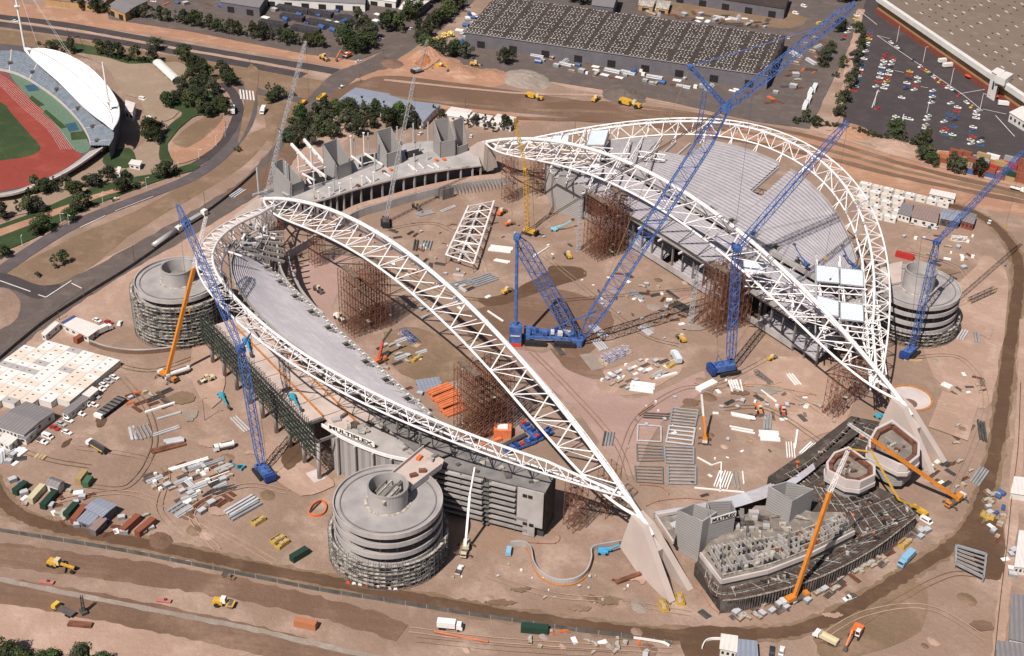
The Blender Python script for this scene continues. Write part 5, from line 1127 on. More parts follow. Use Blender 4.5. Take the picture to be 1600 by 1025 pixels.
# ------------------------------------------------------------------ vehicles
COLS = {'white': (.74, .73, .71), 'cream': (.58, .50, .34), 'red': (.42, .035, .03), 'blue': (.05, .11, .26), 'dark': (.035, .035, .045), 'yellow': (.62, .42, .06), 'silver': (.42, .43, .44), 'green': (.06, .14, .08), 'brown': (.20, .13, .08), 'light blue': (.22, .42, .58), 'orange': (.60, .17, .03)}
CN = {'dark': 'dark'}
def paint(c): return pm('paint_' + c.replace(' ', '_'), COLS[c], .35, .05, .3, spec=.5)
def wheels(t, xs, y, r, w=.24, n=9):
    for x in xs:
        for s_ in (-1, 1):
            a = MB().tube((x, s_ * y, r), (x, s_ * (y - w), r), r, n).build('wheel', M_rubber, t)
def prof(mb, pts, y0, y1, k=1.0):
    """side profile (x,z) swept across, top points pulled in by k"""
    n = len(pts); zt = max(z for _, z in pts); zb = min(z for _, z in pts); vs = []
    for s_, y in ((0, y0), (1, y1)):
        for x, z in pts: vs.append((x, y * (1 - (1 - k) * (z - zb) / (zt - zb)), z))
    return mb.add(vs, [tuple(range(n)), tuple(range(n, 2 * n))[::-1]] + [(i, n + i, n + (i + 1) % n, (i + 1) % n) for i in range(n)])
CARS = {}
def car(c, kind='car', detail=True):
    key = (c, kind, detail)
    if key in CARS: return CARS[key]
    t = thing('parked_' + ('car' if kind == 'car' else kind), 'x', kind); p = paint(c)
    if kind == 'car':
        b = prof(MB(), [(-2.2, .35), (-2.25, .85), (-1.2, .95), (1.0, .92), (2.2, .72), (2.25, .35)], -.88, .88, .95).build('body', p, t)
        prof(MB(), [(-1.75, .9), (-1.25, 1.38), (.35, 1.40), (1.05, .9)], -.8, .8, .82).build('window_band', M_glass, t)
        MB().box((-.42, 0, 1.415), (1.6, 1.24, .05)).build('roof', p, t)
        xs = (-1.4, 1.4)
    elif kind == 'van':
        prof(MB(), [(-2.4, .35), (-2.4, 1.9), (1.2, 1.95), (1.9, 1.15), (2.4, .95), (2.4, .35)], -.95, .95, .93).build('body', p, t); prof(MB(), [(1.22, 1.35), (1.2, 1.85), (1.28, 1.88), (1.86, 1.22), (1.8, 1.18)], -.85, .85, 1).build('windscreen', M_glass, t)
        for s_ in (-1, 1): MB().box((-.3, s_ * .925, 1.5), (2.6, .06, .5)).build('window', M_glass, t)
        xs = (-1.5, 1.5)
    else:  # ute
        prof(MB(), [(-2.5, .45), (-2.5, .75), (.0, .8), (1.3, .95), (2.4, .8), (2.45, .4)], -.9, .9, .96).build('body', p, t); prof(MB(), [(-.3, .85), (-.2, 1.55), (.7, 1.58), (1.35, .9)], -.82, .82, .85).build('cab', p, t)
        prof(MB(), [(.72, 1.5), (.8, 1.52), (1.42, .95), (1.36, .92)], -.74, .74, .9).build('windscreen', M_glass, t)
        MB().box((-1.45, 0, .92), (2.0, 1.7, .12)).box((-1.45, .86, 1.1), (2.0, .06, .36)).box((-1.45, -.86, 1.1), (2.0, .06, .36)).box((-2.45, 0, 1.1), (.06, 1.78, .36)).build('tray', M_dboom, t); xs = (-1.5, 1.45)
    if detail: wheels(t, xs, .9, .33)
    CARS[key] = Proto(t); return CARS[key]
def putcar(px, py, qx, qy, c, label, kind='car', group=None, detail=True, s=None): return car(c, kind, detail).put(G(px, py, 0), head(px, py, qx, qy), label, group, s, kind)
# far car park
def row(desc, pts, dirn=(10, 2), kinds=None):
    cnt = {}
    tot = {}
    for x, y, c in pts: tot[c] = tot.get(c, 0) + 1
    for i, (x, y, c) in enumerate(pts):
        px, py = 1200 + x / 4, y / 4; k = cnt.get(c, 0); cnt[c] = k + 1
        lb = f'{c} car in {desc}' if tot[c] == 1 else f'{ORD[k]} {c} car from the top in {desc}'
        if len(lb.split()) > 16: print('LONG', lb)
        putcar(px, py, px + dirn[0] * random.choice((1, -1)), py + dirn[1] * (1 if dirn[0] else 1), c, lb, 'car', 'cars in the big far car park', False)
random.seed(21)
w, d_, r, b, y_, g_ = 'white', 'dark', 'red', 'blue', 'yellow', 'green'
row('the upper roadside row by the bushes', [(555, 100, w), (548, 119, y_), (530, 160, d_), (515, 182, w), (495, 206, w), (482, 232, r), (468, 253, d_)])
row('the long row along the left hedge', [(640, 205, b), (636, 226, r), (632, 247, y_), (618, 268, w), (616, 290, w), (610, 325, w), (602, 345, d_), (600, 372, w), (590, 410, b), (576, 438, w), (570, 458, r), (564, 482, w), (560, 508, b), (545, 550, w), (536, 570, r)])
row('the left column of the big double block', [(735, 345, r), (728, 365, r), (724, 386, w), (718, 405, w), (712, 425, w), (707, 446, b), (704, 465, w), (698, 490, w), (690, 514, r), (672, 545, w)])
row('the right column of the big double block', [(782, 368, r), (776, 386, w), (768, 406, w), (764, 426, d_), (760, 447, w), (752, 470, w), (745, 490, r), (740, 512, y_), (734, 535, w), (724, 556, w)])
row('the left column of the middle block', [(886, 452, y_), (880, 474, r), (877, 498, d_), (868, 524, w), (864, 545, b), (860, 562, d_)])
row('the right column of the middle block', [(935, 490, w), (933, 515, w), (920, 540, r), (912, 565, w)])
row('the short column right of the middle block', [(1028, 572, w), (1027, 594, b), (1026, 610, w), (1022, 630, d_), (1020, 646, w)])
row('the lower centre column of the car park', [(1000, 730, w), (990, 752, w), (985, 785, 'cream'), (984, 808, w), (974, 826, d_)])
row('the loose cars mid car park', [(835, 615, w), (685, 685, r), (800, 735, w), (793, 752, w), (862, 745, w), (886, 750, w)])
row('the mixed block at lower right', [(1140, 650, w), (1185, 676, w), (1180, 700, r), (1133, 716, b), (1182, 735, b), (1130, 742, b), (1165, 757, d_), (1098, 765, w), (1160, 795, b), (1107, 812, r), (1096, 830, 'cream'), (1104, 846, b), (1152, 848, w), (1160, 866, g_)])
row('the rightmost lower column', [(1305, 697, w), (1302, 720, w), (1300, 742, w), (1282, 800, w), (1276, 825, b), (1278, 860, r), (1266, 880, 'cream'), (1268, 902, w), (1332, 868, d_), (1326, 890, w), (1326, 912, b)])
row('the diagonal row beside the long white building', [(768, 270, w), (806, 300, w), (830, 320, d_), (908, 382, d_), (950, 420, w), (968, 434, r), (990, 450, y_), (1015, 470, d_), (1036, 488, w), (1052, 500, r), (1070, 515, y_), (1095, 535, r), (1120, 550, w), (1142, 560, w), (1170, 580, d_), (1190, 602, r), (1240, 645, w), (1272, 672, y_)], (10, 7))
# cars on site
near = [(179, 591, 'white', 'car', 'topmost white car beside the packed site cabins'), (170, 597, 'silver', 'car', 'silver car second down beside the packed site cabins'), (163, 603, 'white', 'car', 'white car third down beside the packed site cabins'), (157, 609, 'white', 'ute', 'white ute fourth down beside the packed site cabins'),
        (150, 621, 'silver', 'car', 'silver car at the corner of the long low cabin'), (136, 633, 'white', 'van', 'white van parked against the long low cabin'), (147, 634, 'white', 'car', 'white car right of the van by the long cabin'), (126, 648, 'white', 'ute', 'white ute alone below the long low cabin'),
        (107, 658, 'white', 'car', 'white car next to the last ute below the cabins'), (96, 664, 'silver', 'car', 'silver car just above the red car at left'), (86, 670, 'red', 'car', 'bright red car between silver and white cars at left'), (105, 677, 'white', 'car', 'white car right of the bright red car'),
        (75, 684, 'white', 'van', 'white van below the bright red car'), (67, 692, 'white', 'ute', 'white ute at the lower end of the left parking')]
for x, y, c, k, lb in near: putcar(x, y, x + 10, y + 4, c, lb, k, 'vehicles parked by the left site cabins')
for x, y, qx, qy, c, k, lb in [(170, 505, 180, 509, 'red', 'car', 'red car between white cars by the wrapped ramp tower'), (152, 502, 162, 506, 'white', 'car', 'white car left of the red car by the wrapped tower'), (187, 507, 190, 500, 'white', 'car', 'white car right of the red car by the wrapped tower'),
        (40, 552, 50, 549, 'dark', 'car', 'dark car driving on the track above the site cabins'), (718, 892, 722, 884, 'white', 'ute', 'white ute near the foot of the front ramp tower'), (795, 863, 797, 852, 'light blue', 'van', 'pale blue van by the curved low wall'),
        (1327, 936, 1315, 941, 'white', 'ute', 'white ute driving on the damp perimeter track'), (1447, 816, 1457, 822, 'white', 'van', 'white van at the corner of the dark formwork stand'), (1546, 348, 1549, 342, 'white', 'car', 'white car on the damp track at upper right'),
        (1425, 350, 1428, 344, 'cream', 'car', 'cream car in front of the grey roofed office'), (1445, 353, 1449, 347, 'white', 'car', 'white car left of the blue car by the offices'), (1453, 355, 1457, 349, 'blue', 'car', 'blue car parked in front of the brown roofed office'), (1463, 357, 1467, 351, 'white', 'car', 'white car right of the blue car by the offices'),
        (358, 903, 368, 906, 'brown', 'ute', 'brown ute below the shade cloth fence at left'), (180, 313, 190, 309, 'cream', 'ute', 'cream ute towing on the road below the athletics ground'), (657, 210, 663, 205, 'white', 'car', 'white car behind the left end stand'),
        (736, 214, 738, 208, 'white', 'car', 'white car above the left end of the farther arch'), (740, 243, 742, 237, 'dark', 'car', 'dark car beside the far left thrust block'), (534, 137, 540, 133, 'white', 'ute', 'white ute on the orange haul road'), (560, 97, 567, 95, 'white', 'car', 'white car at the top of the haul road'),
        (22, 31, 32, 32, 'green', 'car', 'green car on the upper left highway'), (24, 33 + 1, 34, 35, 'white', 'car', 'white car on the upper left highway'), (223, 156, 232, 159, 'white', 'van', 'white van on the plaza beside the athletics ground'), (234, 187, 238, 190, 'white', 'van', 'small white van on the plaza near the lone tree'),
        (1206, 1019, 1207, 1010, 'dark', 'car', 'dark car at the bottom edge beside the gatehouse'), (1221, 1019, 1223, 1010, 'white', 'car', 'white car at the bottom edge beside the gatehouse'), (697, 8, 704, 3, 'white', 'car', 'white car on the cross road at the top'), (661, 34, 666, 29, 'silver', 'car', 'silver car on the cross road beside the trees'),
        (642, 46, 647, 42, 'white', 'car', 'white car where the cross road meets the yard'), (594, 62, 602, 60, 'white', 'car', 'white car at the yard exit'), (240, 3, 248, 4, 'white', 'car', 'white car in the yard by the grey shed'), (567, 11, 574, 14, 'white', 'car', 'white car beside the long white fronted shed'),
        (1256, 11, 1262, 13, 'white', 'van', 'white van in the depot yard at top right'), (1243, 22, 1250, 24, 'white', 'van', 'long white van below the van in the depot yard'), (1232, 60, 1233, 54, 'white', 'car', 'white car at the corner of the great dark warehouse'), (1280, 38, 1286, 37, 'yellow', 'van', 'yellow van in the depot yard')]:
    putcar(x, y, qx, qy, c, lb, k)
# trucks
def truck(px, py, qx, qy, cab, bed, label, L=8.5, kind='box', name='truck', s=1.0, cat='truck'):
    t = thing(name, label, cat, G(px, py, 0), head(px, py, qx, qy)); x1 = L / 2
    MB().box((0, 0, .95), (L, 1.9, .35)).build('chassis', M_dboom, t); c = prof(MB(), [(x1 - 2.0, .7), (x1 - 2.0, 2.6), (x1 - .5, 2.65), (x1, 1.8), (x1 + .05, .7)], -1.2, 1.2, .96).build('cab', cab, t)
    prof(MB(), [(x1 - .42, 2.45), (x1 - .3, 2.5), (x1 + .06, 1.85), (x1 - .02, 1.8)], -1.05, 1.05, 1).build('windscreen', M_glass, c)
    l = L - 2.4; cx = -L / 2 + l / 2
    if kind == 'box': MB().box((cx, 0, 2.25), (l, 2.45, 2.3)).build('box_body', bed, t)
    elif kind == 'tank':
        MB().tube((cx - l / 2, 0, 2.1), (cx + l / 2, 0, 2.1), 1.15, 14).build('tank', bed, t, smooth=False); MB().box((cx, 0, 3.2), (l * .8, .6, .15)).build('walkway', M_dboom, t)
    elif kind == 'flat': MB().box((cx, 0, 1.35), (l, 2.4, .3)).build('tray', bed, t)
    else:
        m_ = MB().box((cx, 0, 1.3), (l, 2.4, .2)).box((cx, 1.15, 1.9), (l, .15, 1.2)).box((cx, -1.15, 1.9), (l, .15, 1.2)).box((cx - l / 2, 0, 1.9), (.15, 2.3, 1.2)).box((cx + l / 2, 0, 2.1), (.15, 2.3, 1.6)); m_.build('tipper_body', bed, t)
    wheels(t, (-L * .36, -L * .22, L * .34), 1.2, .5, .35); return t
wp, cp, yp, bp_, op = paint('white'), paint('cream'), paint('yellow'), paint('light blue'), paint('orange')
t = truck(152, 702, 142, 696, wp, paint('dark'), 'truck with white cab and black tank with yellow side stripe', 11, 'tank'); MB().box((-1.2, -1.18, 1.7), (7, .1, .5)).box((-1.2, 1.18, 1.7), (7, .1, .5)).build('side_stripe', yp, t)
truck(277, 587, 268, 590, wp, pm('tank_white', (.7, .68, .66), .4), 'white tanker truck beside the orange mobile crane', 11, 'tank'); truck(350, 702, 341, 704, wp, wp, 'short white water truck near the foot of the left blue crane', 8, 'tank')
truck(1415, 878, 1409, 884, bp_, bp_, 'pale blue truck on the damp perimeter track', 9, 'box'); truck(703, 982, 713, 983, wp, wp, 'white truck with crane arm between the bottom earth roads', 8.5, 'box')
truck(1289, 1001, 1281, 997, wp, cp, 'tipper truck with white cab on the bare ground at lower right', 8.5, 'tip'); truck(1290, 1001 + 900, 1281, 1897, wp, cp, 'x', 8, 'tip') if False else None
truck(151, 525, 160, 520, cp, wp, 'cream truck with white tray in front of the upper cabins', 8, 'flat'); truck(163, 519, 172, 515, wp, wp, 'white truck beside the cream truck by the upper cabins', 8, 'box')
truck(503, 155, 509, 151, yp, yp, 'yellow tipper truck on the orange haul road', 9, 'tip'); truck(472, 165, 478, 161, op, yp, 'orange tipper truck lower on the orange haul road', 9, 'tip')
truck(364, 175, 364, 167, wp, wp, 'white bus like truck on the loop road', 11, 'box', 'bus', cat='bus'); truck(411, 176, 408, 182, wp, wp, 'white truck beside the zebra crossing', 8, 'box')
truck(1409, 43, 1404, 38, bp_, wp, 'small blue and white truck beside the long white building', 8, 'box'); truck(1480, 98, 1490, 97, wp, wp, 'upper one of two white lorries side by side in the car park', 14, 'box'); truck(1487, 105, 1497, 104, wp, wp, 'lower one of two white lorries side by side in the car park', 14, 'box')
truck(1570, 166, 1580, 167, wp, wp, 'white truck near the small white building on the right', 9, 'box'); truck(1589, 73 + 225, 1599, 301, wp, wp, 'white truck on the apron at the right edge', 8, 'flat')
truck(1056, 562, 1050, 552, wp, M_roof, 'white box truck with pale roof among the plate stacks on the pitch', 9, 'box')
truck(100, 957, 92, 953, yp, M_dboom, 'yellow cabbed drilling truck beside the lowest earth road', 9, 'flat')
M_chr = pm('silver_tank', (.55, .54, .53), .25, .15, .3, metal=.4)
for a, b_, lb, L in (((262, 375), (275, 366), 'long silver tank trailer queued behind another truck by the fence', 22), ((303, 347), (318, 338), 'long truck with blue and white load leading the queue by the fence', 20)):
    t = thing('semi_trailer', lb, 'truck', G(*a, 0), head(*a, *b_)); MB().tube((-L / 2, 0, 2.3), (L / 2 - 4, 0, 2.3), 1.35, 14).build('tank', M_chr, t, smooth=True) if 'tank' in lb else MB().box((-2, 0, 2.0), (L - 5, 2.4, 1.5)).build('load', M_chr, t)
    if 'tank' not in lb: MB().box((-6, 0, 3.0), (4, 2.5, 1.2)).build('load', paint('blue'), t)
    c = MB().box((L / 2 - 1.6, 0, 2.0), (3, 2.5, 2.8), 0, .92).build('cab', wp, t); MB().box((L / 2 - .1, 0, 2.6), (.2, 2, .9)).build('windscreen', M_glass, c); MB().box((0, 0, 1.0), (L, 1.4, .4)).build('chassis', M_dboom, t); wheels(t, (-L / 2 + 1.5, -L / 2 + 3, L / 2 - 5, L / 2 - 2), 1.25, .52, .4)
t = thing('flat_trailer', 'long black flatbed trailer with mesh deck parked below the cabins', 'trailer', G(174, 639, 0), head(174, 639, 190, 627)); MB().box((0, 0, 1.3), (14, 4.6, .8)).build('deck', M_rubber, t); MB().box((-7.4, 0, 1.3), (1.5, 3.8, 1.6)).build('headboard', wp, t); wheels(t, (-5, -2, 1, 4), 2.3, .5, .5)
for k in range(6): MB().box((-5.5 + 2.2 * k, 0, 1.76), (1.2, 4.2, .12)).build('deck_panel', M_scaf, t)
for k, (x, y, lb) in enumerate(((1272, 141, 'upper left of four white coaches parked in a column'), (1266, 148, 'lower left of the upper pair of white coaches'), (1263, 160, 'upper one of the lower pair of white coaches'), (1258, 168, 'lower one of the lower pair of white coaches'))):
    t = thing('parked_coach', lb, 'coach', G(x, y, 0), head(x, y, x + 4, y - 9), 'white coaches beside the depot road'); MB().box((0, 0, 1.8), (11, 2.6, 2.6)).build('body', wp, t); MB().box((0, 0, 3.15), (9, 1.2, .2)).build('roof_unit', M_roof, t)
    for s_ in (-1, 1): MB().box((0, s_ * 1.32, 2.2), (9.6, .05, .8)).build('window_band', M_glass, t)
    wheels(t, (-3.8, 3.5), 1.3, .5, .3)
# earth movers
def excavator(px, py, qx, qy, ax, ay, c, label, k=1.0):
    f = G(px, py, 0); t = thing('excavator', label, 'excavator', f, head(px, py, qx, qy))
    for s_ in (-1, 1): MB().box((0, s_ * 1.2 * k, .45 * k), (4 * k, .6 * k, .9 * k), 0, .9).build('crawler_track', M_rubber, t)
    MB().box((-.5 * k, 0, 1.6 * k), (3.6 * k, 2.6 * k, 1.2 * k), 0, .95).build('body', c, t); cb = MB().box((1.0 * k, .7 * k, 2.1 * k), (1.5 * k, 1.1 * k, 1.6 * k), 0, .9).build('cab', wp, t); MB().box((1.6 * k, .7 * k, 2.3 * k), (.35 * k, .9 * k, .9 * k)).build('window', M_glass, cb)
    MB().beam((1 * k, -.3, 1.8 * k), (4.2 * k, -.3, 4.6 * k), .5 * k, .6 * k).build('boom', c, t); MB().beam((4.2 * k, -.3, 4.6 * k), (7.2 * k, -.3, 2.0 * k), .4 * k, .45 * k).build('dipper', c, t); MB().box((7.3 * k, -.3, 1.2 * k), (1.0 * k, 1.2 * k, 1.1 * k), 0, .6).build('bucket', M_dboom, t); return t
excavator(542, 90, 533, 94, 0, 0, M_orng, 'orange excavator beside the highway end at the top', 1.4); excavator(1337, 992, 1322, 1018, 0, 0, M_orng, 'orange excavator with its arm lowered at lower right', 1.3)
excavator(686, 107, 697, 112, 0, 0, M_yel, 'yellow excavator loading at the orange earth mound', 1.3); excavator(824, 455 + 0, 830, 450, 0, 0, M_yel, 'x', 1) if False else None
def loader(px, py, qx, qy, c, label, k=1.0, name='wheel_loader', cat='loader', front='bucket'):
    t = thing(name, label, cat, G(px, py, 0), head(px, py, qx, qy))
    MB().box((-1.2 * k, 0, 1.5 * k), (3 * k, 2.1 * k, 1.2 * k), 0, .92).build('engine', c, t); cb = MB().box((.4 * k, 0, 2.3 * k), (1.5 * k, 1.6 * k, 1.7 * k), 0, .9).build('cab', cp if front != 'drum' else wp, t); MB().box((1.1 * k, 0, 2.5 * k), (.3, 1.3 * k, .8 * k)).build('window', M_glass, cb)
    if front == 'bucket': MB().beam((.8 * k, 0, 1.3 * k), (3 * k, 0, .8 * k), 1.4 * k, .4 * k).build('arm', c, t); MB().box((3.4 * k, 0, .7 * k), (1.2 * k, 2.9 * k, 1.1 * k), 0, .7).build('bucket', M_dboom, t); wheels(t, (-1.4 * k, 1.5 * k), 1.3 * k, .75 * k, .6 * k)
    elif front == 'drum': MB().tube((2.4 * k, -1.1 * k, .8 * k), (2.4 * k, 1.1 * k, .8 * k), .8 * k, 12).build('drum', M_scaf, t); MB().box((2.4 * k, 0, 1.2 * k), (2.2 * k, 2.5 * k, .3)).build('yoke', c, t); wheels(t, (-1.4 * k,), 1.3 * k, .75 * k, .6 * k)
    elif front == 'grade': MB().beam((.5 * k, 0, 1.7 * k), (5.6 * k, 0, 1.4 * k), .6 * k, .6 * k).build('frame', c, t); MB().box((2.6 * k, 0, .6 * k), (.4, 3.8 * k, .8 * k), .5).build('blade', M_dboom, t); wheels(t, (-2.2 * k, -.8 * k, 5.4 * k), 1.15 * k, .65 * k, .45 * k)
    elif front == 'scrape': MB().box((4.6 * k, 0, 1.7 * k), (5 * k, 2.8 * k, 1.8 * k), 0, .95).build('bowl', c, t); MB().beam((0, 0, 2 * k), (3 * k, 0, 2.4 * k), .7 * k, .6 * k).build('gooseneck', c, t); wheels(t, (-1.0 * k, 6.4 * k), 1.4 * k, .95 * k, .7 * k)
    return t
loader(90, 886, 104, 890, M_yel, 'long yellow grader on the upper earth road at lower left', 1.25, 'road_grader', 'grader', 'grade'); loader(348, 946, 362, 948, M_yel, 'yellow roller with white cab between the two earth roads', 1.2, 'road_roller', 'roller', 'drum')
loader(841, 156, 830, 153, M_yel, 'yellow scraper leftmost of three on the graded strip', 1.2, 'scraper', 'scraper', 'scrape'); loader(930, 158, 938, 152, M_yel, 'small yellow dozer, second of three on the graded strip', 1.2); loader(992, 168, 978, 164, M_yel, 'large yellow scraper, rightmost of three on the graded strip', 1.5, 'scraper', 'scraper', 'scrape')
loader(742, 103, 752, 104, M_yel, 'yellow loader on the orange earth above the retaining strip', 1.2); loader(506, 93, 514, 97, M_yel, 'yellow loader at the end of the highway works', 1.3); loader(791, 458, 797, 455, M_yel, 'yellow loader on the damp track left of the giant crane', 1.0)
loader(888, 402, 884, 396, M_yel, 'yellow loader with raised arm right of the damp oval', 1.0); loader(1065, 532, 1058, 524, M_yel, 'yellow loader with cream cab below the second blue crane machinery', 1.0); loader(1205, 712 - 150, 1210, 560, M_yel, 'yellow tractor on the hardstand beside the far tiers', .8)
loader(530, 499, 540, 505, wp, 'white telehandler beside the inner edge of the near stand', 1.1); loader(325, 596, 316, 599, cp, 'cream telehandler beside the tall rear columns', 1.1); loader(497, 455, 503, 459, M_dboom, 'dark loader on the curved earth ramp inside the bowl', 1.0)
loader(650, 325, 658, 330, M_dboom, 'dark dozer below the retaining wall', 1.0); loader(783, 335, 790, 330, M_orng, 'orange dump loader right of the silver roof section', 1.1); loader(795, 352, 802, 350, M_orng, 'small orange loader below the orange dump loader', .9); loader(1186, 643, 1190, 650, M_orng, 'orange hoist on the pitch below the second blue crane', 1.0); loader(1100, 775 - 0, 1090, 772, M_orng, 'x', 1) if False else None
loader(1223, 645, 1226, 660, M_red, 'red and yellow loader on the right side of the pitch', 1.0)
# ------------------------------------------------------------------ buildings
M_wall_w = pm('white_wall', (.60, .58, .55), .7, .08, .2); M_wall_g = pm('grey_cladding', (.13, .12, .135), .7, .12, .2); M_wall_t = pm('tan_wall', (.40, .25, .12), .8, .1, .2)
M_rf_b = stripe_mat('blue_grey_roof', (.25, .27, .33), (.21, .23, .285), 1.6, 0, .6, 0); M_rf_g = stripe_mat('grey_roof', (.22, .20, .205), (.18, .165, .17), 1.6, 0, .6, 0); M_rf_w = stripe_mat('white_roof', (.62, .57, .54), (.68, .62, .59), 1.6, 0, .6, 0)
M_rf_br = stripe_mat('brown_roof', (.27, .19, .17), (.235, .165, .15), 1.6, 0, .7, 0); M_rf_hall = dirt_mat('hall_roof', (.20, .155, .125), (.165, .125, .10), (.25, .20, .165), .03, streak=R_(35)); M_rf_dk = dirt_mat('warehouse_roof', (.062, .047, .043), (.045, .034, .031), (.09, .07, .065), .04, streak=R_(-20))
def bld(name, label, cat, px, h, wall, roof, ridge=0.0, group=None, doors=0, windows=0, over=.4, rt=.25, h0=0.0):
    """building from its four sighted eave corners: front-left, front-right, back-right, back-left"""
    P_ = [G(x, y, h + h0) for x, y in px]; c = sum(P_, Vector()) / 4; L = (P_[1] - P_[0]); az = math.atan2(L.y, L.x); t = thing(name, label, cat, (c.x, c.y, h0), az, group)
    ca, sa = math.cos(-az), math.sin(-az); Q = [((p.x - c.x) * ca - (p.y - c.y) * sa, (p.x - c.x) * sa + (p.y - c.y) * ca) for p in P_]
    MB().prism(Q, 0, h).build('wall', wall, t)
    Z = [(q[0] * (1 + over / max(2, abs(q[0]))), q[1] * (1 + over / max(2, abs(q[1])))) for q in Q]
    if ridge:
        a, b, c_, d = Z; m1 = ((a[0] + d[0]) / 2, (a[1] + d[1]) / 2); m2 = ((b[0] + c_[0]) / 2, (b[1] + c_[1]) / 2); vs = [(*p, h) for p in Z] + [(*m1, h + ridge), (*m2, h + ridge)]
        r = MB().add(vs, [(0, 1, 5, 4), (2, 3, 4, 5), (0, 4, 3), (1, 2, 5), (3, 2, 1, 0)]).build('roof', roof, t)
    else: r = MB().prism(Z, h + .01, h + rt).build('roof', roof, t)
    fl, frt = Vector((*Q[0], 0)), Vector((*Q[1], 0)); e = frt - fl; n = Vector((e.y, -e.x, 0)).normalized() * .03; rz = math.atan2(e.y, e.x); W_ = e.length
    for i in range(doors): p = fl + e * ((i + .5) / doors) + n; dh = min(h * .65, 5); MB().box((p.x, p.y, dh / 2), (min(5.5, W_ / doors * .5), .16, dh), rz).build('door', M_black, t)
    for i in range(windows): p = fl + e * ((i + .5) / windows) + n; MB().box((p.x, p.y, h * .55), (min(1.6, W_ / windows * .5), .14, h * .32), rz).build('window', M_glass, t)
    if windows:
        a, b = Vector((*Q[1], 0)), Vector((*Q[2], 0)); e = b - a; n = Vector((e.y, -e.x, 0)).normalized() * .03; k = max(1, int(e.length / 5))
        for i in range(k): p = a + e * ((i + .5) / k) + n; MB().box((p.x, p.y, h * .55), (1.2, .14, h * .32), math.atan2(e.y, e.x)).build('window', M_glass, t)
    t['dims'] = 0; del t['dims']; return t, Q, r
# great dark warehouse
t, Q, r = bld('warehouse', 'enormous dark roofed warehouse dotted with rows of small white skylights', 'warehouse', [(727, 51), (1200, 119), (1227, 57), (776, -6)], 9.5, M_wall_g, M_rf_dk, doors=9)
A_, B_, C_, D_ = [Vector((q[0], q[1], 0)) for q in Q]; spans = 6
for k in range(1, spans + 1):
    f = k / spans; a, b = A_.lerp(D_, f - .5 / spans), B_.lerp(C_, f - .5 / spans); m_ = MB(); w0, w1 = A_.lerp(D_, f - 1 / spans), B_.lerp(C_, f - 1 / spans); w2, w3 = A_.lerp(D_, f), B_.lerp(C_, f)
    z = lambda v, h: Vector((v.x, v.y, h)); m_.add([z(w0, 9.8), z(w1, 9.8), z(w3, 9.8), z(w2, 9.8), z(a, 11.2), z(b, 11.2)], [(0, 1, 5, 4), (3, 4, 5, 2), (0, 4, 3), (1, 2, 5)]).build('roof_span', M_rf_dk, t)
M_sky = pm('skylight_dome', (.80, .80, .76), .3, .15, 3.0, rgb2=(.5, .48, .42)); sky_ = []
for k in range(spans):
    for j in range(3):
        for i in range(86):
            for side in (0, 1):
                if i % 6 == 5: continue
                f = (k + (.10 + .13 * j) + .5 * side) / spans; u_ = (i + .5 + .3 * (j % 2)) / 87; p = A_.lerp(D_, f).lerp(B_.lerp(C_, f), u_); zr = 9.8 + 1.4 * (1 - abs((f * spans % 1) - .5) * 2); sky_.append((k * 10 + side * 5 + j, p, zr))
sky_.sort(key=lambda s: (s[0], s[1].x)); rzw = 0
random.seed(8)
for _, p, z in sky_[:90]: MB().box((p.x, p.y, z + .12), (.95, .7, .25), 0, .8).build('skylight', M_sky, t)
m_ = MB()
for i_, (_, p, z) in enumerate(sky_[90:]):
    if random.random() < .93 - .25 * (i_ % 3 == 1): m_.box((p.x, p.y, z + .12), (random.uniform(.45, .9), .6, .22), 0, .8)
tag(m_.build('skylight_rows', M_sky, t), kind='stuff')
MB().beam(A_ + Vector((0, 0, 9.6)), B_ + Vector((0, 0, 9.6)), .5, .5).build('gutter', M_lboom, t)
t, Q, r = bld('warehouse', 'second dark roofed warehouse cut off by the top edge of the photo', 'warehouse', [(1046, -14), (1226, 14), (1234, -10), (1066, -34)], 8, M_wall_g, M_rf_dk, doors=5)
# brown hall with white parapet
t, Q, r = bld('exhibition_hall', 'huge brown roofed hall behind a long white parapet at top right', 'hall', [(1374, -4), (1660, 190), (1960, 70), (1560, -130)], 12, M_wall_t, M_rf_hall)
q0, q1, q2, q3 = [Vector((q[0], q[1], 0)) for q in Q]; n = Vector(((q1 - q0).y, -(q1 - q0).x, 0)).normalized()
MB().beam(q0 + n * .8 + Vector((0, 0, 11.2)), q1 + n * .8 + Vector((0, 0, 11.2)), 3.4, 3.4).build('parapet', M_wall_w, t); MB().beam(q0 + n * 1.0 + Vector((0, 0, 2)), q1 + n * 1.0 + Vector((0, 0, 2)), .6, 4).build('red_plinth', pm('brick_red', (.22, .06, .04), .85), t)
random.seed(4); zl = [(i, j) for i in range(9) for j in range(10)]
for i, j in zl:
    p = q0.lerp(q1, .12 + .09 * i + .012 * j).lerp(q3.lerp(q2, .12 + .09 * i), .06 + .05 * j); MB().box((p.x, p.y, 12.45), (3.4, .9, .3)).build('skylight', M_sky, t)
m_ = MB()
for i in range(24):
    for j in range(18):
        if random.random() < .7: p = q0.lerp(q1, .03 + .04 * i).lerp(q3.lerp(q2, .03 + .04 * i), .07 + .042 * j); m_.box((p.x + 5, p.y, 12.4), (1.8, .8, .28))
tag(m_.build('roof_vents', M_rf_dk, t), kind='stuff')
t, Q, r = bld('white_tower_block', 'slim white tower with an overhanging box, set against the long white parapet', 'building', [(1550, 112), (1562, 119), (1570, 111), (1558, 106)], 17, M_wall_w, M_rf_w, windows=1)
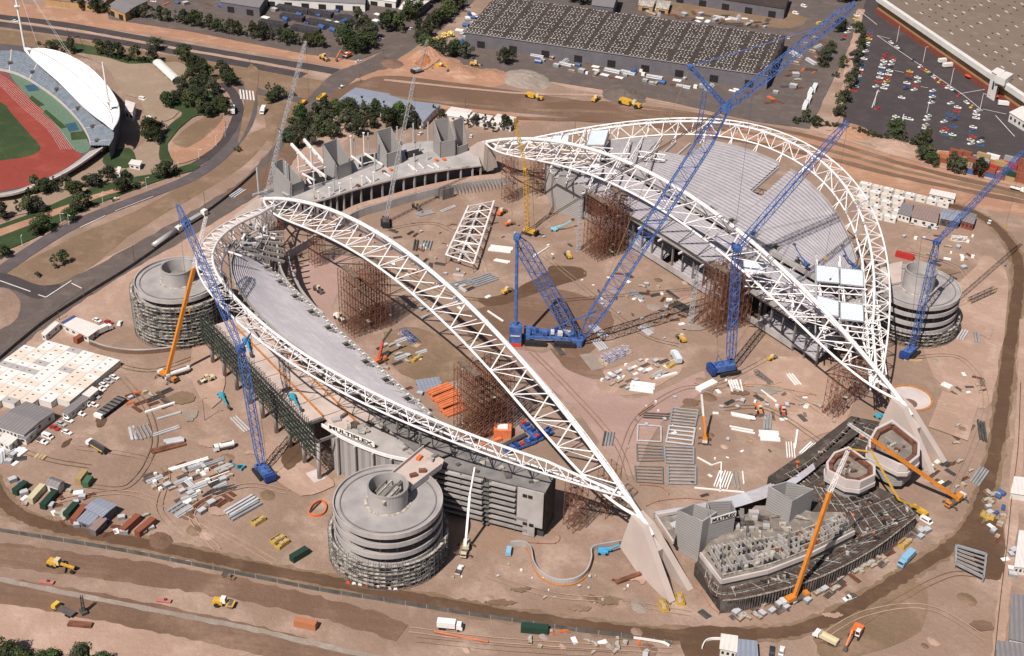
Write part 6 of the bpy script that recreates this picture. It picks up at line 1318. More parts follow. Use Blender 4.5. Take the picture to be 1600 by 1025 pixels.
MB().prism([(p.x, p.y) for p in [G(x, y, 17) for x, y in ((1562, 119), (1580, 124), (1583, 113), (1570, 110))]], 12.5, 17.0).build('upper_box', M_wall_w, t, True)
bld('white_building', 'low white flat roofed building at the right edge below the hall', 'building', [(1578, 176), (1604, 192), (1640, 190), (1600, 165)], 6, M_wall_w, M_rf_w, windows=4)
# sheds along the top
TOP = [('grey roofed shed with tan walls at the top left', [(168, 10), (195, 21), (230, 1), (200, -10)], 6, M_wall_t, M_rf_g, 2), ('long tan walled shed at the very top left', [(70, -2), (160, 8), (175, -8), (90, -18)], 5, M_wall_t, M_rf_br, 0),
       ('dark roofed shed at the top edge beside the freight rows', [(345, 3), (405, 12), (415, -4), (355, -12)], 7, M_wall_g, M_rf_g, 2), ('long white fronted shed along the top edge', [(410, -3), (570, 6), (572, -14), (415, -22)], 6, M_wall_w, M_rf_g, 6),
       ('pale roofed shed beside the cross road at the top', [(623, 14), (650, 18), (672, 0), (640, -6)], 6, M_wall_g, M_rf_w, 2), ('low white roofed unit left of the pale roofed shed', [(573, -3), (618, 3), (622, -10), (575, -14)], 5, M_wall_w, M_rf_w, 2),
       ('tall grey blue building behind the great warehouse', [(925, 8), (958, 12), (966, -14), (930, -18)], 11, M_wall_g, M_rf_g, 0), ('tan site shed left of its twin behind the great warehouse', [(998, 8), (1020, 11), (1024, 0), (1000, -3)], 4, M_wall_t, M_plank, 1), ('tan site shed right of its twin behind the great warehouse', [(1025, 12), (1044, 15), (1048, 2), (1028, 0)], 4, M_wall_t, M_plank, 1)]
for lb, px, h, wm_, rm, dn in TOP: bld('shed', lb, 'shed', px, h, wm_, rm, .8 if h < 7 else 0, doors=dn)
OFF = [('blue grey roofed office wing furthest left of the joined offices', [(529, 157), (563, 167), (609, 147), (556, 137)], 4, M_rf_b, 5), ('middle blue grey roofed office wing between its neighbours', [(566, 161), (598, 170), (640, 158), (605, 148)], 4.2, M_rf_b, 3),
       ('blue grey roofed office wing nearest the left end stand', [(594, 176), (661, 190), (688, 163), (636, 157)], 4.4, M_rf_b, 8), ('pale white roofed hut right of the joined offices', [(695, 180), (730, 185), (737, 172), (706, 167)], 3.2, M_rf_w, 4), ('second white roofed hut right of the joined offices', [(733, 186), (762, 192), (770, 181), (740, 176)], 3.2, M_rf_w, 3), ('third white roofed hut, nearest the far left thrust block', [(768, 191), (798, 198), (806, 183), (778, 178)], 3.2, M_rf_w, 3)]
for lb, px, h, rm, wn in OFF: bld('site_office', lb, 'office', px, h, M_wall_w, rm, .6, 'long low site offices', windows=wn)
bld('site_office', 'large grey roofed site office at the lower end of the packed cabins', 'office', [(-14, 662), (37, 679), (84, 643), (41, 628)], 4, M_wall_w, M_rf_g, .7, windows=9)
bld('site_office', 'small grey roofed annex beside the large grey office at left', 'office', [(30, 682), (40, 686), (56, 671), (46, 667)], 3, M_wall_w, M_rf_g, .3, windows=1)
bld('site_office', 'long narrow grey roofed cabin between parked cars and packed cabins', 'cabin', [(97, 643), (106, 648), (138, 623), (129, 619)], 3, M_wall_w, M_rf_g, windows=1)
bld('site_office', 'short cream cabin at the top of the car row', 'cabin', [(130, 616), (140, 620), (153, 609), (144, 605)], 3, M_wall_w, M_rf_w, windows=1)
bld('site_office', 'white flat roofed hut above the packed cabins', 'office', [(100, 508), (138, 526), (158, 511), (119, 497)], 3.2, M_wall_w, M_rf_w, windows=4)
bld('site_office', 'long white hut at the left end of the packed cabins', 'cabin', [(65, 521), (71, 524), (92, 506), (86, 503)], 3.0, M_wall_w, M_rf_w, windows=1)
bld('site_office', 'dark blue roofed hut above the packed cabins', 'cabin', [(97, 504), (103, 508), (121, 497), (115, 494)], 3.0, M_wall_w, pm('navy_roof', (.05, .08, .20), .6), windows=1)
bld('site_office', 'white box hut at the left edge below the grey office', 'cabin', [(-2, 688), (14, 696), (26, 685), (8, 677)], 3.4, M_wall_w, M_rf_w, windows=2)
for lb, px, rm, wm_, h in (('grey roofed office in the right cluster of cabins', [(1404, 333), (1422, 338), (1427, 322), (1410, 318)], M_rf_g, M_wall_w, 4), ('brown roofed office in the right cluster of cabins', [(1425, 339), (1464, 348), (1467, 327), (1428, 320)], M_rf_br, M_wall_w, 4), ('blue grey open sided shelter in the right cluster', [(1470, 341), (1498, 347), (1504, 331), (1473, 326)], M_rf_b, M_form, 4), ('brick red walled shed at the end of the right cluster', [(1503, 345), (1521, 350), (1525, 335), (1506, 330)], M_rf_g, pm('brick_red', (.22, .06, .04), .85), 4),
                            ('white standalone cabin with four windows above the right cluster', [(1453, 303), (1491, 311), (1492, 303), (1456, 296)], M_rf_w, M_wall_w, 3), ('white gatehouse canopy at the bottom edge', [(1126, 1013), (1150, 1018), (1151, 995), (1128, 992)], M_rf_w, M_wall_w, 3.6), ('blue grey gatehouse beside the white canopy at the bottom edge', [(1152, 1024), (1183, 1028), (1181, 1003), (1152, 1000)], M_rf_b, M_wall_w, 3.4),
                            ('pale roofed hut uppermost at the lower right edge', [(1586, 885), (1606, 887), (1612, 832), (1592, 830)], M_rf_w, M_wall_w, 3.6), ('grey roofed hut in the lower right corner', [(1578, 998), (1606, 1004), (1610, 932), (1582, 930)], M_rf_g, M_wall_w, 3.6), ('dark framed hut with two white windows in the lower right corner', [(1556, 1045), (1620, 1056), (1622, 1010), (1560, 1003)], M_rf_g, M_form, 4)):
    bld('site_hut', lb, 'hut', px, h, wm_, rm, 0 if 'hut' in lb or 'cabin' in lb or 'gatehouse' in lb else .5, windows=3)
# packed site cabins
def cabin_proto(L, W_, roof, wall, h=2.8):
    t = thing('site_cabin', 'x', 'cabin'); MB().box((0, 0, h / 2), (L, W_, h)).build('wall', wall, t); MB().box((0, 0, h + .08), (L + .12, W_ + .08, .16)).build('roof', roof, t)
    MB().box((L * .12, 0, h + .2), (1.0, .5, .18)).build('roof_vent', M_dboom, t); MB().box((-L / 2 + .9, -W_ / 2 - .01, 1.1), (.9, .06, 2.1)).build('door', M_frame, t); MB().box((L * .2, -W_ / 2 - .01, 1.7), (1.3, .06, .8)).build('window', M_glass, t); return Proto(t)
M_rf1 = pm('cabin_roof_white', (.70, .66, .64), .6, .08, .3); M_rf2 = pm('cabin_roof_cream', (.66, .55, .47), .6, .08, .3); M_rf3 = pm('cabin_roof_grey', (.40, .365, .36), .6, .08, .3)
O = G(188, 563, 2.8); d1 = (G(88, 645, 2.8) - O); d1.z = 0; len1 = d1.length; d1.normalize(); d2v = (G(95, 523, 2.8) - O); d2v.z = 0; d2 = Vector((-d1.y, d1.x, 0)); d2 = d2 if d2.dot(d2v) > 0 else -d2
pr_ = [cabin_proto(6.1, 3.3, M_rf1, M_wall_w), cabin_proto(6.1, 3.3, M_rf2, M_wall_w), cabin_proto(6.1, 3.3, M_rf3, M_wall_w)]
random.seed(9); azc = math.atan2(d2.y, d2.x); nm = ['white', 'cream', 'grey']
for r_i in range(9):
    cnt = {}
    for i in range(26):
        p = O + d2 * (3.1 + r_i * 6.35) + d1 * (1.7 + i * 3.42); p.z = 0; q = PR(p + Vector((0, 0, 2.8)))
        if q[0] < -30 or q[1] > 668 or (q[0] < 95 and q[1] > 618 + (q[0] < 45) * 6 and q[1] > 700 - q[0] * .9 ): continue
        if q[1] > 628 and q[0] < 80: continue
        if (q[0] - 60) * .66 + (q[1] - 545) < -22 and q[0] < 60: continue
        if q[1] < 522 + max(0, (95 - q[0])) * .42: continue
        k = 0 if random.random() < .55 else 1 if random.random() < .85 else 2
        if i == 6 and r_i > 3: k = 2
        j = cnt.get(k, 0); cnt[k] = j + 1
        pr_[k].put(p, azc, f'{ORD[j]} {nm[k]} roofed cabin from the right end, {ORD[r_i]} row up from the parked cars', 'packed flat roofed site cabins at left', cat='cabin')
pr2 = [cabin_proto(7.2, 3.0, M_rf1, M_wall_w), cabin_proto(7.2, 3.0, M_rf2, M_wall_w)]
for nme, (x0, y0, x1, y1), n_, o in (('top', (1345, 292, 1480, 324), 8, 0), ('second', (1340, 301, 1410, 317), 4, 1), ('third', (1340, 312, 1410, 328), 4, 0), ('fourth', (1346, 324, 1408, 338), 4, 1), ('bottom', (1360, 339, 1398, 347), 2, 1)):
    for i in range(n_):
        f = (i + .5) / n_; x, y = x0 + (x1 - x0) * f, y0 + (y1 - y0) * f; pr2[(i + o) % 2].put(G(x, y, 0), head(x0, y0, x1, y1), f'{ORD[i]} cabin from the left in the {nme} row of the right cabin cluster', 'white site cabins beyond the right ramp tower', cat='cabin')
# ------------------------------------------------------------------ athletics ground
t = thing('athletics_grandstand', 'curved athletics grandstand under a gleaming white lens shaped roof', 'grandstand', G(110, 150, 0))
ou = [G(x, y, 17) for x, y in smooth_line([(39, 78), (62, 76), (88, 80), (112, 89), (140, 106), (165, 131), (181, 155), (186, 172), (184, 188), (176, 202)], 3)]
inn = [G(x, y, 13) for x, y in smooth_line([(39, 78), (52, 92), (70, 108), (92, 127), (112, 147), (132, 167), (150, 182), (163, 191), (170, 197), (176, 202)], 3)]
m_ = MB(); n = len(ou); vs = []
for a, b in zip(ou, inn):
    for k in range(5): f = k / 4; p = a.lerp(b, f); vs.append((p.x, p.y, p.z + 2.2 * math.sin(PI * f)))
m_.add(vs, [(5 * i + k, 5 * i + k + 1, 5 * i + 5 + k + 1, 5 * i + 5 + k) for i in range(n - 1) for k in range(4)]); m_.build('roof', pm('bright_membrane', (.84, .83, .85), .5, .03, .2), t, True, True)
m_ = MB()
for a, b in zip(inn, inn[1:]): m_.tube(a, b, .6, 6)
for a, b in zip(ou, ou[1:]): m_.tube(a, b, .5, 6)
m_.build('rim_tube', M_white, t, True)
mid_ = [ou[i].lerp(inn[i], .55) + Vector((0, 0, 2.6)) for i in range(n)]; m_ = MB()
for a, b in zip(mid_[1:-1], mid_[2:-1]): m_.tube(a, b, .18, 4)
m_.build('ridge_cable', M_frame, t, True)
sf = [G(x, y, 1.5) for x, y in smooth_line([(-30, 108), (0, 109), (30, 117), (62, 135), (95, 160), (122, 188), (138, 214), (141, 228)], 4)]; sb = [G(x, y, 9) for x, y in smooth_line([(-30, 78), (0, 79), (38, 82), (85, 112), (130, 150), (160, 180), (178, 208), (170, 228)], 4)]
m_ = MB(); m2 = MB()
for a, b, c, d in zip(sf, sf[1:], sb[1:], sb):
    for r_i in range(10):
        f, g_ = r_i / 10, (r_i + 1) / 10; p0, q0, p1, q1 = a.lerp(d, f), b.lerp(c, f), a.lerp(d, g_), b.lerp(c, g_); P0 = Vector((p0.x, p0.y, p1.z)); Q0 = Vector((q0.x, q0.y, q1.z)); m_.quad(p0, q0, Q0, P0); m_.quad(P0, Q0, q1, p1)
m_.build('seating', pm('seat_blue_grey', (.19, .22, .26), .7, .2, .4), t, True)
for k in range(2, len(sf) - 2, 4):
    a = sf[k].lerp(sb[k], .35); MB().box(a + Vector((0, 0, .8)), (2.4, 2.4, 1.6)).build('stair_opening', M_dboom, t, True); MB().beam(sf[k] + Vector((0, 0, .5)), sb[k] + Vector((0, 0, .5)), .6, .25).build('aisle', M_conc_p, t, True)
m_ = MB()
for a, b in zip(sf, sf[1:]): m_.beam(a, b, .4, 1.6)
m_.build('front_wall', M_conc_p, t, True)
MB().prism([(p.x, p.y) for p in sb[8:] + [G(186, 190, 9), G(187, 170, 9), G(165, 135, 9), G(120, 100, 9), G(60, 82, 9)]], 0, 8.8).build('rear_wall', M_wall_g, t, True)
for a, ha, b, hb, lb in (((178, 218), 0, (160, 97), 46, 'front'), ((39, 77), 6, (14, -60), 62, 'rear')):
    p, q = G(*a, ha), None
    fz = min(range(10, 200), key=lambda k: abs(PR(p + Vector((0, 0, k * .5)))[1] - b[1])) * .5 * .97; q = G(*b, ha + fz); MB().tube(p, q, .75, 8, .45).build('mast', M_white, t, True)
    s = p.lerp(q, .5); MB().box(s, (3, 3, .6)).build('mast_platform', M_white, t, True)
    for e in (mid_[4], mid_[n // 2], mid_[-5]): MB().tube(q, e, .07, 3).build('stay_cable', M_lboom, t, True)
for k in range(3): pass
t = thing('embankment_seating', 'curved concrete rim of seating along the lower edge of the athletics track', 'grandstand', G(60, 290, 0))
a_ = [G(x, y, .5) for x, y in smooth_line([(-30, 305), (20, 298), (60, 284), (95, 268), (120, 252), (140, 236)], 5)]; b_ = [G(x, y, 4) for x, y in smooth_line([(-30, 309), (20, 303), (62, 289), (100, 272), (135, 250), (165, 228)], 5)]
m_ = MB()
for a, b, c, d in zip(a_, a_[1:], b_[1:], b_): m_.quad(a, b, c, d)
m_.build('seating', M_conc, t, True); m_ = MB()
for a, b in zip(b_, b_[1:]): m_.beam(a, b, 1.0, 1.2)
m_.build('rim_wall', M_conc_p, t, True)
t = thing('canopy', 'long white barrel roofed canopy on the plaza beside the loop road', 'canopy', G(262, 118, 0), head(246, 101, 277, 130)); m_ = MB()
m_.add([(x, 3.2 * math.cos(a), 3 + 2 * math.sin(a)) for x in (-18, 18) for a in [PI * k / 8 for k in range(9)]], [(i, i + 1, 10 + i, 9 + i) for i in range(8)]); m_.build('roof', M_rf_w if False else M_wall_w, t, smooth=True)
for x in (-17, -8, 0, 8, 17):
    for s_ in (-1, 1): MB().tube((x, 3 * s_, 0), (x, 3 * s_, 3.1), .15, 5).build('post', M_lboom, t)
bld('kiosk', 'white flat roofed kiosk beside the athletics grandstand roof', 'building', [(195, 172), (207, 176), (211, 162), (196, 157)], 6, M_wall_w, M_rf_w, windows=2); bld('kiosk', 'small white kiosk with a red plaza around it', 'building', [(202, 256), (218, 259), (221, 252), (206, 250)], 3, M_wall_w, M_rf_w, windows=2)
bld('kiosk', 'small white service hut below the athletics ground', 'building', [(181, 268), (187, 270), (189, 262), (184, 261)], 4, M_wall_w, M_rf_w, windows=1)
# ------------------------------------------------------------------ trees
def leafmat(name, a, b):
    mt = pm(name, a, .75, 0, 1.2, rgb2=b, spec=.2, detail=2); n = mt.node_tree; oi = n.nodes.new('ShaderNodeObjectInfo'); hs = n.nodes.new('ShaderNodeHueSaturation'); bs = n.nodes['Principled BSDF']; src = bs.inputs['Base Color'].links[0].from_socket
    for sock, lo, hi in (('Hue', .455, .515), ('Value', .7, 1.7), ('Saturation', .65, 1.1)):
        mr = n.nodes.new('ShaderNodeMapRange'); mr.inputs[3].default_value = lo; mr.inputs[4].default_value = hi
        mm = n.nodes.new('ShaderNodeMath'); mm.operation = 'MULTIPLY'; mm.inputs[1].default_value = {'Hue': 7.3, 'Value': 13.7, 'Saturation': 23.1}[sock]; fr = n.nodes.new('ShaderNodeMath'); fr.operation = 'FRACT'; n.links.new(oi.outputs['Random'], mm.inputs[0]); n.links.new(mm.outputs[0], fr.inputs[0]); n.links.new(fr.outputs[0], mr.inputs[0]); n.links.new(mr.outputs[0], hs.inputs[sock])
    n.links.new(src, hs.inputs['Color']); n.links.new(hs.outputs[0], bs.inputs['Base Color']); return mt
LM = [leafmat('foliage_dark', (.020, .028, .012), (.040, .054, .020)), leafmat('foliage_olive', (.036, .040, .018), (.062, .066, .030)), leafmat('foliage_green', (.024, .042, .012), (.050, .080, .022)), leafmat('foliage_yellow', (.50, .46, .08), (.62, .58, .15))]
M_bark = pm('bark', (.13, .09, .065), .9, .3, 1.0)
def tree_proto(seed, mat, h=8, rad=3.2, ncl=20, nleaf=62, leaf=.6, columnar=1.0, low=.3):
    rr = random.Random(seed); t = thing('tree', 'x', 'tree'); tr = MB().tube((0, 0, 0), (rr.uniform(-.3, .3), 0, h * .55), .24, 6, .13); cl = []
    for i in range(ncl):
        a = rr.uniform(0, 2 * PI); z = low + (1 - low) * rr.random() ** .8; rm = rad * math.sin(PI * min(1, (z - low * .6) / (1.05 - low * .6)) ** .9) * rr.uniform(.35, .95); cl.append((rm * math.cos(a) , rm * math.sin(a) , z * h, rr.uniform(.55, 1.0) * rad * .42 * columnar))
        if i < 5: tr.tube((0, 0, h * (.2 + .06 * i)), (cl[-1][0] * .8, cl[-1][1] * .8, cl[-1][2]), .09, 4, .04)
    tr.build('trunk', M_bark, t); lf = MB()
    for cx, cy, cz, cr in cl:
        for k in range(nleaf):
            v = Vector((rr.gauss(0, 1), rr.gauss(0, 1), rr.gauss(0, .8))).normalized() * cr * rr.uniform(.6, 1.08); p = Vector((cx, cy, cz)) + v; s = leaf * rr.uniform(.6, 1.3); nrm = (v.normalized() + Vector((rr.uniform(-.8, .8), rr.uniform(-.8, .8), rr.uniform(-.2, .9)))).normalized(); a = nrm.orthogonal().normalized(); b = nrm.cross(a); th = rr.uniform(0, PI); a, b = a * math.cos(th) + b * math.sin(th), b * math.cos(th) - a * math.sin(th)
            lf.quad(p - a * s * .5 - b * s * .35, p + a * s * .5 - b * s * .25, p + a * s * .4 + b * s * .35, p - a * s * .45 + b * s * .3)
    lf.build('crown', mat, t); return Proto(t)
TP = {'dark': [tree_proto(1, LM[0], 8, 3.6, low=.15), tree_proto(2, LM[0], 7.5, 4.2, 24, low=.12)], 'olive': [tree_proto(3, LM[1], 8, 3.6, low=.2), tree_proto(4, LM[1], 8.5, 3.2, low=.2)], 'green': [tree_proto(5, LM[2], 8.5, 4.4, 26, low=.12), tree_proto(6, LM[2], 7, 3.7, low=.15)], 'slim': [tree_proto(7, LM[0], 9, 1.8, 12, 40, .5, 1.1, .15), tree_proto(8, LM[1], 8, 1.6, 11, 40, .5, 1.1, .15)],
      'bush': [tree_proto(9, LM[0], 3, 2.6, 12, 40, .5, .9, .15), tree_proto(10, LM[1], 2.6, 2.2, 10, 40, .5, .9, .15)], 'yellow': [tree_proto(12, LM[3], 4, 2.4, 10, 44, .5)]}
random.seed(31)
KW = {'dark': 'dark green', 'olive': 'olive green', 'green': 'leafy green', 'slim': 'slim dark', 'bush': 'low dark', 'yellow': 'bright yellow'}
def trees(desc, group, pts, kind, s=(.8, 1.2), cat='tree', order='from the left'):
    kinds = kind if isinstance(kind, list) else [kind]; cnt = {}
    for i, (x, y) in enumerate(pts):
        k = kinds[i % len(kinds)]; j = cnt.get(k, 0); cnt[k] = j + 1; sc = random.uniform(*s); g_ = G(x, y, 0)
        what = 'bush' if k == 'bush' else 'tree'
        lb = f'{ORD[j] if j < 28 else "outer"} {KW[k]} {what} {order} {desc}'
        if len(lb.split()) > 16: print('LONG', lb)
        random.choice(TP[k]).put(g_, random.uniform(0, 6), lb, group, (sc, sc, sc * random.uniform(.85, 1.15)), what)
trees('in the grove behind the left end stand', 'grove behind the left end stand', [(450, 222), (462, 232), (458, 205), (472, 218), (470, 196), (484, 208), (486, 228), (495, 192), (498, 212), (508, 182), (512, 200), (520, 215), (525, 175), (532, 192), (540, 206), (545, 180), (556, 195), (560, 212), (570, 186), (580, 200), (585, 182), (600, 192), (606, 205), (615, 196), (624, 188), (632, 200), (640, 192), (648, 202)], ['green', 'dark', 'olive', 'dark'], (1.05, 1.5))
trees('along the huts right of the grove', 'row of small trees by the huts', [(566, 172), (587, 174), (600, 178), (678, 180), (690, 190), (720, 197), (732, 200), (744, 196), (757, 203), (770, 207), (788, 204), (797, 205)], ['slim', 'olive', 'slim'], (.8, 1.15))
trees('on the verge between orange strip and yards', 'trees along the orange strip', [(98, 9), (108, 11), (120, 11), (128, 16), (140, 16), (152, 20), (162, 20), (170, 24), (212, 28), (226, 28), (240, 30), (252, 33), (262, 34), (276, 36), (288, 38)], ['olive', 'slim', 'dark'], (.9, 1.3))
trees('on the verge below the top yards', 'trees along the orange strip', [(305, 42), (316, 44), (328, 46), (340, 50), (350, 52), (360, 54), (372, 56), (384, 58), (396, 60), (410, 62), (424, 64), (438, 66), (452, 70), (466, 72), (480, 74), (494, 74), (506, 76)], ['dark', 'slim', 'olive'], (1.0, 1.4))
trees('around the yard corner by the cross road', 'trees around the top crossroads', [(540, 70), (550, 58), (562, 72), (572, 48), (580, 62), (560, 84), (545, 82), (598, 46), (606, 50), (616, 42), (622, 50), (560, 40), (575, 76), (640, 32), (648, 26), (535, 60)], ['dark', 'dark', 'green', 'olive'], (1.2, 1.7))
trees('in the clump beside the great dark warehouse', 'trees around the top crossroads', [(656, 66), (664, 72), (656, 52), (668, 58), (675, 46), (682, 40), (690, 36), (700, 26), (712, 18), (722, 12), (672, 80), (688, 82), (704, 90), (712, 86), (728, 92), (790, 100), (660, 12), (672, 6), (684, 2)], ['dark', 'green', 'dark'], (1.1, 1.6))
trees('in front of the great dark warehouse', 'flowering trees', [(684, 66), (694, 60), (704, 58)], 'yellow', (1.0, 1.3))
trees('behind the great dark warehouse', 'trees behind the warehouse', [(895, 4), (908, 8), (922, 8), (938, 10), (1320, 4), (1334, 2)], 'dark', (1.2, 1.5))
trees('on the slopes above the athletics plaza', 'trees round the athletics plaza', [(60, 70), (80, 78), (98, 82), (112, 84), (150, 68), (158, 86), (166, 78), (172, 90), (178, 72), (186, 92), (200, 96), (212, 96), (236, 80), (244, 78), (226, 98), (240, 96)], ['bush', 'dark', 'bush', 'olive'], (.9, 1.4))
trees('beside the loop road and its green lawn', 'trees round the athletics plaza', [(288, 95), (292, 103), (304, 112), (312, 120), (318, 114), (324, 124), (346, 122), (354, 130), (360, 134), (284, 138), (298, 134), (310, 136), (322, 138), (334, 148), (340, 160), (262, 168), (272, 160), (284, 158), (298, 168), (312, 178), (326, 184), (338, 178), (346, 172), (318, 160), (305, 152), (352, 180)], ['dark', 'olive', 'dark'], (.95, 1.4))
trees('on the open plaza by the athletics kiosk', 'trees round the athletics plaza', [(240, 222), (236, 216), (246, 210)], 'dark', (1.1, 1.5))
trees('along the path below the red running track', 'trees below the running track', [(28, 332), (44, 334), (58, 332), (46, 312), (58, 304), (74, 302), (86, 296), (104, 298), (118, 308), (126, 302), (136, 294), (148, 292), (158, 288), (5, 342), (172, 280)], ['slim', 'olive', 'dark'], (.8, 1.2))
trees('on the verge beside the loop road', 'bushes beside the loop road', [(4, 402), (14, 396), (56, 368), (68, 362), (76, 356), (118, 332), (128, 326), (138, 322), (190, 300), (200, 296), (210, 294), (256, 278), (266, 274), (276, 270), (110, 345)], ['dark', 'bush', 'dark'], (.8, 1.2))
trees('on the plain between highway and haul road', 'scattered trees', [(424, 160), (430, 148), (456, 150), (436, 156), (420, 150), (372, 236), (100, 412), (86, 420), (60, 432)], ['dark', 'slim', 'bush'], (.8, 1.2))
trees('in the hedge along the far car park', 'hedge of the far car park', [(1340, 52), (1348, 60), (1345, 76), (1342, 90), (1339, 104), (1336, 118), (1330, 132), (1325, 140), (1318, 160), (1312, 172), (1309, 182), (1334, 96)], ['dark', 'olive'], (.8, 1.1), order='from the top')
trees('beside the depot road at top right', 'trees beside the depot road', [(1312, 50), (1300, 72), (1296, 84), (1290, 95), (1286, 106), (1284, 104), (1316, 106), (1306, 120), (1258, 192), (1274, 198), (1243, 192)], ['dark', 'bush', 'olive'], (.9, 1.3), order='from the top')
trees('in the low hedge below the far car park', 'low hedge below the car park', [(1292 + i * 8.2, 196 + i * 1.9) for i in range(19)], 'bush', (.9, 1.25))
trees('at the lower corner of the far car park', 'trees at the car park corner', [(1440, 232), (1446, 224), (1444, 248), (1452, 252), (1456, 258), (1438, 250), (1398, 214), (1406, 218), (1486, 268), (1500, 272), (1528, 276)], ['dark', 'olive'], (1.0, 1.4))
FG = [tree_proto(21, LM[2], 9, 3.8, 26, 110, .42), tree_proto(22, LM[0], 8, 3.6, 26, 110, .42)]
for k, (x, y, s) in enumerate([(-8, 1040, 1.6), (18, 1058, 1.5), (40, 1062, 1.3), (72, 1062, 1.3), (88, 1055, 1.1), (100, 1068, 1.2), (132, 1062, 1.45), (152, 1066, 1.2), (165, 1060, 1.1), (218, 1068, 1.1), (190, 1072, 1.0), (285, 1062, .7)]):
    FG[k % 2].put(G(x, y, 0), k * 1.3, f'{ORD[k]} large tree from the left along the bottom left edge', 'foreground trees at bottom left', s, 'tree')
# ------------------------------------------------------------------ building materials and small site objects
M_bar_w = pm('white_section', (.78, .75, .73), .5, .06, .4); M_bar_g = pm('grey_section', (.26, .26, .27), .55, .15, .4); M_bar_s = pm('silver_section', (.46, .46, .48), .4, .12, .4); M_bar_d = pm('dark_section', (.07, .065, .06), .7, .3, .4); M_timb = pm('timber_tan', (.42, .30, .17), .85, .2, .6); M_ylw = pm('skip_yellow', (.50, .34, .05), .6, .2, .5)
def bars(label, a, b, n, pitch, w, h, mat, name='beam_stack', part='beam', cat='steel beams', round_=False, group=None, z0=.12):
    """n parallel bars, each running in the sighted direction a-b, laid side by side"""
    p, q = G(*a, 0), G(*b, 0); d = q - p; L = d.length; az = math.atan2(d.y, d.x); c = (p + q) / 2; t = thing(name, label, cat, c, az, group)
    for i in range(n):
        y = (i - (n - 1) / 2) * pitch; dx = random.uniform(-.05, .05) * L
        (MB().tube((-L / 2 + dx, y, z0 + h / 2), (L / 2 + dx, y, z0 + h / 2), h / 2, 8) if round_ else MB().box((dx, y, z0 + h / 2), (L, w, h))).build(part, mat, t)
    for x in (-.35, .35):
        if n > 1: MB().box((x * L, 0, z0 / 2), (.25, n * pitch, z0)).build('bearer', M_timb, t)
    return t
random.seed(17)
def frame(label, px, cross, mat, r=.45):
    P_ = [G(x, y, .6) for x, y in px]; t = thing('rung_rack', label, 'steel frame', G(px[3][0], px[3][1], 0), 0, 'ladder like steel frames on the pitch')
    for i, j in ((0, 3), (1, 2)): MB().tube(P_[i], P_[j], r, 7).build('side_rail', mat, t, True)
    for k in range(cross): f = k / (cross - 1); MB().tube(P_[0].lerp(P_[3], f), P_[1].lerp(P_[2], f), r * .8, 6).build('rung', mat, t, True)
frame('grey ladder frame at the top of the right hand stack column', [(1051, 637), (1091, 641), (1086, 665), (1047, 661)], 6, M_bar_g); frame('grey ladder frame speckled white, second in the right hand column', [(1046, 665), (1086, 669), (1082, 695), (1041, 690)], 5, M_bar_s)
frame('grey ladder frame third in the right hand column', [(1038, 697), (1084, 699), (1084, 724), (1040, 722)], 6, M_bar_g); frame('grey ladder frame at the bottom of the right hand column', [(1044, 728), (1087, 729), (1087, 756), (1044, 755)], 6, M_bar_g)
frame('thin runged frame, middle of the left hand column', [(995, 694), (1036, 697), (1037, 719), (996, 720)], 6, pm('mid_section', (.17, .165, .16), .6), .3); frame('thin runged frame at the bottom of the left hand column', [(992, 728), (1035, 729), (1036, 755), (994, 752)], 6, MATS['mid_section'], .3)
frame('open frame of four thin rungs at the top of the left hand column', [(997, 663), (1033, 666), (1033, 690), (996, 688)], 2, M_bar_s, .35)
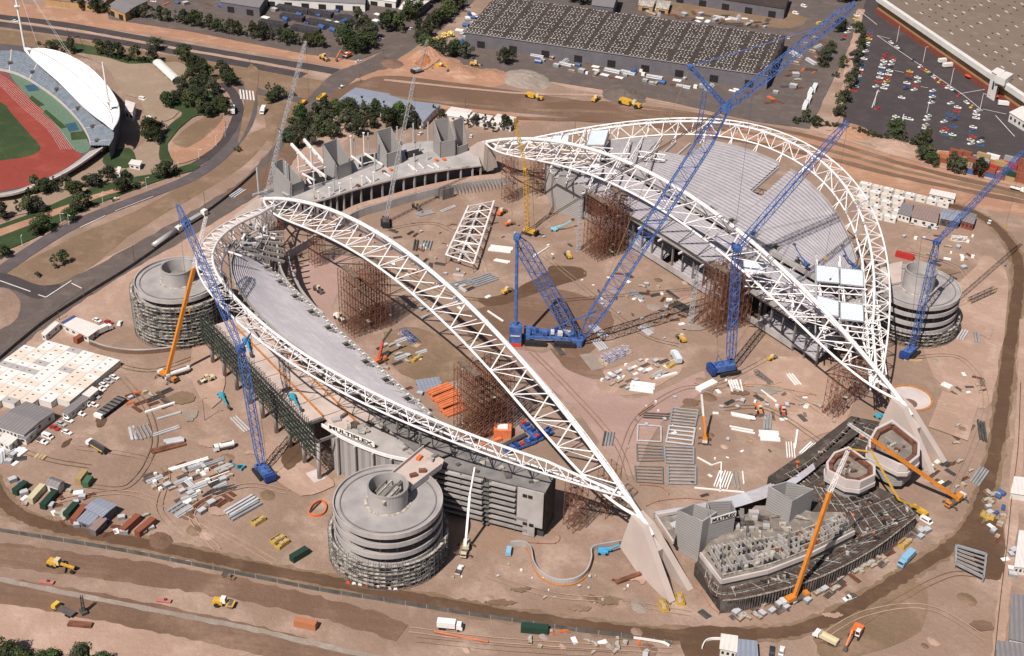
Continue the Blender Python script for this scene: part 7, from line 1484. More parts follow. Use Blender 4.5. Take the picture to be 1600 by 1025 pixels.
for a, b, n, p, w, h, m, lb, rd in [((1004, 650), (1044, 652), 3, 1.6, .5, .5, M_bar_d, 'dark beams laid above the left hand ladder frames', 0), ((1022, 634), (998, 650), 2, 1.0, .4, .4, M_rust, 'rusty rails lying diagonally above the dark beams', 0), ((946, 676), (942, 697), 1, 1, .6, .9, M_bar_d, 'single dark pipe at the left of the pipe bundle beside the nearer arch', 1), ((954, 677), (950, 698), 3, 1.2, .8, .9, M_bar_g, 'bundle of grey pipes beside the nearer arch', 1),
        ((1091, 611), (1117, 598), 1, 1, 3.2, 1.2, M_bar_w, 'wide white box girder propped on the pitch', 0), ((1144, 595), (1150, 612), 4, 1.1, .8, .5, M_bar_w, 'four white sections side by side right of the box girder', 0), ((1156, 594), (1160, 612), 1, 1, .6, .5, M_bar_w, 'lone white section right of the four white sections', 0), ((1142, 648), (1179, 655), 2, 1.0, .9, .7, M_bar_w, 'pair of thick white sections, upper of two pairs', 0), ((1141, 669), (1178, 676), 2, 1.6, .6, .5, M_bar_w, 'pair of thin white sections, lower of two pairs', 0),
        ((1186, 681), (1217, 683), 5, 1.4, 1.2, .5, M_bar_w, 'five broad white plates stacked near the dark formwork', 0), ((1200, 648), (1198, 672), 3, 1.2, .9, .6, M_bar_g, 'three dark grey sections above the broad white plates', 0), ((1246, 672), (1242, 700), 1, 1, .8, .6, M_bar_w, 'long white section left of the fanned bars', 0), ((1234, 692), (1236, 716), 4, 1.0, .4, .4, M_bar_w, 'four slim white bars beside the long white section', 0), ((1272, 694), (1254, 711), 4, .9, .6, .5, M_bar_w, 'fan of white bars next to the formwork edge', 0),
        ((1135, 738), (1126, 762), 6, 1.0, .5, .4, M_bar_w, 'rack of slanting white bars above the pale terrace', 0), ((1148, 740), (1152, 764), 2, 1.4, .7, .7, M_bar_g, 'two grey pipes right of the slanting white bars', 1), ((1160, 738), (1162, 757), 1, 1, .5, .5, M_bar_w, 'single white bar right of the grey pipes', 0), ((1127, 722), (1125, 768), 1, 1, .5, .5, M_bar_w, 'long white pole of the star shaped pile', 0), ((1082, 763), (1160, 770), 1, 1, .5, .5, M_bar_w, 'white pole across the foot of the star shaped pile', 0), ((1090, 716), (1112, 728), 1, 1, .5, .5, M_bar_w, 'white pole left arm of the bent pair', 0), ((1112, 728), (1127, 723), 1, 1, .4, .5, M_bar_w, 'white pole right arm of the bent pair', 0),
        ((1022, 593), (1056, 584), 1, 1, 1.2, .6, M_bar_w, 'long white girder at the lower edge of the plate yard', 0), ((985, 603), (1022, 608), 7, 1.1, 1.0, .3, M_bar_w, 'bright white sheets at the corner of the plate yard', 0), ((1233, 585), (1247, 602), 3, 1.2, .5, .4, M_bar_w, 'white bars beside the far lower tier corner', 0), ((1188, 610), (1212, 628), 1, 1, .5, .6, M_bar_w, 'slanting white bar below the mid field blue crane', 0), ((1170, 690), (1176, 691), 1, 1, .5, .5, M_timb, 'short timber on the right of the pitch', 0),
        ((228, 646), (274, 631), 1, 1, .9, .9, M_bar_w, 'long white girder, upper of two on the left apron', 0), ((244, 657), (281, 646), 1, 1, .8, .7, M_bar_s, 'long silver girder, lower of two on the left apron', 0), ((205, 668), (210, 688), 2, 1.5, 1.0, .5, M_bar_s, 'two pale sections at the left of the apron rack', 0), ((218, 667), (228, 686), 5, 1.5, .6, .6, M_bar_g, 'five grey sections in the apron rack', 0), ((238, 682), (280, 668), 2, 1.2, .6, .6, M_bar_s, 'silver beams right of the apron rack', 0),
        ((238, 707), (290, 693), 2, 1.6, 1.4, .7, M_rust, 'rusty trough sections below the apron rack', 0), ((258, 694), (286, 689), 3, .8, .5, 1.6, M_bar_s, 'silver tubes stacked on the rusty troughs', 1), ((270, 734), (325, 717), 2, 1.0, .7, .5, M_bar_w, 'very long bright white girders on the left apron', 0), ((296, 737), (350, 718), 2, 1.0, .8, .7, M_bar_g, 'long grey girders beside the bright white girders', 0), ((307, 760), (360, 740), 2, 2.2, .4, .4, M_bar_w, 'two thin pale poles left of the blue crane', 0),
        ((356, 804), (400, 778), 3, 1.6, .9, .9, M_bar_s, 'large silver box sections left of the front ramp tower', 0), ((362, 812), (408, 786), 2, 1.6, .9, .9, M_bar_g, 'large grey box sections beside the silver ones', 0), ((332, 770), (368, 762), 3, 1.3, .5, .5, M_bar_d, 'dark beams between silver poles on the apron', 0), ((60, 718), (66, 712), 3, 1.5, 1.2, .5, M_timb, 'tan sheets beside the white hut at left', 0), ((25, 712), (38, 702), 3, 1.5, 1.4, .7, M_bar_w, 'white sheets stacked at the left edge', 0), ((364, 652), (386, 674), 3, 1.2, .5, .4, M_bar_s, 'silver bars under the left blue crane', 0),
        ((652, 605), (690, 600), 6, 1.6, 1.5, .5, M_rf_b, 'blue grey sheets on top of the orange frames', 0), ((765, 388), (800, 392), 5, 1.3, .7, .5, M_bar_w, 'row of white sections right of the silver roof section', 0), ((668, 377), (664, 391), 4, 1.4, .9, .9, M_bar_g, 'bundle of short grey tubes left of the silver roof section', 1), ((651, 376), (648, 392), 2, 1.4, .9, .9, M_bar_d, 'dark tubes left of the short grey tubes', 1), ((652, 337), (676, 331), 3, 1.5, 1.4, .4, M_bar_g, 'flat grey plates below the retaining wall', 0), ((690, 331), (712, 322), 2, 1.2, .7, .4, M_bar_s, 'pale plates below the retaining wall gate', 0),
        ((600, 430), (690, 428), 1, 1, .5, .5, M_bar_w, 'white pole across the pitch behind the nearer arch', 0) if False else ((773, 407), (796, 411), 2, 1.2, .8, .6, M_bar_w, 'two white girders below the silver roof section', 0), ((762, 487), (786, 503), 1, 1, .7, .6, M_bar_w, 'slanting white girder left of the blue counterweight tower', 0), ((834, 402), (858, 386), 1, 1, .5, .5, M_bar_w, 'slim white pole above the damp oval', 0), ((688, 402), (720, 418), 1, 1, .5, .5, M_bar_w, 'x', 0) if False else ((708, 430), (724, 432), 2, 1.0, .7, .5, M_bar_s, 'short silver bars below the silver roof section', 0),
        ((703, 365 + 84), (738, 440), 4, 1.6, .8, .5, M_bar_g, 'grey sections on the scraped earth left of mid field', 0), ((737, 444), (772, 432), 5, 1.7, 1.0, .5, M_bar_g, 'broad grey plates on the scraped earth left of mid field', 0), ((862, 534), (880, 556), 3, .9, .5, .5, M_bar_d, 'dark rails beside the giant crane', 0), ((925, 510), (945, 528), 3, 1.4, .7, .8, M_bar_s, 'silver sections right of the giant crane foot', 0), ((930, 533), (944, 548), 4, 1.2, .6, .8, M_bar_s, 'silver sections below the giant crane shadow', 0), ((1000, 512), (1018, 524), 4, .9, .5, .6, M_bar_s, 'short silver sections on the pitch below the long shadow', 0),
        ((985, 455), (1003, 468), 3, 1.0, .6, .6, M_bar_g, 'grey sections near the far lower tier', 0), ((1042, 455), (1060, 468), 2, 1.1, .6, .5, M_bar_d, 'dark plank pair near the far lower tier', 0), ((1052, 474), (1080, 488), 5, 1.2, .5, .6, M_bar_d, 'stack of dark rails left of the second arch tower', 0), ((1411, 565), (1439, 565), 1, 1, 1.0, .8, M_timb, 'thick timber below the far right blue crane', 0), ((1500, 531), (1508, 518), 3, 1.1, .7, .8, M_bar_s, 'silver tubes by the damp track at right', 0), ((1524, 520), (1527, 536), 2, 1.2, .9, .8, M_bar_g, 'grey tubes by the damp track at right', 0),
        ((1532, 660), (1536, 690), 3, 1.1, .8, .9, M_bar_d, 'dark pipes in a long rack by the damp track', 0), ((1522, 757), (1538, 734), 4, 1.1, .8, .6, M_bar_g, 'grey sections on a white bearer by the damp track', 0), ((1472, 600), (1486, 606), 3, 1.2, .5, .5, M_bar_w, 'white frames on the ground right of the round pit', 0), ((1466, 627), (1500, 636), 1, 1, .4, .4, M_timb, 'upper of two timbers on the concrete slab at right', 0), ((1464, 640), (1498, 648), 1, 1, .4, .4, M_timb, 'lower of two timbers on the concrete slab at right', 0), ((1094, 955), (1108, 966), 2, 1.3, 1.2, .3, M_bar_d, 'dark sheets at the corner of the formwork stand', 0), ((962, 912), (1002, 898), 1, 1, 1.6, 1.0, M_rust, 'long rusty cage left of the front thrust block', 0),
        ((676, 988), (760, 1004), 1, 1, 1.0, .9, pm('orange_pipe', (.42, .14, .07), .7), 'long orange brown pipe at the bottom between the earth roads', 1), ((895, 773 + 200), (940, 990), 1, 1, .3, .3, M_bar_d, 'x', 0) if False else ((268, 742 + 60), (290, 788), 3, 1.8, 1.2, .5, M_bar_g, 'grey shutters scattered left of the box sections', 0), ((1110, 405 + 40), (1130, 462), 1, 1, .3, .3, M_bar_d, 'x', 0) if False else ((1198, 975 - 120), (1216, 846), 1, 1, .4, .4, M_timb, 'x', 0) if False else ((360, 308), (378, 296), 4, 1.5, .8, .4, M_bar_s, 'pale sheets beside the long fence above the left stand', 0)]:
    bars(lb, a, b, n, p, w, h, m, round_=bool(rd), cat='steel beams')
# orange frames, pipes and blue plant under the nearer arch
for k, (a, b) in enumerate((((672, 618), (706, 604)), ((678, 628), (716, 613)), ((688, 638), (720, 625)), ((694, 648), (724, 636)))):
    t = bars(('top', 'second', 'third', 'bottom')[k] + ' row of bright orange steel frames beside the near terrace', a, b, 4, 1.5, 1.2, .9, pm('orange_frame', (.60, .17, .07), .6, .15, .5), 'steel_bundle', 'frame', 'steel frames', group='orange frames beside the near terrace')
bars('huge rust brown pipe lying beside the nearer arch tower', (736, 688), (779, 674), 1, 1, 3, 3.0, pm('brown_pipe', (.20, .10, .07), .7), 'large_pipe', 'pipe', 'pipe', True)
bars('orange girder along the rust brown pipe', (745, 700), (782, 688), 1, 1, 1.4, 1.2, MATS['orange_frame'], 'girder', 'beam', 'girder'); bars('long dark pipe lying across the blue machinery', (786, 700), (822, 682), 1, 1, 2, 2.0, M_bar_d, 'large_pipe', 'pipe', 'pipe', True)
t = thing('orange_plant', 'orange walled machine with a white roof beside the rust brown pipe', 'machine', G(785, 680, 0), R_(55)); MB().box((0, 0, 2), (7, 5, 4)).build('housing', MATS['orange_frame'], t); MB().box((0, 0, 4.2), (4, 3, .5)).build('hatch', M_bar_w, t); MB().box((3.6, 0, 1.6), (.4, 3, 2)).build('vent', M_dboom, t)
for lb, x, y, qx, qy, s_ in (('long blue transporter beside the long dark pipe', 830, 678, 845, 692, 1.0), ('blue transporter with red winch below the dark pipe', 812, 700, 828, 694, 1.1), ('short blue tractor at the end of the blue transporter', 846, 684, 854, 680, .8)):
    t = thing('transporter', lb, 'transporter', G(x, y, 0), head(x, y, qx, qy), 0, 'blue transporters under the nearer arch') if False else thing('transporter', lb, 'transporter', G(x, y, 0), head(x, y, qx, qy), 'blue transporters under the nearer arch')
    MB().box((0, 0, 1.2), (13 * s_, 3.2, .9)).build('chassis', M_blue_c, t)
    for k in range(6): MB().box((-5.5 * s_ + k * 2.1 * s_, random.uniform(-.5, .5), 2.2), (1.3, random.uniform(1.2, 2.8), random.uniform(.8, 1.8))).build('winch', random.choice([M_blue_c, M_blue_d, M_blue_c, M_red]), t)
    wheels(t, [-5 * s_, -2.5 * s_, 2.5 * s_, 5 * s_], 1.5, .55, .4)
for lb, a, b, m, w in (('blue lattice boom section lying beside the near terrace', (628, 517), (650, 535), M_blue_c, 2.6), ('upper lilac boom section beside the giant crane', (940, 560), (980, 542), pm('lilac_section', (.40, .40, .52), .6), 2.4), ('lower lilac boom section beside the giant crane', (946, 565), (984, 548), MATS['lilac_section'], 2.2), ('white boom section beyond the right ramp tower', (1487, 372), (1512, 374), M_white, 2.0), ('dark boom section behind the far right blue crane', (1515, 470), (1555, 452), M_bar_d, 2.2), ('grey boom section on the slab right of the round pit', (1180, 575 + 5), (1205, 600), M_scaf, 1.6)):
    p, q = G(*a, w / 2 + .2), G(*b, w / 2 + .2); t = thing('boom_section', lb, 'crane section', ((p.x + q.x) / 2, (p.y + q.y) / 2, 0)); MB().lattice(p, q, w, w, max(5, int((q - p).length / w)), .16, .09).build('lattice', m, t, True)
    for e in (p, q): MB().box((e.x, e.y, .12), (w + .6, w + .6, .2), .5).build('timber_pad', M_timb, t, True)
# containers
def container_proto(c, L=6.1):
    t = thing('shipping_container', 'x', 'container'); mt = stripe_mat('container_' + c.replace(' ', '_'), COLS[c], tuple(v * .82 for v in COLS[c]), .55, 0, .6, 0); MB().box((0, 0, 1.35), (L, 2.44, 2.5)).build('body', mt, t); MB().box((0, 0, 2.63), (L + .04, 2.46, .08)).build('roof', mt, t)
    for s_ in (-1, 1): MB().box((L / 2 + .04, s_ * .6, 1.35), (.08, 1.1, 2.3)).build('door', mt, t)
    return Proto(t)
COLS.update({'rust': (.26, .085, .05), 'tan': (.38, .27, .13), 'grey': (.30, .30, .31), 'orange brown': (.44, .17, .085), 'dark green': (.02, .05, .035)})
CP = {}
def cont(x, y, qx, qy, c, label, L=6.1, z=0.0, group=None):
    if (c, L) not in CP: CP[(c, L)] = container_proto(c, L)
    p = G(x, y, 0); p.z = z; CP[(c, L)].put(p, head(x, y, qx, qy), label, group, None, 'container')
for x, y, qx, qy, c, lb, L in [(478, 979, 488, 981, 'orange brown', 'orange brown container on the strip between the two earth roads', 7.5), (835, 987, 845, 988, 'dark green', 'dark green container at the bottom left of the entrance', 9), (1238, 398, 1250, 402, 'red', 'x', 6) if False else (1413, 403, 1425, 406, 'red', 'red open container beyond the right ramp tower', 9), (468, 871, 478, 865, 'dark green', 'dark green skip left of the front ramp tower', 7),
        (33, 767, 42, 760, 'dark green', 'leftmost green container in the lower left workshops', 6.1), (58, 776, 67, 766, 'cream', 'long cream container in the lower left workshops', 9), (78, 785, 87, 775, 'dark green', 'long green container beside the cream one', 9), (112, 802, 121, 792, 'dark green', 'green ended container left of the blue roofed workshop', 7), (125, 808, 134, 797, 'rust', 'rust red container against the blue roofed workshop', 9), (205, 823, 217, 812, 'rust', 'rust red container right of the blue roofed workshop', 9), (228, 828, 240, 818, 'rust', 'rust red container with a white pipe on it at the workshops right end', 9),
        (128, 750, 134, 742, 'tan', 'mustard hut with rusty roof beside the track', 6.1), (138, 757, 143, 750, 'green', 'green box beside the mustard hut', 4.5), (125, 528 + 5, 130, 530, 'rust', 'rust container at the top of the packed cabins', 5)]:
    cont(x, y, qx, qy, c, lb, L)
random.seed(12); cc = ['rust', 'red', 'rust', 'grey', 'white', 'tan', 'blue', 'orange brown', 'rust', 'dark green']
for r_i, (x0, y0, x1, y1, n_) in enumerate(((1478, 246, 1606, 262, 10), (1476, 254, 1606, 272, 10), (1496, 268, 1606, 286, 8))):
    for i in range(n_):
        f = i / (n_ - 1); x, y = x0 + (x1 - x0) * f, y0 + (y1 - y0) * f
        for lv in range(2 if (i + r_i) % 3 else 1):
            c = random.choice(cc); cont(x, y, x + 10, y + 2.6, c, f'{c} container, {ORD[i]} from the left in the {("back", "middle", "front")[r_i]} row, {("ground", "upper")[lv]} level', 6.1 if False else 7.5, lv * 2.72, 'stacked containers at right edge')
# workshops lower left
bld('workshop', 'blue grey roofed workshop among the lower left containers', 'workshop', [(134, 793), (160, 807), (181, 789), (154, 779)], 4, M_wall_g, M_rf_b, .3, doors=1); bld('workshop', 'lower blue grey lean to attached to the workshop front', 'workshop', [(122, 813), (140, 820), (156, 806), (136, 798)], 3, M_wall_g, M_rf_b, 0, windows=1)
bld('workshop', 'tan roofed shed against the workshop lean to', 'shed', [(140, 825), (149, 829), (166, 812), (157, 806)], 3, M_wall_g, M_rf_br, 0); bld('workshop', 'white arched tent hut left of the mustard hut', 'tent', [(73, 756), (90, 762), (99, 752), (82, 746)], 3.4, M_wall_w, M_rf_g, 1.0, doors=1)
bld('workshop', 'row of pale ribbed sheets roofing a low store on the right edge', 'shed', [(1352 + 228, 770), (1606, 774), (1608, 748), (1586, 746)], 3, M_wall_w, M_rf_w, 0)
# yellow skips and trench boxes
def skip(x, y, qx, qy, c, lb, L=5, fill=M_timb):
    t = thing('skip', lb, 'skip', G(x, y, 0), head(x, y, qx, qy)); W_ = 2.4
    m_ = MB().box((0, W_ / 2, .8), (L, .12, 1.4)).box((0, -W_ / 2, .8), (L, .12, 1.4)).box((L / 2, 0, .8), (.12, W_ - .1, 1.4)).box((-L / 2, 0, .8), (.12, W_ - .1, 1.4)).box((0, 0, .1), (L, W_, .16)); m_.build('body', c, t)
    for k in range(3): MB().box((-L / 3 + k * L / 3, random.uniform(-.3, .3), .7 + .2 * k), (L * .28, 1.5, .7), random.uniform(-.2, .2)).build('load', fill, t)
for x, y, qx, qy, lb in ((404, 816, 412, 811, 'upper yellow skip of tan boards left of the front ramp tower'), (434, 845, 442, 840, 'left one of a joined pair of yellow skips'), (441, 852, 449, 846, 'right one of a joined pair of yellow skips'), (1036, 949, 1040, 958, 'yellow skip in front of the front thrust block'), (1062, 939, 1065, 948, 'yellow skip right of its twin at the thrust block'), (1413, 852, 1420, 846, 'yellow skip by the outer road of the formwork stand'), (1543, 808, 1553, 812, 'long yellow skip beyond the damp track at right'), (1049, 572, 1058, 567, 'yellow rack beside the white box truck'), (650, 562, 660, 556, 'yellow skip beside the red crane')):
    skip(x, y, qx, qy, M_ylw, lb)
# barriers, poles, mounds, walls, pits
for i in range(9):
    f = i / 8; x, y = 544 + 74 * f, 912 + 10 * f; t = thing('road_barrier', f'{ORD[i]} {"red" if i % 3 == 0 else "white"} barrier from the left below the front ramp tower', 'barrier', G(x, y, 0), head(x, y, x + 10, y + 1.4), 'red and white barriers'); MB().box((0, 0, .5), (1.75, .6, 1.0), 0, .55).build('body', pm('barrier_red', (.6, .08, .05), .6) if i % 3 == 0 else M_bar_w, t); MB().box((0, 0, .08), (1.8, .7, .16)).build('base', M_bar_g, t)
def pole(x, y, h, lb, mat=M_bark, arm=True, group=None, name='power_pole', cat='pole', r=.16):
    t = thing(name, lb, cat, G(x, y, 0), random.uniform(0, 3), group); MB().tube((0, 0, 0), (0, 0, h), r, 6, r * .7).build('pole', mat, t)
    if arm: MB().box((0, 0, h - .6), (2.2, .14, .14)).build('cross_arm', mat, t)
    else: MB().beam((0, 0, h), (1.4, 0, h + .1), .12, .1).box((1.6, 0, h), (.8, .3, .15)).build('lamp_head', mat, t)
for x, y, h, lb in ((210, 408, 9, 'second wooden pole up the long fence'), (321, 328, 10, 'third wooden pole up the long fence, near the queueing trucks'), (132, 466, 7, 'lowest wooden pole by the road junction'), (93, 500, 6, 'wooden pole above the packed cabins'), (563, 129, 6, 'dark pole beside the joined offices'), (727, 168, 6, 'dark pole on the graded strip'), (898, 210, 9, 'dark pole behind the farther arch'), (106, 53, 6, 'dark pole on the highway median at left'), (193, 70, 6, 'dark pole on the highway median near the trees'), (391, 106, 6, 'dark pole at the highway end'), (600, 93, 5, 'dark pole by the cross road')): pole(x, y, h, lb)
for i, (x, y, h) in enumerate(((35, 384, 5), (60, 368, 5), (96, 350, 6), (108, 352, 6), (161, 318, 6), (229, 294, 6), (275, 271, 6), (311, 249, 6), (338, 228, 6), (352, 214, 6))): pole(x, y, h, f'{ORD[i]} pale street lamp from the left along the loop road', M_bar_w, False, 'street lamps on the loop road', 'street_lamp', 'street lamp', .12)
for i, (x, y, h) in enumerate(((1401, 66, 11), (1442, 98, 11), (1485, 133, 11), (1531, 172, 11), (1366, 166, 10), (1407, 212, 11), (1448, 178, 9))): pole(x, y, h, f'{ORD[i]} tall lamp mast in the far car park', M_bar_w, False, 'lamp masts in the far car park', 'lamp_mast', 'lamp mast', .18)
pole(320, 657, 10.5, 'slim pole with a white ball top on the left apron', M_scaf, False)
t = thing('excavator_mast', 'tall dark drilling mast on the lowest earth road beside rusty spoil', 'drill', G(131, 958, 0)); MB().lattice((0, 0, 0), (-.6, .3, 7), .9, .7, 7, .14, .08).build('mast', M_bar_d, t); MB().box((0, 0, .6), (3, 2, 1.2)).build('base', M_bar_d, t); MB().box((5, -3, .5), (8, 2.2, 1.0), R_(50)).build('drill_rods', M_rust, t)
def mound(x, y, r, h, mat, name, seed=1):
    c = G(x, y, 0); rr = random.Random(seed); m_ = MB(); n, k = 22, 7; vs = [(c.x, c.y, h)]
    for i in range(1, k + 1):
        for j in range(n): a = 2 * PI * j / n; q = r * i / k * (1 + rr.uniform(-.08, .08)); vs.append((c.x + q * math.cos(a), c.y + q * math.sin(a) * .8, max(-.2, h * (1 - i / k) ** 1.15 * (1 + rr.uniform(-.12, .12))) if i < k else -.2))
    fs = [(0, 1 + j, 1 + (j + 1) % n) for j in range(n)] + [(1 + (i - 1) * n + j, 1 + i * n + j, 1 + i * n + (j + 1) % n, 1 + (i - 1) * n + (j + 1) % n) for i in range(1, k) for j in range(n)]
    struct(name, m_.add(vs, fs), mat)
mound(670, 92, 17, 9, M_orange, 'earth_mound', 1); mound(665, 98, 10, 6, pm('rust_soil', (.30, .12, .06), .95, .2, .3), 'earth_mound', 2); mound(690, 100, 18, 5, M_orange, 'earth_mound', 3); mound(822, 124, 20, 3.5, M_gravel, 'gravel_mound', 4); mound(975, 150, 17, 4, pm('dark_soil', (.13, .10, .085), .95, .2, .3), 'earth_mound', 5); mound(612, 100, 10, 2.5, M_brn, 'earth_mound', 6)
mound(720, 112, 16, 3, M_orange, 'earth_mound', 7); mound(770, 118, 14, 3, M_orange, 'earth_mound', 8); mound(1330, 205, 16, 2.5, M_orange, 'earth_mound', 9); mound(1405, 230, 18, 3, M_pale, 'earth_mound', 10); mound(250, 846, 6, 1.0, M_brn, 'earth_mound', 11)
rq = random.Random(41)
for k in range(46):
    x, y = rq.choice(((rq.uniform(150, 480), rq.uniform(620, 850)), (rq.uniform(1090, 1330), rq.uniform(570, 700)), (rq.uniform(1400, 1550), rq.uniform(370, 780)), (rq.uniform(560, 780), rq.uniform(340, 470)), (rq.uniform(700, 1080), rq.uniform(930, 960)), (rq.uniform(640, 1040), rq.uniform(985, 1020)), (rq.uniform(930, 1090), rq.uniform(430, 520)), (rq.uniform(1290, 1540), rq.uniform(920, 1010))))
    mound(x, y, rq.uniform(1.5, 4.5), rq.uniform(.3, 1.1), rq.choice((M_dirt, M_pale, M_brn, M_olive, M_gravel)), 'spoil_heap', 50 + k)
for k in range(26):
    x, y = rq.choice(((rq.uniform(200, 480), rq.uniform(620, 850)), (rq.uniform(1090, 1330), rq.uniform(570, 700)), (rq.uniform(1400, 1550), rq.uniform(400, 780)), (rq.uniform(700, 1080), rq.uniform(900, 955)), (rq.uniform(930, 1090), rq.uniform(430, 700)), (rq.uniform(1290, 1540), rq.uniform(920, 1010)))); w_q, h_q = rq.uniform(8, 30), rq.uniform(4, 12)
    P('stained_earth', [(x + w_q * math.cos(a) * rq.uniform(.5, 1.2), y + h_q * math.sin(a) * rq.uniform(.5, 1.2)) for a in [2 * PI * i / 9 for i in range(9)]], .035, rq.choice((M_olive, M_pale, M_brn, M_gravel)), 4, .4)
cw_ = [G(x, y, 1.8) for x, y in smooth_line([(798, 847), (818, 847), (829, 856), (834, 878), (848, 896), (872, 906), (898, 904), (916, 892), (924, 872), (926, 855), (955, 848), (992, 842)], 5)]
t = thing('curved_wall', 'low curving concrete wall forming a loop in front of the concrete louvres', 'wall', G(870, 880, 0)); m_ = MB()
for a, b in zip(cw_, cw_[1:]): m_.beam(a - Vector((0, 0, .7)), b - Vector((0, 0, .7)), .5, 2.2)
m_.build('wall_face', M_conc, t, True)
m_ = MB()
for a, b in zip(cw_[6:-12], cw_[7:-12]): m_.beam(a + Vector((.7, -.6, -1.55)), b + Vector((.7, -.6, -1.55)), .6, .4)
m_.build('footing_strip', pm('timber_orange', (.42, .17, .05)), t, True)
c = G(1422, 622, 0); struct('round_slab', MB().ring((c.x, c.y), 0, 8.6, .02, .10, 40), M_conc_p); struct('round_slab_rim', MB().ring((c.x, c.y), 8.7, 9.7, .02, .35, 40), pm('timber_orange', (.42, .17, .05))); struct('round_slab_pit', MB().ring((c.x + 2.5, c.y - 3.5), 0, 3.4, .12, .14, 24), M_brn)
P('concrete_slab', [(1472, 612), (1530, 628), (1512, 690), (1450, 668)], .06, M_pale, 1); P('concrete_slab', [(455, 690), (480, 705), (470, 722), (450, 735), (440, 715)], .06, M_wet, 4, .4)
P('concrete_apron', [(300, 545), (340, 530), (352, 600), (330, 640), (300, 600)], .06, M_pale, 2, .4); P('concrete_apron', [(420, 690), (510, 745), (520, 760), (470, 775), (400, 720)], .05, M_pale, 3, .5)
t = thing('low_ring_wall', 'low brown earth retaining wall curving round the wrapped ramp tower', 'wall', G(230, 545, 0)); m_ = MB(); rw_ = [G(x, y, 1) for x, y in smooth_line([(140, 535), (170, 545), (215, 550), (270, 545), (312, 534)], 5)]
for a, b in zip(rw_, rw_[1:]): m_.beam(a, b, .7, 2.0)
m_.build('wall_face', M_brn, t, True); m_ = MB()
for a, b in zip(rw_, rw_[1:]): m_.beam(a + Vector((0, 0, 1.1)), b + Vector((0, 0, 1.1)), .9, .2)
m_.build('coping', M_conc, t, True)
t = thing('shoring_frame', 'large grey shoring frame beside the muddy pit at lower right', 'frame', G(1515, 880, 0)); P_ = [G(x, y, 2.5) for x, y in ((1494, 852), (1541, 866), (1537, 902), (1493, 880))]
for a, b in zip(P_, P_[1:] + P_[:1]): MB().beam(a, b, .7, .9).build('beam', M_bar_g, t, True)
for k in range(1, 5): f = k / 5; MB().beam(P_[0].lerp(P_[3], f), P_[1].lerp(P_[2], f), .35, .5).build('cross_bar', M_bar_g, t, True)
for p in P_: MB().beam((p.x, p.y, 0), p, .5, .5).build('leg', M_bar_g, t, True)
t = thing('guard_rail', 'white guard rail curving at the site entrance at the bottom', 'barrier', G(1020, 1003, 0)); g__ = [G(x, y, .8) for x, y in smooth_line([(990, 996), (1012, 999), (1035, 1003), (1046, 1009)], 4)]
for a, b in zip(g__, g__[1:]): MB().beam(a, b, .3, 1.0).build('rail', M_bar_w, t, True)
t = thing('guard_rail', 'white curved rail left of the gatehouse canopy', 'barrier', G(1105, 1003, 0)); g__ = [G(x, y, .8) for x, y in smooth_line([(1097, 1012), (1102, 1002), (1112, 998), (1128, 998)], 4)]
for a, b in zip(g__, g__[1:]): MB().beam(a, b, .3, 1.0).build('rail', M_bar_w, t, True)
t = thing('safety_netting', 'loose ring of orange safety netting left of the front ramp tower', 'netting', G(495, 795, 0)); g__ = [G(x, y, .5) for x, y in smooth_line([(482, 802), (488, 790), (502, 782), (510, 790), (506, 802), (492, 806), (482, 802)], 4)]; m_ = MB()
for a, b in zip(g__, g__[1:]): m_.beam(a, b, .3, 1.0)
m_.build('net', M_orng, t, True); MB().tube(g__[0], g__[8], .25, 5).build('pipe', M_bar_d, t, True)
for lb, pts in (('orange safety line trailing in front of the formwork stand corner', [(1078, 912), (1096, 924), (1108, 945), (1124, 958)]), ('orange safety line across the right of the pitch', [(1085, 598), (1120, 606), (1180, 600), (1240, 610), (1275, 617)]), ('orange safety line between nearer arch and pale terrace', [(1010, 790), (1030, 782), (1070, 778), (1105, 781)]), ('orange safety line in front of the louvre block', [(800, 845), (840, 848), (868, 848), (874, 838), (860, 826)]), ('red cord on the bare ground left of the ladder frames', [(1000, 757), (1022, 758), (1036, 762), (1045, 772)])):
    t = thing('safety_line', lb, 'safety line', G(*pts[0], 0)); q_ = [G(x, y, .6) for x, y in smooth_line(pts, 4)]; MB().path(q_, .11, 4).build('line', pm('faded_orange', (.45, .17, .09), .7), t, True); 
    for p in q_[::4]: MB().tube((p.x, p.y, 0), (p.x, p.y, 1.0), .08, 4).build('stake', M_bar_d, t, True)
for lb, x, y in (('pink work boat like trough, left of two on the gravel strip', 73, 911), ('pink work trough, right of two on the gravel strip', 256, 940)):
    t = thing('trough', lb, 'trough', G(x, y, 0), head(x, y, x + 10, y + 1)); MB().box((0, 0, .4), (4.5, 1.4, .7), 0, 1.15).build('body', pm('pink_paint', (.42, .16, .14), .7), t); MB().box((.6, 0, 1.0), (.8, .6, .9)).build('motor', M_bar_d, t)
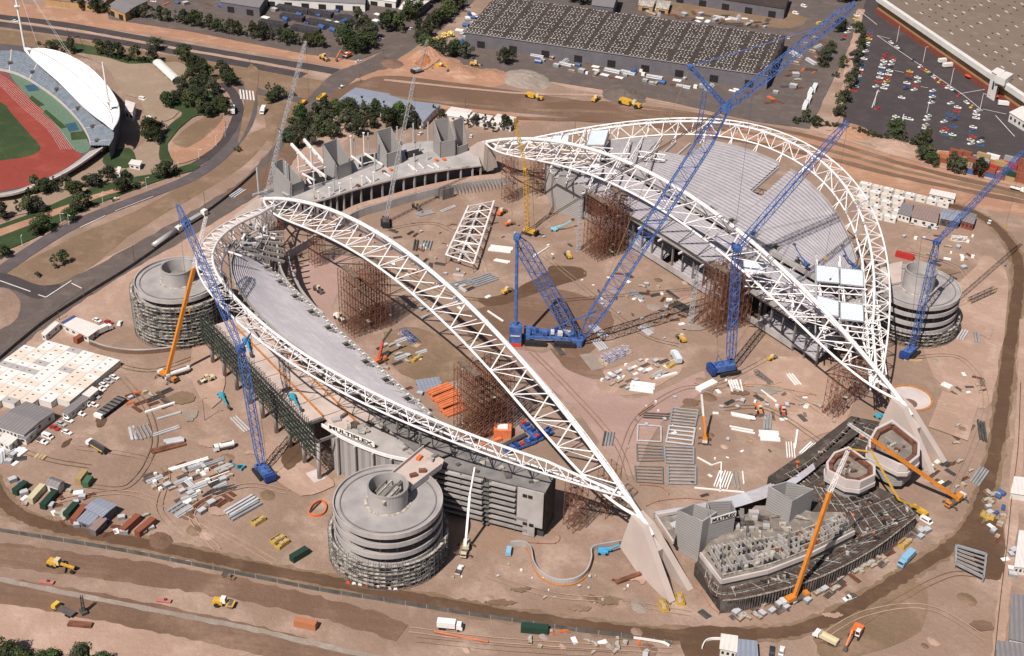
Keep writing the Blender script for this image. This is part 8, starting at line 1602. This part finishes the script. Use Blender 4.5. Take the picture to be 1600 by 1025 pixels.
# scattered stacks, generated area by area
def kit():
    K = {}
    def one(nm, cat, fn): t = thing(nm, 'x', cat); fn(t); K[nm] = Proto(t)
    one('timber_stack', 'timber', lambda t: [MB().box((0, 0, .25 + .36 * k), (4.2 - .3 * k, 1.5, .3)).build('board', (M_timb, M_rust, M_plank)[k], t) for k in range(3)])
    one('pipe_bundle', 'pipes', lambda t: [MB().tube((-3, y, z), (3, y, z), .3, 7).build('pipe', M_bar_s, t) for y, z in ((-.7, .3), (0, .3), (.7, .3), (-.35, .85), (.35, .85))])
    one('dark_bundle', 'steel bundle', lambda t: [MB().box((0, y, .25), (5.5, .3, .35)).build('bar', M_bar_d, t) for y in (-.9, -.3, .3, .9)])
    one('rusty_bundle', 'steel bundle', lambda t: [MB().box((0, y, .25), (5, .35, .4)).build('bar', M_rust, t) for y in (-.6, 0, .6)])
    one('white_plate', 'steel plates', lambda t: [MB().box((.1 * k, .1 * k, .12 + .2 * k), (3.2, 1.8, .14)).build('plate', M_bar_w, t) for k in range(2)])
    one('crate', 'crate', lambda t: (MB().box((0, 0, .6), (1.8, 1.5, 1.1)).build('box', M_timb, t), MB().box((0, 0, 1.2), (1.9, 1.6, .1)).build('lid', M_plank, t)))
    one('grey_bin', 'bin', lambda t: (MB().box((0, 0, .7), (2.4, 1.8, 1.3), 0, 1.1).build('body', M_bar_g, t), MB().box((0, 0, 1.4), (2.4, 1.8, .1)).build('lid', M_bar_s, t)))
    one('formwork_panel', 'formwork', lambda t: (MB().box((0, 0, .2), (3.6, 2.6, .2)).build('panel', M_form, t), MB().box((0, 0, .36), (3.4, .2, .12)).build('rib', M_rust, t)))
    one('blue_tank', 'tank', lambda t: (MB().tube((-1.3, 0, .9), (1.3, 0, .9), .85, 10).build('tank', paint('blue'), t), MB().box((0, 0, .15), (2.2, 1.2, .3)).build('cradle', M_bar_d, t)))
    one('pallet_load', 'pallet', lambda t: (MB().box((0, 0, .1), (1.5, 1.3, .2)).build('pallet', M_timb, t), MB().box((0, 0, .75), (1.3, 1.1, 1.1)).build('load', M_bar_w, t)))
    one('orange_bundle', 'steel bundle', lambda t: [MB().box((0, y, .3), (3.4, .4, .45)).build('bar', M_orng, t) for y in (-.5, .1)])
    return K
KIT = kit()
KN = {'timber_stack': 'tan timber stack', 'pipe_bundle': 'silver pipe bundle', 'dark_bundle': 'dark steel bundle', 'rusty_bundle': 'rusty steel bundle', 'white_plate': 'white plate pair', 'crate': 'timber crate', 'grey_bin': 'grey bin', 'formwork_panel': 'dark formwork panel', 'blue_tank': 'small blue tank', 'pallet_load': 'white pallet load', 'orange_bundle': 'orange steel bundle'}
def scatter(desc, group, poly, n, kinds, ang=None, s=(.8, 1.2), seed=1):
    rr = random.Random(seed); pts = []; xs = [p[0] for p in poly]; ys = [p[1] for p in poly]; tries = 0
    while len(pts) < n and tries < 4000:
        tries += 1; x, y = rr.uniform(min(xs), max(xs)), rr.uniform(min(ys), max(ys)); c = False; j = len(poly) - 1
        for i in range(len(poly)):
            if (poly[i][1] > y) != (poly[j][1] > y) and x < (poly[j][0] - poly[i][0]) * (y - poly[i][1]) / (poly[j][1] - poly[i][1]) + poly[i][0]: c = not c
            j = i
        if c and all((x - a) ** 2 + ((y - b) * 1.4) ** 2 > 50 for a, b in pts): pts.append((x, y))
    pts.sort(); cnt = {}
    for x, y in pts:
        k = rr.choice(kinds); j = cnt.get(k, 0); cnt[k] = j + 1; sc = rr.uniform(*s); az_ = (head(x, y, x + ang[0], y + ang[1]) + rr.choice((0, 0, 0, PI / 2)) + rr.uniform(-.12, .12)) if ang else rr.uniform(0, PI)
        lb = f'{ORD[min(j, 27)]} {KN[k]} from the left {desc}'
        if len(lb.split()) > 16: print('LONG', lb)
        KIT[k].put(G(x, y, 0), az_, lb, group, sc)
A_ = list(KN)
scatter('on the left apron below the girders', 'materials on the left apron', [(228, 745), (300, 720), (360, 718), (362, 748), (330, 765), (300, 790), (235, 770)], 46, ['timber_stack', 'crate', 'grey_bin', 'pipe_bundle', 'rusty_bundle', 'white_plate', 'formwork_panel', 'pallet_load'], (10, -4), seed=2)
scatter('on the apron left of the box sections', 'materials on the left apron', [(280, 780), (345, 745), (370, 760), (350, 790), (300, 815), (280, 805)], 20, ['grey_bin', 'dark_bundle', 'rusty_bundle', 'pipe_bundle', 'formwork_panel'], (10, -6), seed=3)
scatter('below the wrapped ramp tower', 'materials below the wrapped tower', [(200, 610), (262, 612), (266, 636), (245, 642), (204, 640)], 16, ['timber_stack', 'rusty_bundle', 'dark_bundle', 'crate', 'orange_bundle', 'grey_bin'], (10, -4), seed=4)
scatter('among the lower left workshops', 'materials among the workshops', [(18, 748), (70, 758), (130, 770), (160, 775), (240, 812), (240, 838), (150, 838), (100, 820), (30, 785)], 40, ['crate', 'rusty_bundle', 'grey_bin', 'timber_stack', 'blue_tank', 'white_plate', 'pallet_load'], None, seed=5)
scatter('at the left edge above the workshops', 'materials among the workshops', [(0, 705), (28, 700), (30, 728), (5, 730)], 7, ['grey_bin', 'white_plate', 'dark_bundle', 'pipe_bundle'], None, seed=6)
scatter('in the plate yard on the pitch', 'materials in the plate yard', [(936, 592), (985, 568), (1040, 556), (1058, 566), (1050, 580), (1000, 605), (960, 615)], 36, ['white_plate', 'grey_bin', 'dark_bundle', 'pipe_bundle', 'pallet_load', 'timber_stack', 'grey_bin'], (10, -5), (.7, 1.0), seed=7)
scatter('on the right of the pitch', 'materials on the right of the pitch', [(1130, 590), (1260, 620), (1310, 650), (1300, 680), (1240, 670), (1180, 660), (1130, 640), (1105, 660)], 34, ['white_plate', 'rusty_bundle', 'timber_stack', 'grey_bin', 'pallet_load', 'dark_bundle'], None, (.6, 1.0), seed=8)
scatter('left of mid field', 'materials left of mid field', [(560, 365), (640, 350), (700, 420), (790, 425), (770, 452), (690, 445), (600, 420)], 30, ['grey_bin', 'rusty_bundle', 'dark_bundle', 'white_plate', 'crate'], None, (.7, 1.0), seed=9)
scatter('near the foot of the far tiers', 'materials under the farther arch', [(960, 420), (1010, 430), (1060, 480), (1090, 500), (1060, 510), (990, 470)], 22, ['grey_bin', 'timber_stack', 'white_plate', 'rusty_bundle', 'dark_bundle', 'crate'], None, (.7, 1.0), seed=10)
scatter('between the arch tower and the damp oval', 'materials left of mid field', [(640, 470), (700, 450), (740, 440), (770, 460), (740, 480), (660, 500)], 14, ['grey_bin', 'pipe_bundle', 'dark_bundle', 'timber_stack', 'white_plate'], (10, -4), (.6, 1), seed=31)
scatter('on the pitch round the ladder frames', 'small items on the pitch', [(1000, 610), (1120, 615), (1220, 700), (1180, 750), (1100, 780), (1020, 775), (980, 700)], 24, ['grey_bin', 'rusty_bundle', 'dark_bundle', 'timber_stack', 'white_plate', 'pallet_load'], None, (.35, .7), seed=33)
scatter('on the far side of the damp oval', 'small items on the pitch', [(620, 345), (780, 345), (900, 380), (910, 410), (840, 400), (700, 400)], 24, ['grey_bin', 'rusty_bundle', 'dark_bundle', 'timber_stack', 'white_plate', 'pallet_load'], None, (.35, .7), seed=34)
scatter('between ramp tower and thrust block', 'small items in front of the louvres', [(690, 900), (780, 870), (960, 905), (1010, 930), (1000, 955), (760, 930)], 20, ['grey_bin', 'rusty_bundle', 'timber_stack', 'pallet_load', 'crate'], None, (.35, .65), seed=35)
scatter('on the far side of the giant crane', 'small items on the pitch', [(880, 420), (960, 430), (1080, 520), (1060, 545), (960, 500)], 20, ['grey_bin', 'rusty_bundle', 'dark_bundle', 'white_plate', 'crate'], None, (.35, .7), seed=36)
scatter('below the red crane', 'materials beside the red crane', [(560, 560), (640, 590), (690, 660), (650, 650), (580, 600)], 12, ['grey_bin', 'rusty_bundle', 'dark_bundle', 'timber_stack'], None, (.6, 1), seed=32)
scatter('beside the red crane on the pitch', 'materials beside the red crane', [(588, 540), (640, 530), (664, 548), (660, 575), (610, 575)], 14, ['grey_bin', 'pipe_bundle', 'dark_bundle', 'timber_stack', 'white_plate'], (10, -4), seed=11)
scatter('outside the formwork stand', 'materials outside the formwork stand', [(1140, 950), (1240, 938), (1310, 905), (1400, 850), (1436, 822), (1452, 830), (1400, 872), (1320, 918), (1262, 945), (1145, 975)], 52, ['timber_stack', 'formwork_panel', 'rusty_bundle', 'dark_bundle', 'grey_bin', 'crate', 'timber_stack'], (10, -6), seed=12)
scatter('right of the white parapet cores', 'materials by the right thrust block', [(1440, 720), (1500, 715), (1520, 740), (1500, 770), (1470, 765), (1440, 745)], 20, ['timber_stack', 'dark_bundle', 'rusty_bundle', 'crate', 'white_plate'], (10, -6), (.7, 1), seed=13)
scatter('beyond the damp track at the right edge', 'materials at the right edge', [(1540, 770), (1570, 765), (1568, 850), (1545, 845)], 16, ['grey_bin', 'blue_tank', 'crate', 'timber_stack', 'rusty_bundle', 'white_plate'], None, seed=14)
scatter('by the lower right huts', 'materials at the right edge', [(1566, 862), (1584, 862), (1582, 900), (1566, 900)], 5, ['orange_bundle', 'grey_bin', 'white_plate'], None, seed=15)
scatter('beyond the right ramp tower', 'materials beyond the right ramp tower', [(1400, 370), (1520, 360), (1530, 400), (1500, 450), (1470, 440), (1440, 385)], 22, ['white_plate', 'rusty_bundle', 'dark_bundle', 'timber_stack', 'grey_bin', 'pallet_load'], None, seed=16)
scatter('right of the far right crane', 'materials beyond the right ramp tower', [(1440, 570), (1540, 575), (1535, 660), (1500, 710), (1470, 660), (1460, 600)], 20, ['timber_stack', 'dark_bundle', 'rusty_bundle', 'white_plate', 'crate'], None, (.6, 1.0), seed=17)
scatter('at the bottom beside the site entrance', 'materials by the site entrance', [(800, 980), (860, 975), (980, 1000), (1040, 1015), (1000, 1030), (820, 1010)], 20, ['grey_bin', 'crate', 'orange_bundle', 'timber_stack', 'white_plate'], None, (.6, 1.0), seed=18)
scatter('in front of the great warehouse', 'stock in front of the great warehouse', [(832, 82), (1000, 108), (1110, 128), (1180, 140), (1170, 152), (1080, 140), (960, 125), (840, 104)], 48, ['white_plate', 'pipe_bundle', 'grey_bin', 'blue_tank', 'rusty_bundle', 'pallet_load', 'timber_stack'], (10, 2), (1.2, 1.9), seed=19)
scatter('behind the great warehouse', 'stock behind the great warehouse', [(1010, 14), (1200, 30), (1200, 46), (1100, 36), (1010, 24)], 40, ['grey_bin', 'pipe_bundle', 'dark_bundle', 'timber_stack', 'white_plate', 'rusty_bundle'], None, (1.1, 1.8), seed=20)
scatter('in the depot yard at top right', 'stock in the depot yard', [(1250, 60), (1290, 55), (1288, 100), (1260, 130), (1215, 165), (1190, 170), (1230, 120)], 26, ['grey_bin', 'dark_bundle', 'pipe_bundle', 'rusty_bundle', 'orange_bundle', 'timber_stack'], None, (1.2, 1.9), seed=21)
scatter('left of the great warehouse', 'stock left of the great warehouse', [(716, 45), (735, 20), (750, 22), (735, 55), (722, 72)], 14, ['white_plate', 'crate', 'grey_bin', 'blue_tank', 'orange_bundle'], None, (1.2, 1.8), seed=22)
scatter('in the yards along the top edge', 'stock in the top yards', [(250, 8), (340, 14), (420, 30), (520, 50), (560, 60), (540, 30), (600, 40), (600, 20), (400, 14), (260, 2)], 36, ['dark_bundle', 'white_plate', 'grey_bin', 'rusty_bundle', 'orange_bundle', 'blue_tank'], (10, 3), (1.2, 2.0), seed=23)
for k, (a, b) in enumerate((((432, 14), (482, 22)), ((485, 22), (520, 28)), ((525, 30), (572, 38)), ((408, 38), (448, 44)), ((440, 28), (475, 34)), ((480, 36), (512, 42)), ((512, 42), (542, 48)), ((400, 28 + 20), (455, 58)), ((458, 46), (500, 54)))):
    bars(f'{ORD[k]} long dark row of freight from the left in the top yard', a, b, 2, 3.2, 3.0, 3.2, pm('dark_freight', (.045, .04, .045), .8, .4, .5), 'freight_row', 'freight', 'freight', group='dark freight rows in the top yard')
for k, (x, y) in enumerate(((504, 158 - 62), (672, 93), (682, 89), (668, 101))): pass
for i, (x, y) in enumerate(((1517, 123), (1553, 153))):
    t = thing('red_canopy', ('upper' if i == 0 else 'lower') + ' orange red canopy beside the long white building', 'canopy', G(x, y, 0)); MB().tube((0, 0, 2.2), (0, 0, 3.2), 4.2, 10, 1.2).build('cover', pm('canopy_red', (.50, .06, .03), .6), t)
    for a in range(4): MB().tube((3.2 * math.cos(a * PI / 2), 3.2 * math.sin(a * PI / 2), 0), (3.2 * math.cos(a * PI / 2), 3.2 * math.sin(a * PI / 2), 2.3), .12, 4).build('post', M_bar_d, t)
